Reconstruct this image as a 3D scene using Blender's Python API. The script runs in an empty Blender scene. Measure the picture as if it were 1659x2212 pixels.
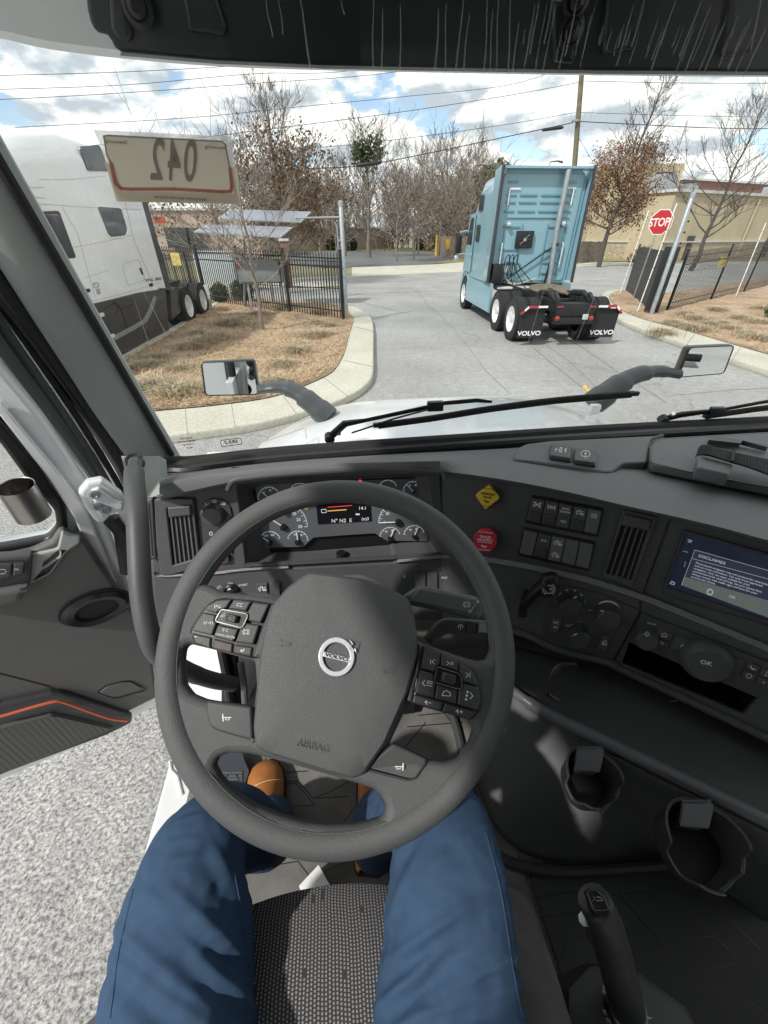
import bpy, bmesh, math, random
from mathutils import Vector, Matrix, noise
random.seed(7)
R=math.radians
sc=bpy.context.scene; COL=sc.collection
# ---------------- camera, light, exposure ----------------
# the photo was measured on a 1659 x 2212 view of itself: F is its focal length in those units
F=857.0; CX=829.5; CY=1106.0; EYE=Vector((0,0,2.35))
PITCH=R(35.0); YAW=R(7.0)
FW=Vector((math.sin(YAW)*math.cos(PITCH),math.cos(YAW)*math.cos(PITCH),-math.sin(PITCH)))
RT=Vector((math.cos(YAW),-math.sin(YAW),0)); UP=RT.cross(FW)
cam=bpy.data.cameras.new('camera'); co=bpy.data.objects.new('camera',cam); COL.objects.link(co)
co.location=EYE; co.rotation_euler=(R(90)-PITCH,0,-YAW)
cam.sensor_fit='HORIZONTAL'; cam.sensor_width=36; cam.lens=36*F/1659; cam.clip_start=.02; cam.clip_end=3000
sc.camera=co
sc.view_settings.view_transform='Standard'; sc.view_settings.look='None'; sc.view_settings.gamma=1
sc.view_settings.exposure=0.40
SUN_EL=46; SUN_AZ=54      # azimuth measured from straight behind the cab towards its left side
sd=Vector((-math.sin(R(SUN_AZ))*math.cos(R(SUN_EL)),-math.cos(R(SUN_AZ))*math.cos(R(SUN_EL)),math.sin(R(SUN_EL))))
sl=bpy.data.lights.new('sun','SUN'); sl.energy=2.8; sl.angle=R(2.0); sl.color=(1,.965,.9)
so=bpy.data.objects.new('sun',sl); COL.objects.link(so); so.rotation_euler=sd.to_track_quat('Z','Y').to_euler()
w=bpy.data.worlds.new('World'); sc.world=w; w.use_nodes=True
nt=w.node_tree; N=nt.nodes; L=nt.links; N.clear()
def nd(tree,t,**k):
    n=tree.nodes.new(t)
    for a,b in k.items(): setattr(n,a,b)
    return n
sky=nd(nt,'ShaderNodeTexSky',sky_type='NISHITA',sun_disc=False); sky.sun_elevation=R(SUN_EL); sky.sun_rotation=R(180+SUN_AZ)
sky.air_density=1.0; sky.dust_density=.6; sky.ozone_density=1.2
tc=nd(nt,'ShaderNodeTexCoord'); sx=nd(nt,'ShaderNodeSeparateXYZ'); L.new(tc.outputs['Generated'],sx.inputs[0])
def mth(tree,op,a,b=None,clamp=False):
    n=tree.nodes.new('ShaderNodeMath'); n.operation=op; n.use_clamp=clamp
    for i,v in enumerate((a,b)):
        if v is None: continue
        if isinstance(v,(int,float)): n.inputs[i].default_value=v
        else: tree.links.new(v,n.inputs[i])
    return n.outputs[0]
den=mth(nt,'ADD',mth(nt,'MAXIMUM',sx.outputs[2],0.0),.30)
cx_=nd(nt,'ShaderNodeCombineXYZ'); L.new(mth(nt,'DIVIDE',sx.outputs[0],den),cx_.inputs[0]); L.new(mth(nt,'DIVIDE',sx.outputs[1],den),cx_.inputs[1]); cx_.inputs[2].default_value=3.1
n1=nd(nt,'ShaderNodeTexNoise'); n1.inputs['Scale'].default_value=2.6; n1.inputs['Detail'].default_value=9; n1.inputs['Roughness'].default_value=.56; n1.inputs['Distortion'].default_value=.15
L.new(cx_.outputs[0],n1.inputs['Vector'])
def ramp(tree,f,stops):
    r=tree.nodes.new('ShaderNodeValToRGB'); e=r.color_ramp.elements
    e[0].position=stops[0][0]; e[0].color=(*stops[0][1],1); e[1].position=stops[-1][0]; e[1].color=(*stops[-1][1],1)
    for p,c in stops[1:-1]:
        x=e.new(p); x.color=(*c,1)
    tree.links.new(f,r.inputs[0]); return r.outputs[0]
mask=ramp(nt,n1.outputs[0],[(.39,(.14,.14,.14)),(.425,(1,1,1))])
n2=nd(nt,'ShaderNodeTexNoise'); n2.inputs['Scale'].default_value=4.0; n2.inputs['Detail'].default_value=8; n2.inputs['Roughness'].default_value=.6
mp=nd(nt,'ShaderNodeMapping'); mp.inputs['Location'].default_value=(3.3,1.7,0); L.new(cx_.outputs[0],mp.inputs[0]); L.new(mp.outputs[0],n2.inputs['Vector'])
mp2=nd(nt,'ShaderNodeMapping'); mp2.inputs['Scale'].default_value=(.955,.955,1); L.new(cx_.outputs[0],mp2.inputs[0])
n3=nd(nt,'ShaderNodeTexNoise'); 
for k_ in ('Scale','Detail','Roughness','Distortion'): n3.inputs[k_].default_value=n1.inputs[k_].default_value
L.new(mp2.outputs[0],n3.inputs['Vector'])
shd=mth(nt,'ADD',mth(nt,'MULTIPLY',mth(nt,'SUBTRACT',n1.outputs[0],n3.outputs[0]),4.6),mth(nt,'ADD',mth(nt,'MULTIPLY',mth(nt,'SUBTRACT',n2.outputs[0],.5),1.3),.52))
ccol=ramp(nt,shd,[(.15,(.50,.55,.60)),(.36,(.68,.72,.75)),(.54,(.88,.89,.885)),(.72,(1.06,1.04,.99))])
bg1=nd(nt,'ShaderNodeBackground'); bg1.inputs[1].default_value=.14; L.new(sky.outputs[0],bg1.inputs[0])
bg2=nd(nt,'ShaderNodeBackground'); bg2.inputs[1].default_value=.95; L.new(ccol,bg2.inputs[0])
ms=nd(nt,'ShaderNodeMixShader'); L.new(mask,ms.inputs[0]); L.new(bg1.outputs[0],ms.inputs[1]); L.new(bg2.outputs[0],ms.inputs[2])
wo=nd(nt,'ShaderNodeOutputWorld'); L.new(ms.outputs[0],wo.inputs[0])

# ---------------- measuring helpers ----------------
def ray(x,y): return FW+RT*((x-CX)/F)+UP*((CY-y)/F)
def G(x,y,z=0.0):
    d=ray(x,y); return EYE+d*((z-EYE.z)/d.z)
def D(x,y,d): return EYE+ray(x,y)*d
def YY(x,y,v):
    d=ray(x,y); return EYE+d*(v/d.y)
def topz(p,py):
    "height above ground at plan position p that the photo shows at row py"
    lo,hi=-5.,80.
    for _ in range(50):
        m=(lo+hi)/2; q=Vector((p[0],p[1],m))-EYE
        if q.dot(FW)<=.05 or CY-F*q.dot(UP)/q.dot(FW)<py: hi=m
        else: lo=m
    return lo
class Pl:
    def __init__(s,o,n,up=Vector((0,0,1))):
        s.o=Vector(o); s.n=Vector(n).normalized()
        s.ex=Vector(up).cross(s.n).normalized(); s.ey=s.n.cross(s.ex)
    def at(s,x,y,lift=0):
        d=ray(x,y); o=s.o+s.n*lift
        return EYE+d*((o-EYE).dot(s.n)/d.dot(s.n))
    def uv(s,x,y,lift=0):
        p=s.at(x,y,lift)-s.o; return (p.dot(s.ex),p.dot(s.ey))
    def pt(s,u,v,lift=0): return s.o+s.ex*u+s.ey*v+s.n*lift
    def mat(s,lift=0):
        m=Matrix((s.ex,s.ey,s.n)).transposed().to_4x4(); m.translation=s.o+s.n*lift; return m

# ---------------- materials ----------------
def mat(name,col,rough=.5,metal=0.,bump=None,var=None,spec=.5,coat=0,sheen=0,emit=None,coords='Object',trans=0):
    m=bpy.data.materials.new(name); m.use_nodes=True; t=m.node_tree; b=t.nodes['Principled BSDF']
    b.inputs['Base Color'].default_value=(*col,1); b.inputs['Roughness'].default_value=rough; b.inputs['Metallic'].default_value=metal
    b.inputs['Specular IOR Level'].default_value=spec; b.inputs['Coat Weight'].default_value=coat; b.inputs['Coat Roughness'].default_value=.05
    b.inputs['Sheen Weight'].default_value=sheen
    if emit: b.inputs['Emission Color'].default_value=(*emit[0],1); b.inputs['Emission Strength'].default_value=emit[1]
    if trans: b.inputs['Transmission Weight'].default_value=trans
    t_=t.nodes.new('ShaderNodeTexCoord')
    if var:                         # (scale, amount, detail)
        n=t.nodes.new('ShaderNodeTexNoise'); n.inputs['Scale'].default_value=var[0]; n.inputs['Detail'].default_value=var[2] if len(var)>2 else 6; n.inputs['Roughness'].default_value=.6
        t.links.new(t_.outputs[coords],n.inputs['Vector'])
        lo=[max(0,c*(1-var[1])) for c in col]; hi=[min(1,c*(1+var[1])) for c in col]
        t.links.new(ramp(t,n.outputs[0],[(.3,lo),(.7,hi)]),b.inputs['Base Color'])
        rr=t.nodes.new('ShaderNodeMapRange'); rr.inputs[3].default_value=max(0,rough-.1); rr.inputs[4].default_value=min(1,rough+.12); t.links.new(n.outputs[0],rr.inputs[0]); t.links.new(rr.outputs[0],b.inputs['Roughness'])
    if bump:                        # (scale, strength, distance)
        n=t.nodes.new('ShaderNodeTexNoise'); n.inputs['Scale'].default_value=bump[0]; n.inputs['Detail'].default_value=3
        t.links.new(t_.outputs[coords],n.inputs['Vector'])
        u=t.nodes.new('ShaderNodeBump'); u.inputs['Strength'].default_value=bump[1]; u.inputs['Distance'].default_value=bump[2] if len(bump)>2 else .001
        t.links.new(n.outputs[0],u.inputs['Height']); t.links.new(u.outputs[0],b.inputs['Normal'])
    return m
PL =mat('charcoal_plastic',(.076,.078,.083),.46,bump=(900,.5,.0006),var=(6,.12),spec=.45)
PLS=mat('soft_dash_plastic',(.118,.123,.126),.52,bump=(700,.6,.0008),var=(5,.12),spec=.5)
PLD=mat('dark_plastic',(.054,.055,.059),.48,bump=(800,.4,.0005),var=(7,.15))
BLK=mat('black_plastic',(.012,.012,.014),.35,bump=(600,.2,.0005),spec=.5)
RUB=mat('black_rubber',(.014,.014,.015),.7,bump=(400,.5,.001),var=(20,.3))
SWP=mat('steering_wheel_plastic',(.094,.096,.099),.45,bump=(900,1.0,.001),spec=.45)
PIL=mat('pillar_trim',(.36,.385,.37),.7,bump=(900,.6,.0008),var=(3,.1))
DOORP=mat('door_trim_plastic',(.108,.107,.106),.55,bump=(800,.5,.0008),var=(4,.1))
WPT=mat('white_paint',(.80,.82,.83),.25,coat=.5,var=(2,.03),spec=.5)
WHT=mat('white_print',(.8,.8,.8),.6)
SIL=mat('silver_metal',(.62,.63,.64),.22,1.0,bump=(300,.1,.0005))
CHR=mat('chrome',(.8,.8,.82),.08,1.0)
STL=mat('brushed_steel',(.42,.40,.38),.3,1.0,bump=(200,.2,.0005),var=(8,.2))
NAVY=mat('navy_cotton',(.042,.082,.152),.8,bump=(1300,.9,.001),var=(60,.10,8),spec=.25)
SHOE=mat('tan_leather',(.42,.16,.045),.5,bump=(300,.3,.0006),var=(25,.2))
SOLE=mat('shoe_sole',(.03,.02,.015),.8)
GLS=bpy.data.materials.new('clear_glass'); GLS.use_nodes=True
def glassmat(m,tint=(.975,.99,.985),refl=.05):
    t=m.node_tree; t.nodes.clear(); o=t.nodes.new('ShaderNodeOutputMaterial'); a=t.nodes.new('ShaderNodeBsdfTransparent'); a.inputs[0].default_value=(*tint,1)
    g=t.nodes.new('ShaderNodeBsdfGlossy'); g.inputs[1].default_value=.03; fr=t.nodes.new('ShaderNodeFresnel'); fr.inputs[0].default_value=1.25
    x=t.nodes.new('ShaderNodeMixShader'); ge=t.nodes.new('ShaderNodeNewGeometry'); k=mth(t,'MULTIPLY',fr.outputs[0],mth(t,'SUBTRACT',1.0,ge.outputs['Backfacing'])); t.links.new(k,x.inputs[0]); t.links.new(a.outputs[0],x.inputs[1]); t.links.new(g.outputs[0],x.inputs[2]); t.links.new(x.outputs[0],o.inputs[0])
glassmat(GLS)
DGL=mat('dark_window_glass',(.03,.04,.045),.05,spec=.9,var=(3,.6))
def mixmat(name,col,alpha,rough=.9,nscale=None):
    m=bpy.data.materials.new(name); m.use_nodes=True; t=m.node_tree; t.nodes.clear(); o=t.nodes.new('ShaderNodeOutputMaterial')
    a=t.nodes.new('ShaderNodeBsdfTransparent'); d=t.nodes.new('ShaderNodeBsdfDiffuse'); d.inputs[0].default_value=(*col,1)
    tr=t.nodes.new('ShaderNodeBsdfTranslucent'); tr.inputs[0].default_value=(*col,1); s=t.nodes.new('ShaderNodeMixShader'); s.inputs[0].default_value=.6
    t.links.new(d.outputs[0],s.inputs[1]); t.links.new(tr.outputs[0],s.inputs[2])
    x=t.nodes.new('ShaderNodeMixShader'); x.inputs[0].default_value=alpha
    if nscale:
        n=t.nodes.new('ShaderNodeTexNoise'); n.inputs['Scale'].default_value=nscale; c=t.nodes.new('ShaderNodeTexCoord'); t.links.new(c.outputs['Object'],n.inputs[0])
        mr=t.nodes.new('ShaderNodeMapRange'); mr.inputs[1].default_value=.35; mr.inputs[2].default_value=.65; mr.inputs[3].default_value=0; mr.inputs[4].default_value=alpha
        t.links.new(n.outputs[0],mr.inputs[0]); t.links.new(mr.outputs[0],x.inputs[0])
    t.links.new(a.outputs[0],x.inputs[1]); t.links.new(s.outputs[0],x.inputs[2]); t.links.new(x.outputs[0],o.inputs[0]); return m

# ---------------- mesh helpers ----------------
def wm(o):
    if o is None: return Matrix()
    if o.parent: return wm(o.parent)@o.matrix_parent_inverse@o.matrix_basis
    return o.matrix_basis.copy()
def tag(o,label=None,cat=None,group=None,kind=None):
    for k,v in (('label',label),('category',cat),('group',group),('kind',kind)):
        if v: o[k]=v
    return o
def empty(name,loc,label,cat,group=None):
    o=bpy.data.objects.new(name,None); COL.objects.link(o); o.location=loc; o.empty_display_size=.1
    return tag(o,label,cat,group)
class Part:
    def __init__(s,name): s.n=name; s.v=[]; s.f=[]; s.mi=[]; s.sm=[]; s.ms=[]
    def slot(s,m):
        if m not in s.ms: s.ms.append(m)
        return s.ms.index(m)
    def add(s,vs,fs,m,smooth=False):
        b=len(s.v); s.v+= [tuple(v) for v in vs]; k=s.slot(m)
        for f in fs: s.f.append([b+i for i in f]); s.mi.append(k); s.sm.append(smooth)
        return s
    def addmesh(s,me,M,m,smooth=False):
        return s.add([M@v.co for v in me.vertices],[list(p.vertices) for p in me.polygons],m,smooth)
    def build(s,parent=None,label=None,origin=None,ang=35):
        me=bpy.data.meshes.new(s.n)
        off=Vector(origin) if origin else Vector()
        me.from_pydata([(v[0]-off.x,v[1]-off.y,v[2]-off.z) for v in s.v],[],s.f)
        for m in s.ms: me.materials.append(m)
        me.polygons.foreach_set('material_index',s.mi); me.polygons.foreach_set('use_smooth',s.sm)
        me.validate(); me.update()
        if any(s.sm): me.set_sharp_from_angle(angle=R(ang))
        o=bpy.data.objects.new(s.n,me); COL.objects.link(o); o.location=off
        if parent:
            o.parent=parent; o.matrix_parent_inverse=wm(parent).inverted()
        if label: o['label']=label
        return o
def rnd(loop,r,n=5):
    "round the corners of a 2D loop"
    out=[]; k=len(loop)
    for i in range(k):
        a,b,c=Vector(loop[i-1]),Vector(loop[i]),Vector(loop[(i+1)%k])
        rr=r[i] if isinstance(r,(list,tuple)) else r
        la,lc=(a-b).length,(c-b).length
        if la<1e-6 or lc<1e-6: continue
        q=min(rr,la*.48,lc*.48); p0=b+(a-b)*q/la; p1=b+(c-b)*q/lc
        for j in range(n+1):
            t=j/n; out.append(tuple(p0*(1-t)**2+b*2*t*(1-t)+p1*t*t))
    return out
def circ(x,y,r,n=24,ry=None): ry=ry or r; return [(x+r*math.cos(2*math.pi*i/n),y+ry*math.sin(2*math.pi*i/n)) for i in range(n)]
def curvemesh(loops,th,bev):
    cu=bpy.data.curves.new('c','CURVE'); cu.dimensions='2D'; cu.fill_mode='BOTH'; cu.extrude=max(0,th/2-bev); cu.bevel_depth=bev; cu.bevel_resolution=2; cu.offset=-bev
    for lp in loops:
        s=cu.splines.new('POLY'); s.points.add(len(lp)-1); s.use_cyclic_u=True
        for i,p in enumerate(lp): s.points[i].co=(p[0],p[1],0,1)
    o=bpy.data.objects.new('c',cu); me=bpy.data.meshes.new_from_object(o); bpy.data.objects.remove(o); bpy.data.curves.remove(cu); return me
def plate(B,pl,loops,th,m,lift=0,bev=0,px=True,smooth=True):
    "slab whose front face lies lift above the plane; loops are outlines (first) and holes, in photo units or plane metres"
    if not isinstance(loops[0][0],(list,tuple)): loops=[loops]
    L2=[[pl.uv(x,y,lift) for x,y in lp] if px else lp for lp in loops]
    me=curvemesh(L2,th,bev); B.addmesh(me,pl.mat(lift-th/2),m,smooth and bev>0); bpy.data.meshes.remove(me); return B
def text(B,pl,x,y,s,h,m,rot=0,lift=.001,mirror=False,align='CENTER',th=.0004,wide=1.0,vert=False,bold=0):
    cu=bpy.data.curves.new('t','FONT'); cu.body=s; cu.align_x=align; cu.align_y='CENTER'; cu.extrude=th; cu.size=1; cu.offset=bold
    o=bpy.data.objects.new('t',cu); me=bpy.data.meshes.new_from_object(o); bpy.data.objects.remove(o); bpy.data.curves.remove(cu)
    c=pl.at(x,y,lift); a=R(rot)
    ex=(pl.at(x+4*math.cos(a),y+4*math.sin(a),lift)-c); ey=pl.n.cross(ex).normalized()
    if vert: ey=(pl.at(x+4*math.sin(a),y-4*math.cos(a),lift)-c)
    sc_=ex.length/4*h*1.38; sy=(ey.length/4*h*1.38) if vert else sc_
    ex.normalize(); ey.normalize()
    if mirror: ex=-ex
    M=Matrix((ex*sc_*wide,ey*sy,pl.n)).transposed().to_4x4(); M.translation=c
    B.addmesh(me,M,m); bpy.data.meshes.remove(me); return B
def stroke(B,pl,pts,wd,m,lift=.001,th=.0004,closed=False):
    "flat line of given width (photo units) on a plane"
    P=[Vector(p) for p in pts]
    if closed: P.append(P[0])
    for a,b in zip(P,P[1:]):
        d=(b-a)
        if d.length<1e-6: continue
        d.normalize(); n=Vector((-d.y,d.x))*wd/2; e=d*wd*.25
        q=[a-e+n,b+e+n,b+e-n,a-e-n]
        top=[pl.at(*p,lift) for p in q]; bot=[t-pl.n*th for t in top]
        B.add(top+bot,[(0,1,2,3),(7,6,5,4),(0,4,5,1),(1,5,6,2),(2,6,7,3),(3,7,4,0)],m)
    return B
def arc(x,y,r,a0,a1,n=14,ry=None):
    ry=ry or r
    return [(x+r*math.cos(R(a0+(a1-a0)*i/n)),y+ry*math.sin(R(a0+(a1-a0)*i/n))) for i in range(n+1)]
def cat(P,n=6):
    "catmull-rom through points"
    P=[Vector(p) for p in P]; Q=[P[0]*2-P[1]]+P+[P[-1]*2-P[-2]]; out=[]
    for i in range(1,len(Q)-2):
        a,b,c,d=Q[i-1:i+3]
        for j in range(n):
            t=j/n; out.append(.5*((2*b)+(c-a)*t+(2*a-5*b+4*c-d)*t*t+(3*b-a-3*c+d)*t**3))
    out.append(P[-1]); return out
def tube(B,P,r,m,seg=12,caps=True,smooth=True,flat=1.0,upv=None):
    P=[Vector(p) for p in P]; k=len(P)
    rs=r if isinstance(r,(list,tuple)) else [r]*k
    if len(rs)!=k: rs=[rs[0]+(rs[-1]-rs[0])*i/(k-1) for i in range(k)] if len(rs)==2 else [rs[min(len(rs)-1,int(round(i*(len(rs)-1)/(k-1))))] for i in range(k)]
    t0=(P[1]-P[0]).normalized(); u=Vector(upv) if upv else (Vector((0,0,1)) if abs(t0.z)<.9 else Vector((1,0,0)))
    a=(u-t0*u.dot(t0)).normalized(); vs=[]; fs=[]
    for i in range(k):
        t=(P[min(i+1,k-1)]-P[max(i-1,0)])
        if t.length<1e-9: t=t0
        t.normalize(); a=(a-t*a.dot(t)); a=a.normalized() if a.length>1e-6 else t.orthogonal().normalized(); b=t.cross(a)
        for j in range(seg):
            th=2*math.pi*j/seg; vs.append(P[i]+a*math.cos(th)*rs[i]*flat+b*math.sin(th)*rs[i])
    for i in range(k-1):
        for j in range(seg):
            fs.append((i*seg+j,i*seg+(j+1)%seg,(i+1)*seg+(j+1)%seg,(i+1)*seg+j))
    if caps: fs.append(tuple(range(seg))[::-1]); fs.append(tuple((k-1)*seg+j for j in range(seg)))
    B.add(vs,fs,m,smooth); return B
def lathe(B,o,ax,prof,m,seg=24,smooth=True,sx=1,sy=1,ref=None,cap=True):
    "prof: (radius, height along ax) list"
    ax=Vector(ax).normalized(); a=Vector(ref).normalized() if ref else ax.orthogonal().normalized(); a=(a-ax*a.dot(ax)).normalized(); b=ax.cross(a); vs=[];fs=[]
    for r,h in prof:
        for j in range(seg):
            t=2*math.pi*j/seg; vs.append(Vector(o)+ax*h+a*r*math.cos(t)*sx+b*r*math.sin(t)*sy)
    for i in range(len(prof)-1):
        for j in range(seg): fs.append((i*seg+j,i*seg+(j+1)%seg,(i+1)*seg+(j+1)%seg,(i+1)*seg+j))
    if cap: fs.append(tuple(range(seg))[::-1]); fs.append(tuple((len(prof)-1)*seg+j for j in range(seg)))
    B.add(vs,fs,m,smooth); return B
def box(B,c,s,m,rot=None,bev=0,ax=None):
    bm=bmesh.new(); bmesh.ops.create_cube(bm,size=1)
    for v in bm.verts: v.co=Vector((v.co.x*s[0],v.co.y*s[1],v.co.z*s[2]))
    if bev: bmesh.ops.bevel(bm,geom=bm.edges[:],offset=bev,segments=2,affect='EDGES',profile=.6)
    me=bpy.data.meshes.new('b'); bm.to_mesh(me); bm.free()
    Mx=Matrix.Translation(Vector(c))
    if rot is not None: Mx=Mx@(rot if isinstance(rot,Matrix) else Matrix.Rotation(rot[2],4,'Z')@Matrix.Rotation(rot[1],4,'Y')@Matrix.Rotation(rot[0],4,'X'))
    B.addmesh(me,Mx,m,bev>0); bpy.data.meshes.remove(me); return B
def loft(B,rows,m,closed=False,smooth=True,caps=False):
    k=len(rows[0]); vs=[v for r_ in rows for v in r_]; fs=[]
    for i in range(len(rows)-1):
        for j in range(k if closed else k-1):
            fs.append((i*k+j,i*k+(j+1)%k,(i+1)*k+(j+1)%k,(i+1)*k+j))
    if caps: fs.append(tuple(range(k))[::-1]); fs.append(tuple((len(rows)-1)*k+j for j in range(k)))
    B.add(vs,fs,m,smooth); return B
def prism(B,quad,th,m,dirv=None,smooth=False):
    "closed slab: polygon of 3D points given a real thickness away from the viewer"
    q=[Vector(p) for p in quad]; n=(q[1]-q[0]).cross(q[2]-q[0]).normalized() if dirv is None else Vector(dirv).normalized()
    if dirv is None and n.dot(q[0]-EYE)<0: n=-n
    k=len(q); bot=[p+n*th for p in q]
    fs=[tuple(range(k)),tuple(range(2*k-1,k-1,-1))]+[(i,i+k,(i+1)%k+k,(i+1)%k) for i in range(k)]
    B.add(q+bot,fs,m,smooth); return B
def dome(B,pl,loop,prof,m,px=True,c=None):
    "raised pad: outline scaled about its centre and lifted along profile"
    L2=[Vector(pl.uv(x,y)) for x,y in loop] if px else [Vector(p) for p in loop]
    cc=Vector((sum(p.x for p in L2)/len(L2),sum(p.y for p in L2)/len(L2))); rows=[]
    for s,h in prof:
        rows.append([pl.pt(*(cc+(p-cc)*s),h) for p in L2])
    loft(B,rows,m,closed=True); k=len(L2); b=len(B.v)-k
    B.v.append(tuple(pl.pt(cc.x,cc.y,prof[-1][1]+.0005)))
    for j in range(k): B.f.append([b+j,b+(j+1)%k,b+k]); B.mi.append(B.slot(m)); B.sm.append(True)
    return B
def joined(P): return P
def copytree(o,parent=None,dl=None,rz=None,scale=None):
    c=o.copy(); COL.objects.link(c)
    if parent: c.parent=parent
    for ch in o.children: copytree(ch,c)
    if dl is not None: c.location=dl
    if rz is not None: c.rotation_euler=(0,0,rz)
    if scale is not None: c.scale=(scale,)*3
    return c
# ======================= OUTDOORS: ground, roads, kerbs =======================
def groundmat(name,c1,c2,scale,detail=4,patch=.15,pscale=.35,bump=.4,rough=.9,fine=0,crack=False,thr=(.35,.65)):
    m=bpy.data.materials.new(name); m.use_nodes=True; t=m.node_tree; b=t.nodes['Principled BSDF']; b.inputs['Roughness'].default_value=rough
    c=t.nodes.new('ShaderNodeTexCoord')
    a=t.nodes.new('ShaderNodeTexNoise'); a.inputs['Scale'].default_value=scale; a.inputs['Detail'].default_value=detail; a.inputs['Roughness'].default_value=.85 if detail>9 else .7; t.links.new(c.outputs['Object'],a.inputs[0])
    p=t.nodes.new('ShaderNodeTexNoise'); p.inputs['Scale'].default_value=pscale; p.inputs['Detail'].default_value=6; t.links.new(c.outputs['Object'],p.inputs[0])
    col=ramp(t,a.outputs[0],[(thr[0],c1),(thr[1],c2)])
    mp_=t.nodes.new('ShaderNodeMapRange'); mp_.inputs[1].default_value=.3; mp_.inputs[2].default_value=.7; mp_.inputs[3].default_value=1-patch; mp_.inputs[4].default_value=1+patch; t.links.new(p.outputs[0],mp_.inputs[0])
    x=t.nodes.new('ShaderNodeVectorMath'); x.operation='SCALE'; t.links.new(col,x.inputs[0]); t.links.new(mp_.outputs[0],x.inputs[3])
    out=x.outputs[0]
    if crack:
        v=t.nodes.new('ShaderNodeTexVoronoi'); v.feature='DISTANCE_TO_EDGE'; v.inputs['Scale'].default_value=.16
        dn=t.nodes.new('ShaderNodeTexNoise'); dn.inputs['Scale'].default_value=1.2; dn.inputs['Detail'].default_value=5; t.links.new(c.outputs['Object'],dn.inputs[0])
        ad=t.nodes.new('ShaderNodeVectorMath'); ad.operation='ADD'; sc2=t.nodes.new('ShaderNodeVectorMath'); sc2.operation='SCALE'; sc2.inputs[3].default_value=1.6
        t.links.new(dn.outputs[1],sc2.inputs[0]); t.links.new(c.outputs['Object'],ad.inputs[0]); t.links.new(sc2.outputs[0],ad.inputs[1]); t.links.new(ad.outputs[0],v.inputs['Vector'])
        cr=ramp(t,v.outputs['Distance'],[(.0015,(.68,.68,.68)),(.005,(1,1,1))])
        mx=t.nodes.new('ShaderNodeVectorMath'); mx.operation='MULTIPLY'; t.links.new(out,mx.inputs[0]); t.links.new(cr,mx.inputs[1]); out=mx.outputs[0]
    if crack:
        q=t.nodes.new('ShaderNodeTexNoise'); q.inputs['Scale'].default_value=7; q.inputs['Detail'].default_value=7; q.inputs['Roughness'].default_value=.8; t.links.new(c.outputs['Object'],q.inputs[0])
        mq=t.nodes.new('ShaderNodeVectorMath'); mq.operation='MULTIPLY'; t.links.new(out,mq.inputs[0]); t.links.new(ramp(t,q.outputs[0],[(.36,(.80,.80,.81)),(.64,(1.14,1.14,1.13))]),mq.inputs[1]); out=mq.outputs[0]
    t.links.new(out,b.inputs['Base Color'])
    u=t.nodes.new('ShaderNodeBump'); u.inputs['Strength'].default_value=bump; u.inputs['Distance'].default_value=.01; t.links.new(a.outputs[0],u.inputs['Height']); t.links.new(u.outputs[0],b.inputs['Normal'])
    return m
ASP=groundmat('worn_asphalt',(.10,.098,.102),(.54,.535,.515),55,12,.16,.45,.5,crack=True,thr=(.43,.575))
ASD=groundmat('dark_asphalt',(.07,.075,.08),(.20,.20,.205),30,4,.2,.3)
CON=groundmat('kerb_concrete',(.40,.385,.32),(.56,.54,.46),22,6,.12,.9,.3)
MUL=groundmat('pine_straw_mulch',(.13,.075,.045),(.62,.46,.32),40,10,.30,1.1,1.0,thr=(.38,.62))
GRS=groundmat('dry_grass',(.13,.12,.05),(.30,.27,.13),18,5,.3,.2,.6)
EARTH=groundmat('far_ground',(.14,.12,.07),(.26,.24,.15),3,5,.3,.05)
def sheet(name,pts,z,m,px=True,label=None,th=.004):
    P=[G(x,y,z) if px else Vector((x,y,z)) for x,y in pts]
    me=curvemesh([[(p.x,p.y) for p in P]],0,0)
    B=Part(name); B.addmesh(me,Matrix.Translation((0,0,z)),m); o=B.build(); o['kind']='structure'; return o
sheet('ground',[(-1500,-900),(1500,-900),(1500,1800),(-1500,1800)],-.02,EARTH,False)
sheet('parking_lot',[(-60,-30),(60,-30),(60,46),(40,44),(6,33.5),(-4,30.5),(-60,26)],0,ASP,False)
sheet('apron',[(760,597),(1375,571),(1375,566),(1000,566),(940,571),(760,577)],.006,CON)
sheet('car_park',[(700,578),(930,571),(1005,562),(960,546),(740,542),(640,545),(600,560)],.004,ASD)
sheet('grass_verge',[(935,569),(1000,566),(1235,568),(1450,560),(1450,556),(1000,555)],.03,GRS)
sheet('lawn',[(250,640),(300,575),(560,575),(600,600),(470,650),(330,690)],.03,GRS)
sheet('footpath',[(300,640),(560,606),(745,606),(745,618),(560,622),(300,662)],.034,CON)
# kerbs: concrete bands 13 cm high with a sloping front
KT=Pl((0,0,.13),(0,0,1),Vector((0,1,0)))
Lout=[(752,660),(770,664),(793,678),(806,698),(807,764),(805,808),(786,834),(753,854),(708,873),(653,889),(553,913),(450,928),(362,940),(240,958)]
Lin=[(230,906),(333,888),(440,878),(553,864),(610,851),(656,834),(706,811),(726,794),(743,764),(752,731),(762,697),(763,686),(752,672)]
def pathpx(P): return [tuple(p) for p in cat([Vector((a,b)) for a,b in P],4)]
Rout=[(1313,628),(1303,633),(1304,645),(1323,676),(1350,695),(1406,716),(1489,744),(1575,771),(1659,798),(1760,832)]
Rin=[(1760,792),(1659,765),(1565,738),(1473,711),(1406,694),(1362,679),(1335,664),(1319,648),(1318,637),(1330,630),(1346,624)]
KC=Part('kerb_left'); plate(KC,KT,[pathpx(Lout)+pathpx(Lin)],.14,CON,0,.03)
tag(KC.build(),None,None,None,'structure').name='kerb'
KC=Part('kerb'); plate(KC,KT,[pathpx(Rout)+pathpx(Rin)],.14,CON,0,.03); KC.build()['kind']='structure'
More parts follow.
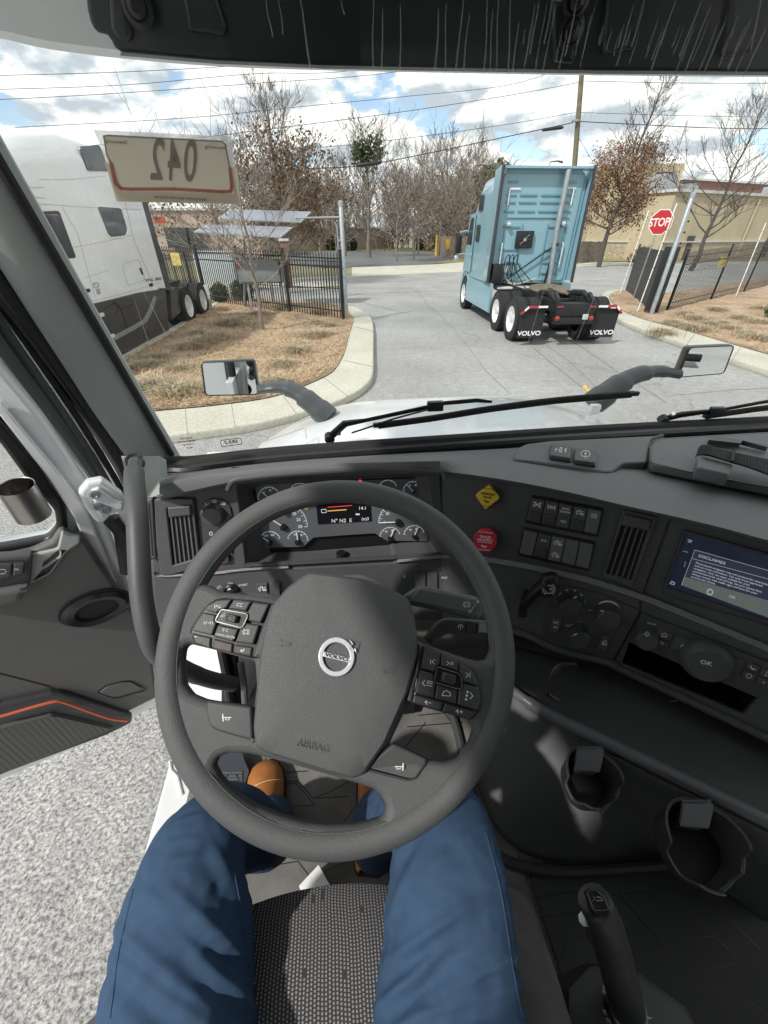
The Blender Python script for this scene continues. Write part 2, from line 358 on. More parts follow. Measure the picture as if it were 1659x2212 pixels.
KC=Part('kerb'); plate(KC,KT,[[(478,650),(470,648),(355,716),(262,768),(180,812),(190,818),(270,775),(362,722)]],.14,CON,.0,.02); KC.build()['kind']='structure'
mulL=[(x,y) for x,y in pathpx(Lin)]+[(752,664),(700,655),(600,646),(478,640),(478,652),(362,722),(270,775),(185,818)]
mulR=[(x,y) for x,y in pathpx(Rin)]+[(1370,640),(1500,625),(1659,600),(1800,580)]
def mound(name,poly,seed):
    me=curvemesh([[(G(x,y,.10).x,G(x,y,.10).y) for x,y in poly]],0,0); bm=bmesh.new(); bm.from_mesh(me)
    for _ in range(5):
        es=[e for e in bm.edges if e.calc_length()>.35]
        if not es: break
        bmesh.ops.subdivide_edges(bm,edges=es,cuts=1,use_grid_fill=False); bmesh.ops.triangulate(bm,faces=bm.faces[:])
    for v in bm.verts:
        e=.035 if not v.is_boundary else 0
        v.co.z=.105+e+e*1.6*noise.noise(Vector((v.co.x*1.3,v.co.y*1.3,seed)))+e*.7*noise.noise(Vector((v.co.x*5,v.co.y*5,seed)))
    bm.to_mesh(me); bm.free(); B=Part(name); B.addmesh(me,Matrix(),MUL,True); o=B.build(); o['kind']='structure'; return me
mound('mulch_bed',mulL,1); mound('mulch_bed',mulR,2)
def inpoly(x,y,P):
    c=False
    for i in range(len(P)):
        x1,y1=P[i-1]; x2,y2=P[i]
        if (y1>y)!=(y2>y) and x<(x2-x1)*(y-y1)/(y2-y1)+x1: c=not c
    return c
STRAW=[mat('straw_%s'%k,c,.9) for k,c in (('tan',(.50,.36,.20)),('brown',(.22,.12,.06)),('pale',(.62,.50,.32)))]
def straw(poly,n,x0,x1,y0,y1):
    W=[(G(x,y,.1).x,G(x,y,.1).y) for x,y in poly]; B=Part('pine_straw'); vs=[[],[],[]]
    rg=random.Random(3); c=0
    while c<n:
        x=rg.uniform(x0,x1); y=y0+(y1-y0)*rg.random()**1.5
        if not inpoly(x,y,W): continue
        c+=1; a=rg.uniform(0,6.28); l=rg.uniform(.06,.16); h=rg.uniform(0,.035); d=Vector((math.cos(a),math.sin(a),h*5)); s=Vector((-d.y,d.x,0))*rg.uniform(.004,.009)
        z=.14+.05*noise.noise(Vector((x*1.3,y*1.3,1))); p=Vector((x,y,z)); vs[rg.choice((0,0,1,2))].append((p-s,p+s,p+d*l+Vector((0,0,h))))
    for k in range(3):
        v=[q for t in vs[k] for q in t]; B.add(v,[(3*i,3*i+1,3*i+2) for i in range(len(vs[k]))],STRAW[k])
    tag(B.build(),'loose tan pine straw scattered over the mulch','pine straw',None,'stuff')
straw(mulL,30000,-6,1.2,6.2,18); straw(mulR,14000,9,19,8,19)
# drainage grooves and cracks, painted line
CRK=mat('crack_grey',(.19,.19,.19),.95)  # flat grey for the asphalt cracks and kerb joints
B=Part('crack'); GP=Pl((0,0,.004),(0,0,1),Vector((0,1,0)))
def wig(P,a=1.2,seed=1):
    rg=random.Random(seed); return [(x+rg.uniform(-a,a),y+rg.uniform(-a,a)*.6) for x,y in cat([Vector(p) for p in P],7)]
for P,wd in (([(905,632),(915,645),(925,660),(960,690),(1000,735),(1050,800),(1105,852)],1.6),([(752,637),(900,630),(1000,627)],1.0),([(1215,725),(1280,765),(1330,800),(1440,870)],2.0),([(1150,750),(1230,815),(1290,860)],2.6),([(1180,745),(1240,790),(1300,850)],1.6),([(1440,856),(1550,845),(1659,838)],1.2),([(760,612),(850,608),(990,604)],.8),([(905,632),(880,622),(830,634)],.8)):
    stroke(B,GP,wig(P,1.3,len(P)),wd*.62,CRK,0,.0005)
for a_,b_ in (((768,706),(807,716)),((742,778),(806,792)),((700,816),(752,856)),((610,853),(640,893)),((500,872),(508,922)),((400,885),(405,937)),((1330,668),(1318,682)),((1406,698),(1396,716)),((1500,722),(1484,744)),((1600,750),(1582,776))): stroke(B,KT,[a_,b_],1.1,CRK,.0015,.0005)
B.build()['kind']='structure'
YEL=mat('faded_yellow_paint',(.55,.36,.08),.8,var=(8,.4)); B=Part('painted_line'); stroke(B,GP,[(1262,835),(1283,852),(1300,868)],8,YEL,.002,.001); B.build()['kind']='structure'

# ======================= vegetation =======================
BARK=mat('grey_bark',(.17,.145,.12),.9,bump=(30,.6,.01),var=(6,.3)); BARKL=mat('pale_bark',(.215,.185,.16),.9,var=(6,.3)); BARKD=mat('dark_bark',(.085,.07,.06),.9,var=(6,.3))
LB=[mat('brown_leaf_a',(.15,.095,.06),.8,var=(3,.4)),mat('brown_leaf_b',(.22,.14,.085),.8,var=(3,.4)),mat('brown_leaf_c',(.10,.065,.04),.8)]
LG=[mat('green_leaf_a',(.045,.07,.025),.7),mat('green_leaf_b',(.09,.115,.04),.7)]
LR=mat('rusty_leaf',(.25,.135,.07),.8,var=(3,.3))
def branches(rg,H,start,spread,nb,lev,up,r0,lean=(0,0),sub=(6,5),curv=.25):
    "list of (points,radii) for a whole tree and its twig ends"
    out=[];ends=[]
    tr=[Vector((0,0,0))]; n=9
    for i in range(1,n+1):
        tr.append(Vector((lean[0]*H*(i/n)**1.3+rg.uniform(-.012,.012)*H,lean[1]*H*(i/n)**1.3+rg.uniform(-.012,.012)*H,H*i/n)))
    out.append((tr,[r0*(1-.9*(i/n)**.8) for i in range(n+1)]))
    def tp(t):
        k=min(n-1,int(t*n)); f=t*n-k; return tr[k].lerp(tr[k+1],f)
    def grow(p,d,l,r,lv):
        P=[p]; q=p.copy(); dd=d.copy(); k=4 if lv>1 else 3
        for i in range(k):
            dd=(dd+Vector((rg.uniform(-1,1),rg.uniform(-1,1),rg.uniform(-.5,1)*.8+curv*up))*.22).normalized(); q=q+dd*l/k; P.append(q.copy())
        out.append((P,[r*(1-.75*i/k) for i in range(k+1)])); ends.append(q.copy())
        if lv<=0: return
        for j in range(sub[0] if lv>1 else sub[1]):
            t=rg.uniform(.25,1)*k; a=min(k-1,int(t)); b=P[a].lerp(P[a+1],t-a)
            e=(dd*.9+Vector((rg.uniform(-1,1),rg.uniform(-1,1),rg.uniform(-.6,.9)))*.95).normalized(); grow(b,e,l*rg.uniform(.35,.62),r*.45,lv-1)
    for i in range(nb):
        t=start+(1-start)*(i+rg.random())/nb; a=i*2.4+rg.uniform(-.5,.5); f=1-abs((t-start)/(1-start)-.30)*1.05
        l=spread*max(.22,f)*rg.uniform(.75,1.15); el=up*(.5+.8*(t-start)); grow(tp(min(.98,t)),Vector((math.cos(a),math.sin(a),el)).normalized(),l,r0*.38*(1.15-t),lev)
    return out,ends
def treemesh(name,seed,H,start,spread,nb,lev,up,r0,bark,minr,leaves=None,lean=(0,0),sub=(6,5),curv=.25):
    rg=random.Random(seed); br,ends=branches(rg,H,start,spread,nb,lev,up,r0,lean,sub,curv)
    T=Part('trunk'); tube(T,cat(br[0][0],3),[max(minr,br[0][1][min(9,i//3)]) for i in range(28)],bark,8)
    C=Part('crown')
    for P,rr in br[1:]:
        tube(C,P,[max(minr*.55,r_) for r_ in rr],bark,3 if rr[0]<.04 else 5,caps=False)
    if leaves:
        mats,n,size,zr=leaves; V=[[] for _ in mats]; E_=[e for e in ends if zr[0]*H<=e.z<=zr[1]*H] or ends
        for i in range(n):
            e=rg.choice(E_); j=.11*spread; p=e+Vector((rg.gauss(0,j),rg.gauss(0,j),rg.gauss(0,j)))
            a=Vector((rg.gauss(0,1),rg.gauss(0,1),rg.gauss(0,1))).normalized(); b=a.orthogonal().normalized(); c=a.cross(b); s=size*rg.uniform(.6,1.4)
            V[int((noise.noise(p*.6)+rg.random()*.9)*len(mats)*.8)%len(mats)].append((p-b*s*.5,p+c*s*.35,p+b*s*.6,p-c*s*.35+a*s*.1))
        for k,m in enumerate(mats):
            C.add([q for t in V[k] for q in t],[(4*i,4*i+1,4*i+2,4*i+3) for i in range(len(V[k]))],m)
    return T,C
def plant_tree(name,label,base,H,seed,start=.3,spread=None,nb=14,lev=2,up=.8,r0=None,bark=None,minr=.01,leaves=None,lean=(0,0),sub=(6,5),group=None,extra=None,curv=.25):
    t=empty(name,base,label,'tree',group); r0=r0 or H*.016; spread=spread or H*.3
    T,C=treemesh(name,seed,H,start,spread,nb,lev,up,r0,bark or BARK,minr,leaves,lean,sub,curv)
    for P in (T,C):
        P.v=[(v[0]+base[0],v[1]+base[1],v[2]+base[2]) for v in P.v]; P.build(t,origin=base)
    if extra: extra(t)
    return t
def at(x,y,z=0): g=G(x,y,z); return Vector((g.x,g.y,z))
def dist(x,Yv,z=0): # plan position at depth Yv that the photo shows in column x at the horizon
    p=YY(x,504,Yv); return Vector((p.x,p.y,z))
b=at(568,716,.1); plant_tree('young_tree','slender bare young tree growing in the left mulch bed before the black fence',b,topz(b,345),11,.26,1.75,22,2,.95,.062,BARKL,.0075,sub=(7,6),curv=.1)
b=dist(612,27); plant_tree('oak_tree','brown leafed tree beside the placard, thin bare shoots at its top',b,topz(b,215),12,.18,3.6,26,2,.9,.2,BARK,.016,(LB,7500,.125,(.25,.78)),sub=(6,5))
b=dist(470,30); plant_tree('scrub_tree','tangled leafless tree directly below the placard',b,topz(b,400),13,.08,5.2,40,2,.55,.12,BARKL,.016,(LB,900,.15,(.2,.9)),sub=(6,5))
def mistl(t):
    B=Part('mistletoe'); o=t.location; rg=random.Random(4)
    for cx,cy,r_ in ((778,322,1.1),(806,312,1.2),(800,338,1.3),(792,345,1.0),(773,338,.7),(815,330,.8)):
        c=YY(cx,cy,o.y); 
        for i in range(150):
            p=c+Vector((rg.gauss(0,.45),rg.gauss(0,.45),rg.gauss(0,.45)))*r_; a=Vector((rg.gauss(0,1),rg.gauss(0,1),rg.gauss(0,1))).normalized(); q=a.orthogonal().normalized()*.16; s=a.cross(q)
            B.add([p-q,p+s,p+q,p-s],[(0,1,2,3)],rg.choice(LG))
    B.build(t)
b=dist(797,58); plant_tree('mistletoe_tree','tall bare tree with green mistletoe clumps near its top',b,topz(b,292),14,.35,5.5,20,2,.9,.28,BARK,.03,extra=mistl,sub=(6,5))
spec=[(690,40,398,3.2,'small round headed bare tree just left of the galvanised gate post'),(655,44,430,2.6,'short bare tree behind the upper solar panel'),(858,48,385,4.2,'vase shaped pale bare tree in front of the wood'),
(905,66,345,6.5,'tall grey tree directly above the far bushes'),(950,60,330,6,'highest rounded bare tree between mistletoe tree and blue truck'),(1000,62,340,6,'bare tree touching the left edge of the blue cab mirror'),(1030,70,352,5,'bare tree rising just left of the blue cab roof'),
(895,52,410,4,'low spreading bare tree left of the plank fence'),(975,54,420,5,'wide low bare tree above the plank fence'),(745,62,370,5,'bare tree between gate post and mistletoe tree'),(725,70,400,5,'thin bare tree behind the lamp side of the left gate post')]
spec[-1]=(725,70,400,5,'thin bare tree peeping out on the right of the gate post top')
for i,(x,Yv,ty,sp,lb) in enumerate(spec):
    b=dist(x,Yv); H=topz(b,ty); plant_tree('bare_tree',lb,b,H,30+i,.22,sp,20,2,1.0,H*.016,(BARKL,BARK)[i%2],.028,(LB[:2],260,.22,(.1,.9)),sub=(6,5),group='leafless trees across the street')
# the wood behind them: one mass of stems and twigs
rg=random.Random(9); B=Part('wood')
for i in range(230):
    x=rg.uniform(560,1100); Yv=rg.uniform(76,100)
    if 640<x<850 and rg.random()<.6: continue
    b=dist(x,Yv); H=topz(b,rg.uniform(345,430)); tube(B,[b,b+Vector((rg.uniform(-1.2,1.2),0,H*.5)),b+Vector((rg.uniform(-2,2),0,H))],[.09,.06,.03],rg.choice((BARK,BARKL)),4,False)
    for j in range(30):
        t=rg.uniform(.05,.95); p=b+Vector((0,0,H*t)); a=rg.uniform(0,6.28); l=rg.uniform(1,3.6)*(1.1-t*.6); e=p+Vector((math.cos(a)*l,math.sin(a)*l,rg.uniform(.3,1)*l)); m_=(p+e)/2+Vector((0,0,rg.uniform(-.2,.4))); tube(B,[p,m_,e],[.06,.04,.025],rg.choice((BARK,BARKL)),3,False)
        for k in range(2):
            f=m_.lerp(e,rg.random()); tube(B,[f,f+Vector((rg.uniform(-1,1),rg.uniform(-1,1),rg.uniform(0,1.4)))],[.035,.02],rg.choice((BARK,BARKL)),3,False)
tag(B.build(),'grey leafless wood behind the car park across the street','wood',None,'stuff')
def leafball(name,label,c,r_,n,mats,size,group=None,sq=(1,1,1),cat_='bush',stem=True):
    t=empty(name,(c[0],c[1],0.1 if c[1]<25 else 0),label,cat_,group); rg=random.Random(int(c[0]*100)); B=Part('foliage'); V=[[] for _ in mats]
    for i in range(n):
        d=Vector((rg.gauss(0,1),rg.gauss(0,1),rg.gauss(0,1))).normalized(); rr=r_*(.55+.5*rg.random()**.5)*(1+.25*noise.noise(d*2+Vector(c))); p=Vector((c[0]+d.x*rr*sq[0],c[1]+d.y*rr*sq[1],max(.12,c[2]+d.z*rr*sq[2])))
        a=(d+Vector((rg.gauss(0,.6),rg.gauss(0,.6),rg.gauss(0,.6)))).normalized(); q=a.orthogonal().normalized()*size*rg.uniform(.6,1.3); s=a.cross(q)*.6; V[rg.randrange(len(mats))].append((p-q,p+s,p+q,p-s))
    for k,m in enumerate(mats): B.add([q for t_ in V[k] for q in t_],[(4*i,4*i+1,4*i+2,4*i+3) for i in range(len(V[k]))],m)
    B.build(t); S=Part('stem'); zb=.05
    for i in range(5):
        a=i*1.26; tube(S,[(c[0],c[1],zb),(c[0]+math.cos(a)*r_*.5,c[1]+math.sin(a)*r_*.5,c[2])],[.02*max(1,r_),.008*max(1,r_)],BARK,5)
    S.build(t); return t
LG2=[mat('box_leaf_a',(.04,.06,.02),.6),mat('box_leaf_b',(.075,.10,.035),.6),mat('box_leaf_c',(.025,.04,.015),.6)]
b=at(527,652,.1); leafball('bush','round clipped green bush right of the far truck wheels, by the fence',(b.x,b.y,.48),.42,2600,LG2,.035,'clipped evergreen bushes')
b=at(478,652,.1); leafball('bush','small green bush directly behind the rear wheel of the white truck',(b.x,b.y,.42),.34,1800,LG2,.035,'clipped evergreen bushes')
for x,y,r_,lb in ((716,540,1.0,'dark round bush just left of the gate post across the street'),(757,541,.9,'dark round bush just right of the gate post across the street'),(905,540,.8,'green bush at the end of the plank fence'),(925,541,.6,'pale small bush beside the plank fence end')):
    b=at(x,y); leafball('bush',lb,(b.x,b.y,r_*.9),r_*1.3,900,LG2 if 'pale' not in lb else STRAW,.22,'bushes across the street')
b=at(1680,690,.1); leafball('bush','dark green shrub cut by the right edge of the picture',(b.x,b.y,.35),.4,1500,LG2,.035)
b=dist(1056,75); H=topz(b,352); leafball('evergreen_tree','dark evergreen crown just left of the blue cab roof',(b.x,b.y,H*.72),H*.26,2600,LG,.4,None,(1,1,1.1),'tree')
EG=None
b=dist(1312,38); plant_tree('oak_tree','tree with rusty brown leaves between the blue truck and stop sign',b,topz(b,172),51,.20,3.1,42,2,.75,.2,BARKD,.016,([LR,LB[0],LR,LB[1]],9500,.14,(.12,.70)),(.10,0),sub=(6,5),extra=None)
b=dist(1522,33); plant_tree('bare_tree','dark bare tree behind the right fence, before the tan building',b,topz(b,232),52,.22,4.6,24,2,.75,.17,BARKD,.014,None,(.08,0),sub=(7,6))
b=dist(1400,44); leafball('bush','low dry hedge at the foot of the tan building',(b.x,b.y,.4),1.0,500,STRAW,.2)
# dry grass tufts, one mesh copied
def tuft(seed,n,h,sp):
    rg=random.Random(seed); B=Part('grass_tuft'); V=[[],[],[]]
    for i in range(n):
        a=rg.uniform(0,6.28); r_=abs(rg.gauss(0,.35))*sp; p=Vector((math.cos(a)*r_,math.sin(a)*r_,0)); d=Vector((math.cos(a)+rg.gauss(0,.5),math.sin(a)+rg.gauss(0,.5),0)); hh=h*rg.uniform(.5,1.1); b_=rg.uniform(.1,.75)*h*1.3
        w_=Vector((-d.y,d.x,0)).normalized()*rg.uniform(.003,.005); m=p+d*b_*.35+Vector((0,0,hh*.75)); e=p+d*b_*1.1+Vector((0,0,hh*rg.uniform(.6,1)))
        k=len(V[0]); V[rg.choice((0,0,2,2,1))].append((p-w_,p+w_,m+w_*.8,m-w_*.8,e))
    for k in range(3):
        vs=[q for t in V[k] for q in t]; fs=[]
        for i in range(len(V[k])): fs+=[(5*i,5*i+1,5*i+2,5*i+3),(5*i+3,5*i+2,5*i+4)]
        B.add(vs,fs,TUF[k])
    return B
TUF=[mat('tuft_tan',(.44,.36,.25),.9),mat('tuft_brown',(.20,.15,.09),.9),mat('tuft_pale',(.55,.47,.33),.9)]
tm=[tuft(61,700,.21,.50).build(),tuft(62,620,.18,.42).build()]
O1='first second third fourth fifth sixth seventh eighth ninth tenth eleventh twelfth thirteenth fourteenth fifteenth sixteenth seventeenth eighteenth nineteenth'.split()
ORD=['']+[w_+' ' for w_ in O1[1:]]+['twentieth ']+['twenty-'+w_+' ' for w_ in O1[:9]]+['thirtieth ']
tl=[(692,677),(700,723),(680,728),(655,748),(640,762),(688,700),(712,705),(625,665),(598,670),(612,790),(390,800),(362,835),(330,835),(300,842),(345,775),(385,790),(413,752),(440,742),(468,732),(430,722),(497,702),(522,690),(385,852),(300,795),(560,680),(332,790),(590,830),
(1430,722),(1455,700),(1478,708),(1500,692),(1530,703),(1506,715),(1560,700),(1580,712),(1610,722),(1632,735),(1480,680),(1550,672),(1600,690),(1640,700),(1640,668)]
for i,(x,y) in enumerate(tl):
    o=tm[i%2] if i<2 else tm[i%2].copy()
    if i>=2: COL.objects.link(o)
    p=G(x,y,.12); o.location=(p.x,p.y,.10); o.rotation_euler=(0,0,i*1.3); s=.8+.5*random.random(); o.scale=(s*1.15,s*1.15,s*.95)
    side_=[q for q in tl if (q[0]<900)==(x<900)]; rk=sorted(side_,key=lambda q:-q[1]-q[0]*1e-3).index((x,y)); wd=ORD[rk]
    tag(o,('dry grass tuft in the left mulch bed, %snearest to the viewer'%wd if x<900 else 'dry grass tuft in the right mulch bed, %snearest to the viewer'%wd),'grass tuft','dry grass tufts in the left mulch' if x<900 else 'dry grass tufts in the right mulch')

# ======================= fences, posts, signs =======================
FEN=mat('black_steel_fence',(.02,.021,.024),.4,var=(5,.2)); GAL=mat('galvanised_steel',(.40,.43,.45),.45,.6,var=(10,.15)); WRD=mat('weathered_wood',(.20,.165,.135),.9,bump=(8,.4,.01),var=(4,.35))
def vfence(label,A,Bp,hA,hB,posts,step=.115,kind=FEN,zb=.15,pr=.011):
    A=Vector(A);Bp=Vector(Bp);Ln=(Bp-A).length; d=(Bp-A)/Ln; n=Vector((-d.y,d.x,0)); t=empty('steel_fence',(A.x,A.y,0),label,'fence')
    Z=lambda s:hA+(hB-hA)*s/Ln
    ps=[0]+sorted(posts)+[Ln]
    for a,b in zip(ps,ps[1:]):
        B=Part('picket_panel'); k=int((b-a)/step)
        for i in range(1,k):
            s=a+(b-a)*i/k; p=A+d*s; box(B,(p.x,p.y,(zb+Z(s))/2),(pr*2,pr*2,Z(s)-zb),kind,(0,0,math.atan2(d.y,d.x)))
            lathe(B,(p.x,p.y,Z(s)),(0,0,1),[(pr*1.2,0),(.001,.05)],kind,4,False)
        for f in (.12,.80,.93):
            p=A+d*a;q=A+d*b; tube(B,[(p.x,p.y,zb+(Z(a)-zb)*f),(q.x,q.y,zb+(Z(b)-zb)*f)],.02,kind,4,smooth=False)
        B.build(t)
    for s in ps:
        p=A+d*s; B=Part('post'); box(B,(p.x,p.y,(Z(s)+.08)/2),(.075,.075,Z(s)+.08),kind,(0,0,math.atan2(d.y,d.x)),.004); box(B,(p.x,p.y,Z(s)+.09),(.09,.09,.03),kind,(0,0,math.atan2(d.y,d.x)),.008); B.build(t)
    return t
A=at(742,692,.1);Bq=at(352,640,.1); A.z=Bq.z=0
f1=vfence('black steel picket fence running behind the left mulch bed',A,Bq,topz(A,548),topz(Bq,532),[2.4,4.8,7.2])
A2=at(742,640);B2=at(330,618); f2=vfence('second black picket fence farther back, across the footpath',A2,B2,topz(A2,560),topz(B2,545),[3,6,9,12],.14)
A=at(1440,672,.1);Bq=at(1700,608,.1); A.z=Bq.z=0; Ln=(Bq-A).length
f3=vfence('black steel picket fence on the right before the tan building',A,Bq,topz(A,546),topz(Bq,514),[Ln*.26,Ln*.52,Ln*.8],.15,pr=.008)
# yellow notice plates on fences
def smallplate(name,label,cat_,c,w_,h_,n,m,txt=None,tm_=None,th=.004):
    pl=Pl(c,n); B=Part(name); plate(B,pl,[[(-w_/2,-h_/2),(w_/2,-h_/2),(w_/2,h_/2),(-w_/2,h_/2)]],th,m,0,.001,px=False); return tag(B.build(),label,cat_),pl
YP=mat('yellow_notice',(.62,.50,.16),.6,var=(9,.3)); RP=mat('red_notice',(.55,.05,.05),.6)
p=YY(380,560,19.5); smallplate('notice','faded yellow notice wired to the fence behind the white truck','notice',p,.34,.42,(0,-1,0),YP)
p=at(1523,648,.1); p.z=1.45; p.y-=.12; smallplate('notice','faded yellow notice wired to the right fence','notice',p,.3,.36,(-.25,-1,0),YP)
# gate posts
def post(name,label,base,toppx,r_,m,cat_='post',extra=None):
    h=topz(base,toppx); t=empty(name,base,label,cat_); B=Part('pole'); lathe(B,base,(0,0,1),[(r_,0),(r_,h-base[2]-.03),(r_*.7,h-base[2]),(.001,h-base[2]+.01)],m,16); B.build(t)
    B=Part('cap'); lathe(B,(base[0],base[1],h-.08),(0,0,1),[(r_*1.12,0),(r_*1.12,.1),(r_*.5,.13)],m,16); B.build(t)
    if extra: extra(t,h)
    return t
def wiring(t,h):
    o=t.location; B=Part('conduit'); tube(B,[(o.x-.14,o.y-.05,.1),(o.x-.14,o.y-.05,h-.55),(o.x-.2,o.y-.05,h-.45)],.022,GAL,8); B.build(t)
    B=Part('bracket')
    for z in (.5,1.1,1.7,2.2): box(B,(o.x-.08,o.y-.03,z),(.16,.05,.05),GAL,None,.006)
    B.build(t)
bL=at(748,688,.1); post('gate_post','galvanised steel gate post at the end of the left fence',bL,438,.062,GAL,extra=wiring)
def insul(t,h):
    o=t.location; B=Part('insulator')
    for i in range(9): lathe(B,(o.x+.1,o.y-.04,.5+i*.27),(1,0,.2),[(.012,0),(.026,.01),(.026,.04),(.008,.06)],BLK,8)
    B.build(t)
bR=at(1405,683,.1); post('gate_post','leaning looking pale steel gate post right of the rolled gate',bR,420,.066,GAL,extra=insul)
# sliding gate seen nearly end on
GM=mat('gate_slats',(.03,.032,.035),.5,var=(7,.3)); t=empty('sliding_gate',at(1352,636),'black slatted sliding gate standing open below the stop sign','gate')
a=at(1350,634);b=at(1392,672); h1=topz(a,530); h2=topz(b,535); n_=9
for i in range(n_):
    B=Part('slat'); z0=.15+(h1-.2)*i/n_; z1=z0+(h1-.2)/n_*.965
    prism(B,[(a.x,a.y,z0),(b.x,b.y,z0),(b.x,b.y,z1),(a.x,a.y,z1)],.03,GM); B.build(t)
for q in (a,b,a.lerp(b,.5)):
    B=Part('frame'); box(B,(q.x+.05,q.y+.05,h1/2+.05),(.06,.06,h1),FEN,None,.004); B.build(t)
b=at(1420,680,.1); h=topz(b,533); B=Part('gate_housing'); box(B,(b.x-.05,b.y+.3,h/2),(.3,.34,h),FEN,None,.02); tag(B.build(),'square black gate post between the sliding gate and steel post','post')
# stop sign
RED=mat('sign_red',(.50,.022,.03),.45); OCT=at(1364,655); pl=None
pp=YY(1426,480,OCT.y); sg=empty('stop_sign',OCT,'red stop sign on a thin pole before the tan building','sign')
B=Part('pole'); tube(B,[OCT,(pp.x,pp.y,pp.z+.3)],.028,GAL,8); B.build(sg)
pl=Pl(pp+Vector((0,-.05,0)),(-.35,-1,0)); r_=.42
oct_=lambda q:[(q*math.cos(R(22.5+45*i)),q*math.sin(R(22.5+45*i))) for i in range(8)]
B=Part('sign_plate'); plate(B,pl,[oct_(r_)],.01,WHT,0,0,px=False); plate(B,pl,[oct_(r_*.93)],.004,RED,.004,0,px=False)
text(B,pl,1424,481,'STOP',16.5,WHT,rot=-3,lift=.007,wide=.80,bold=.02); B.build(sg)
# white marker rods by the gate
for i,(x0,y0,x1,y1,lb) in enumerate([(1339,635,1402,453,'thin white rod left of the stop sign'),(1376,675,1463,437,'thin white rod just right of the stop sign'),(1589,641,1655,480,'thin white rod in front of the right fence')]):
    b=at(x0,y0,.1); q=YY(x1,y1,b.y); B=Part('marker_rod'); n=9
    for k in range(n):
        s=b.lerp(q,k/n); e=b.lerp(q,(k+.93)/n); tube(B,[s,e],.02,WHT,6)
        if k<n-1: tube(B,[e,b.lerp(q,(k+1)/n)],.026,GAL,6)
    tag(B.build(),lb,'rod','white marker rods by the gate')
# solar powered gate controls in the left bed
PV=mat('solar_cells',(.20,.22,.27),.25,var=(40,.25)); GRY=mat('grey_cabinet',(.22,.235,.24),.5,var=(5,.15)); PALE=mat('pale_cabinet',(.50,.54,.55),.5,var=(5,.1))
def solar(label,quad,depths,base,cab):
    t=empty('solar_panel',base,label,'solar panel'); q=[YY(x,y,d) for (x,y),d in zip(quad,depths)]
    B=Part('panel'); prism(B,q,.03,GAL,(0,0,-1)); c=sum(q,Vector())/4; prism(B,[c+(p-c)*.95+Vector((0,0,.004)) for p in q],.003,PV,(0,0,-1))
    for f in (.25,.5,.75): tube(B,[q[0].lerp(q[3],f)+Vector((0,0,.006)),q[1].lerp(q[2],f)+Vector((0,0,.006))],.008,GAL,4)
    B.build(t); B=Part('mast'); tube(B,[base,(c.x,c.y,c.z-.03)],.035,GAL,10); tube(B,[q[0].lerp(q[1],.5)-Vector((0,0,.05)),q[3].lerp(q[2],.5)-Vector((0,0,.05))],.018,GAL,6); B.build(t)
    return t,c
s1,c1=solar('lower solar panel on a steel mast behind the young tree',[(418,500),(447,485),(632,490),(606,512)],[15.2,16.4,16.4,15.2],at(528,665,.1),None)
s2,c2=solar('upper solar panel braced from the left gate post',[(470,472),(497,452),(672,457),(650,479)],[17,18.4,18.4,17],at(590,655,.1),None)
B=Part('brace'); tube(B,[(bL.x,bL.y,2.75),(c2.x+.9,c2.y,c2.z-.08)],.025,GAL,8); B.build(s2)
a=G(585,674,.1); t=empty('control_box',(a.x,a.y,.1),'grey control cabinet on two legs behind the young tree','cabinet')
p0=YY(518,612,a.y);p1=YY(606,562,a.y); B=Part('cabinet'); box(B,((p0.x+p1.x)/2,a.y,(p0.z+p1.z)/2),(p1.x-p0.x,.22,p1.z-p0.z),GRY,None,.015); B.build(t)
B=Part('door'); box(B,((p0.x+p1.x)/2,a.y-.125,(p0.z+p1.z)/2),((p1.x-p0.x)*.9,.02,(p1.z-p0.z)*.88),GRY,None,.006); h=Part('handle'); d_=B.build(t); box(h,(p1.x-.12,a.y-.15,(p0.z+p1.z)/2),(.02,.03,.14),STL,None,.004); h.build(d_)
B=Part('warning_label'); box(B,(p0.x+.12,a.y-.138,p1.z-.14),(.16,.004,.1),RP); B.build(t)
for x in (p0.x+.25,p1.x-.1): B=Part('leg'); box(B,(x,a.y,(.1+p0.z)/2),(.07,.07,p0.z-.1),GAL,None,.004); B.build(t)
a=at(470,640); p0=YY(432,612,a.y+1.5);p1=YY(500,545,a.y+1.5); t=empty('utility_box',(p0.x,a.y+1.5,0),'pale grey utility box seen through the left fence','cabinet')
B=Part('housing'); box(B,((p0.x+p1.x)/2,a.y+1.5,(p0.z+p1.z)/2),(p1.x-p0.x,.5,p1.z-p0.z),PALE,None,.02); box(B,((p0.x+p1.x)/2,a.y+1.5,p1.z+.03),(p1.x-p0.x+.1,.6,.05),PALE,None,.01); B.build(t)
B=Part('plinth'); box(B,((p0.x+p1.x)/2,a.y+1.5,p0.z/2),(p1.x-p0.x+.2,.7,max(.1,p0.z)),CON,None,.02); B.build(t)

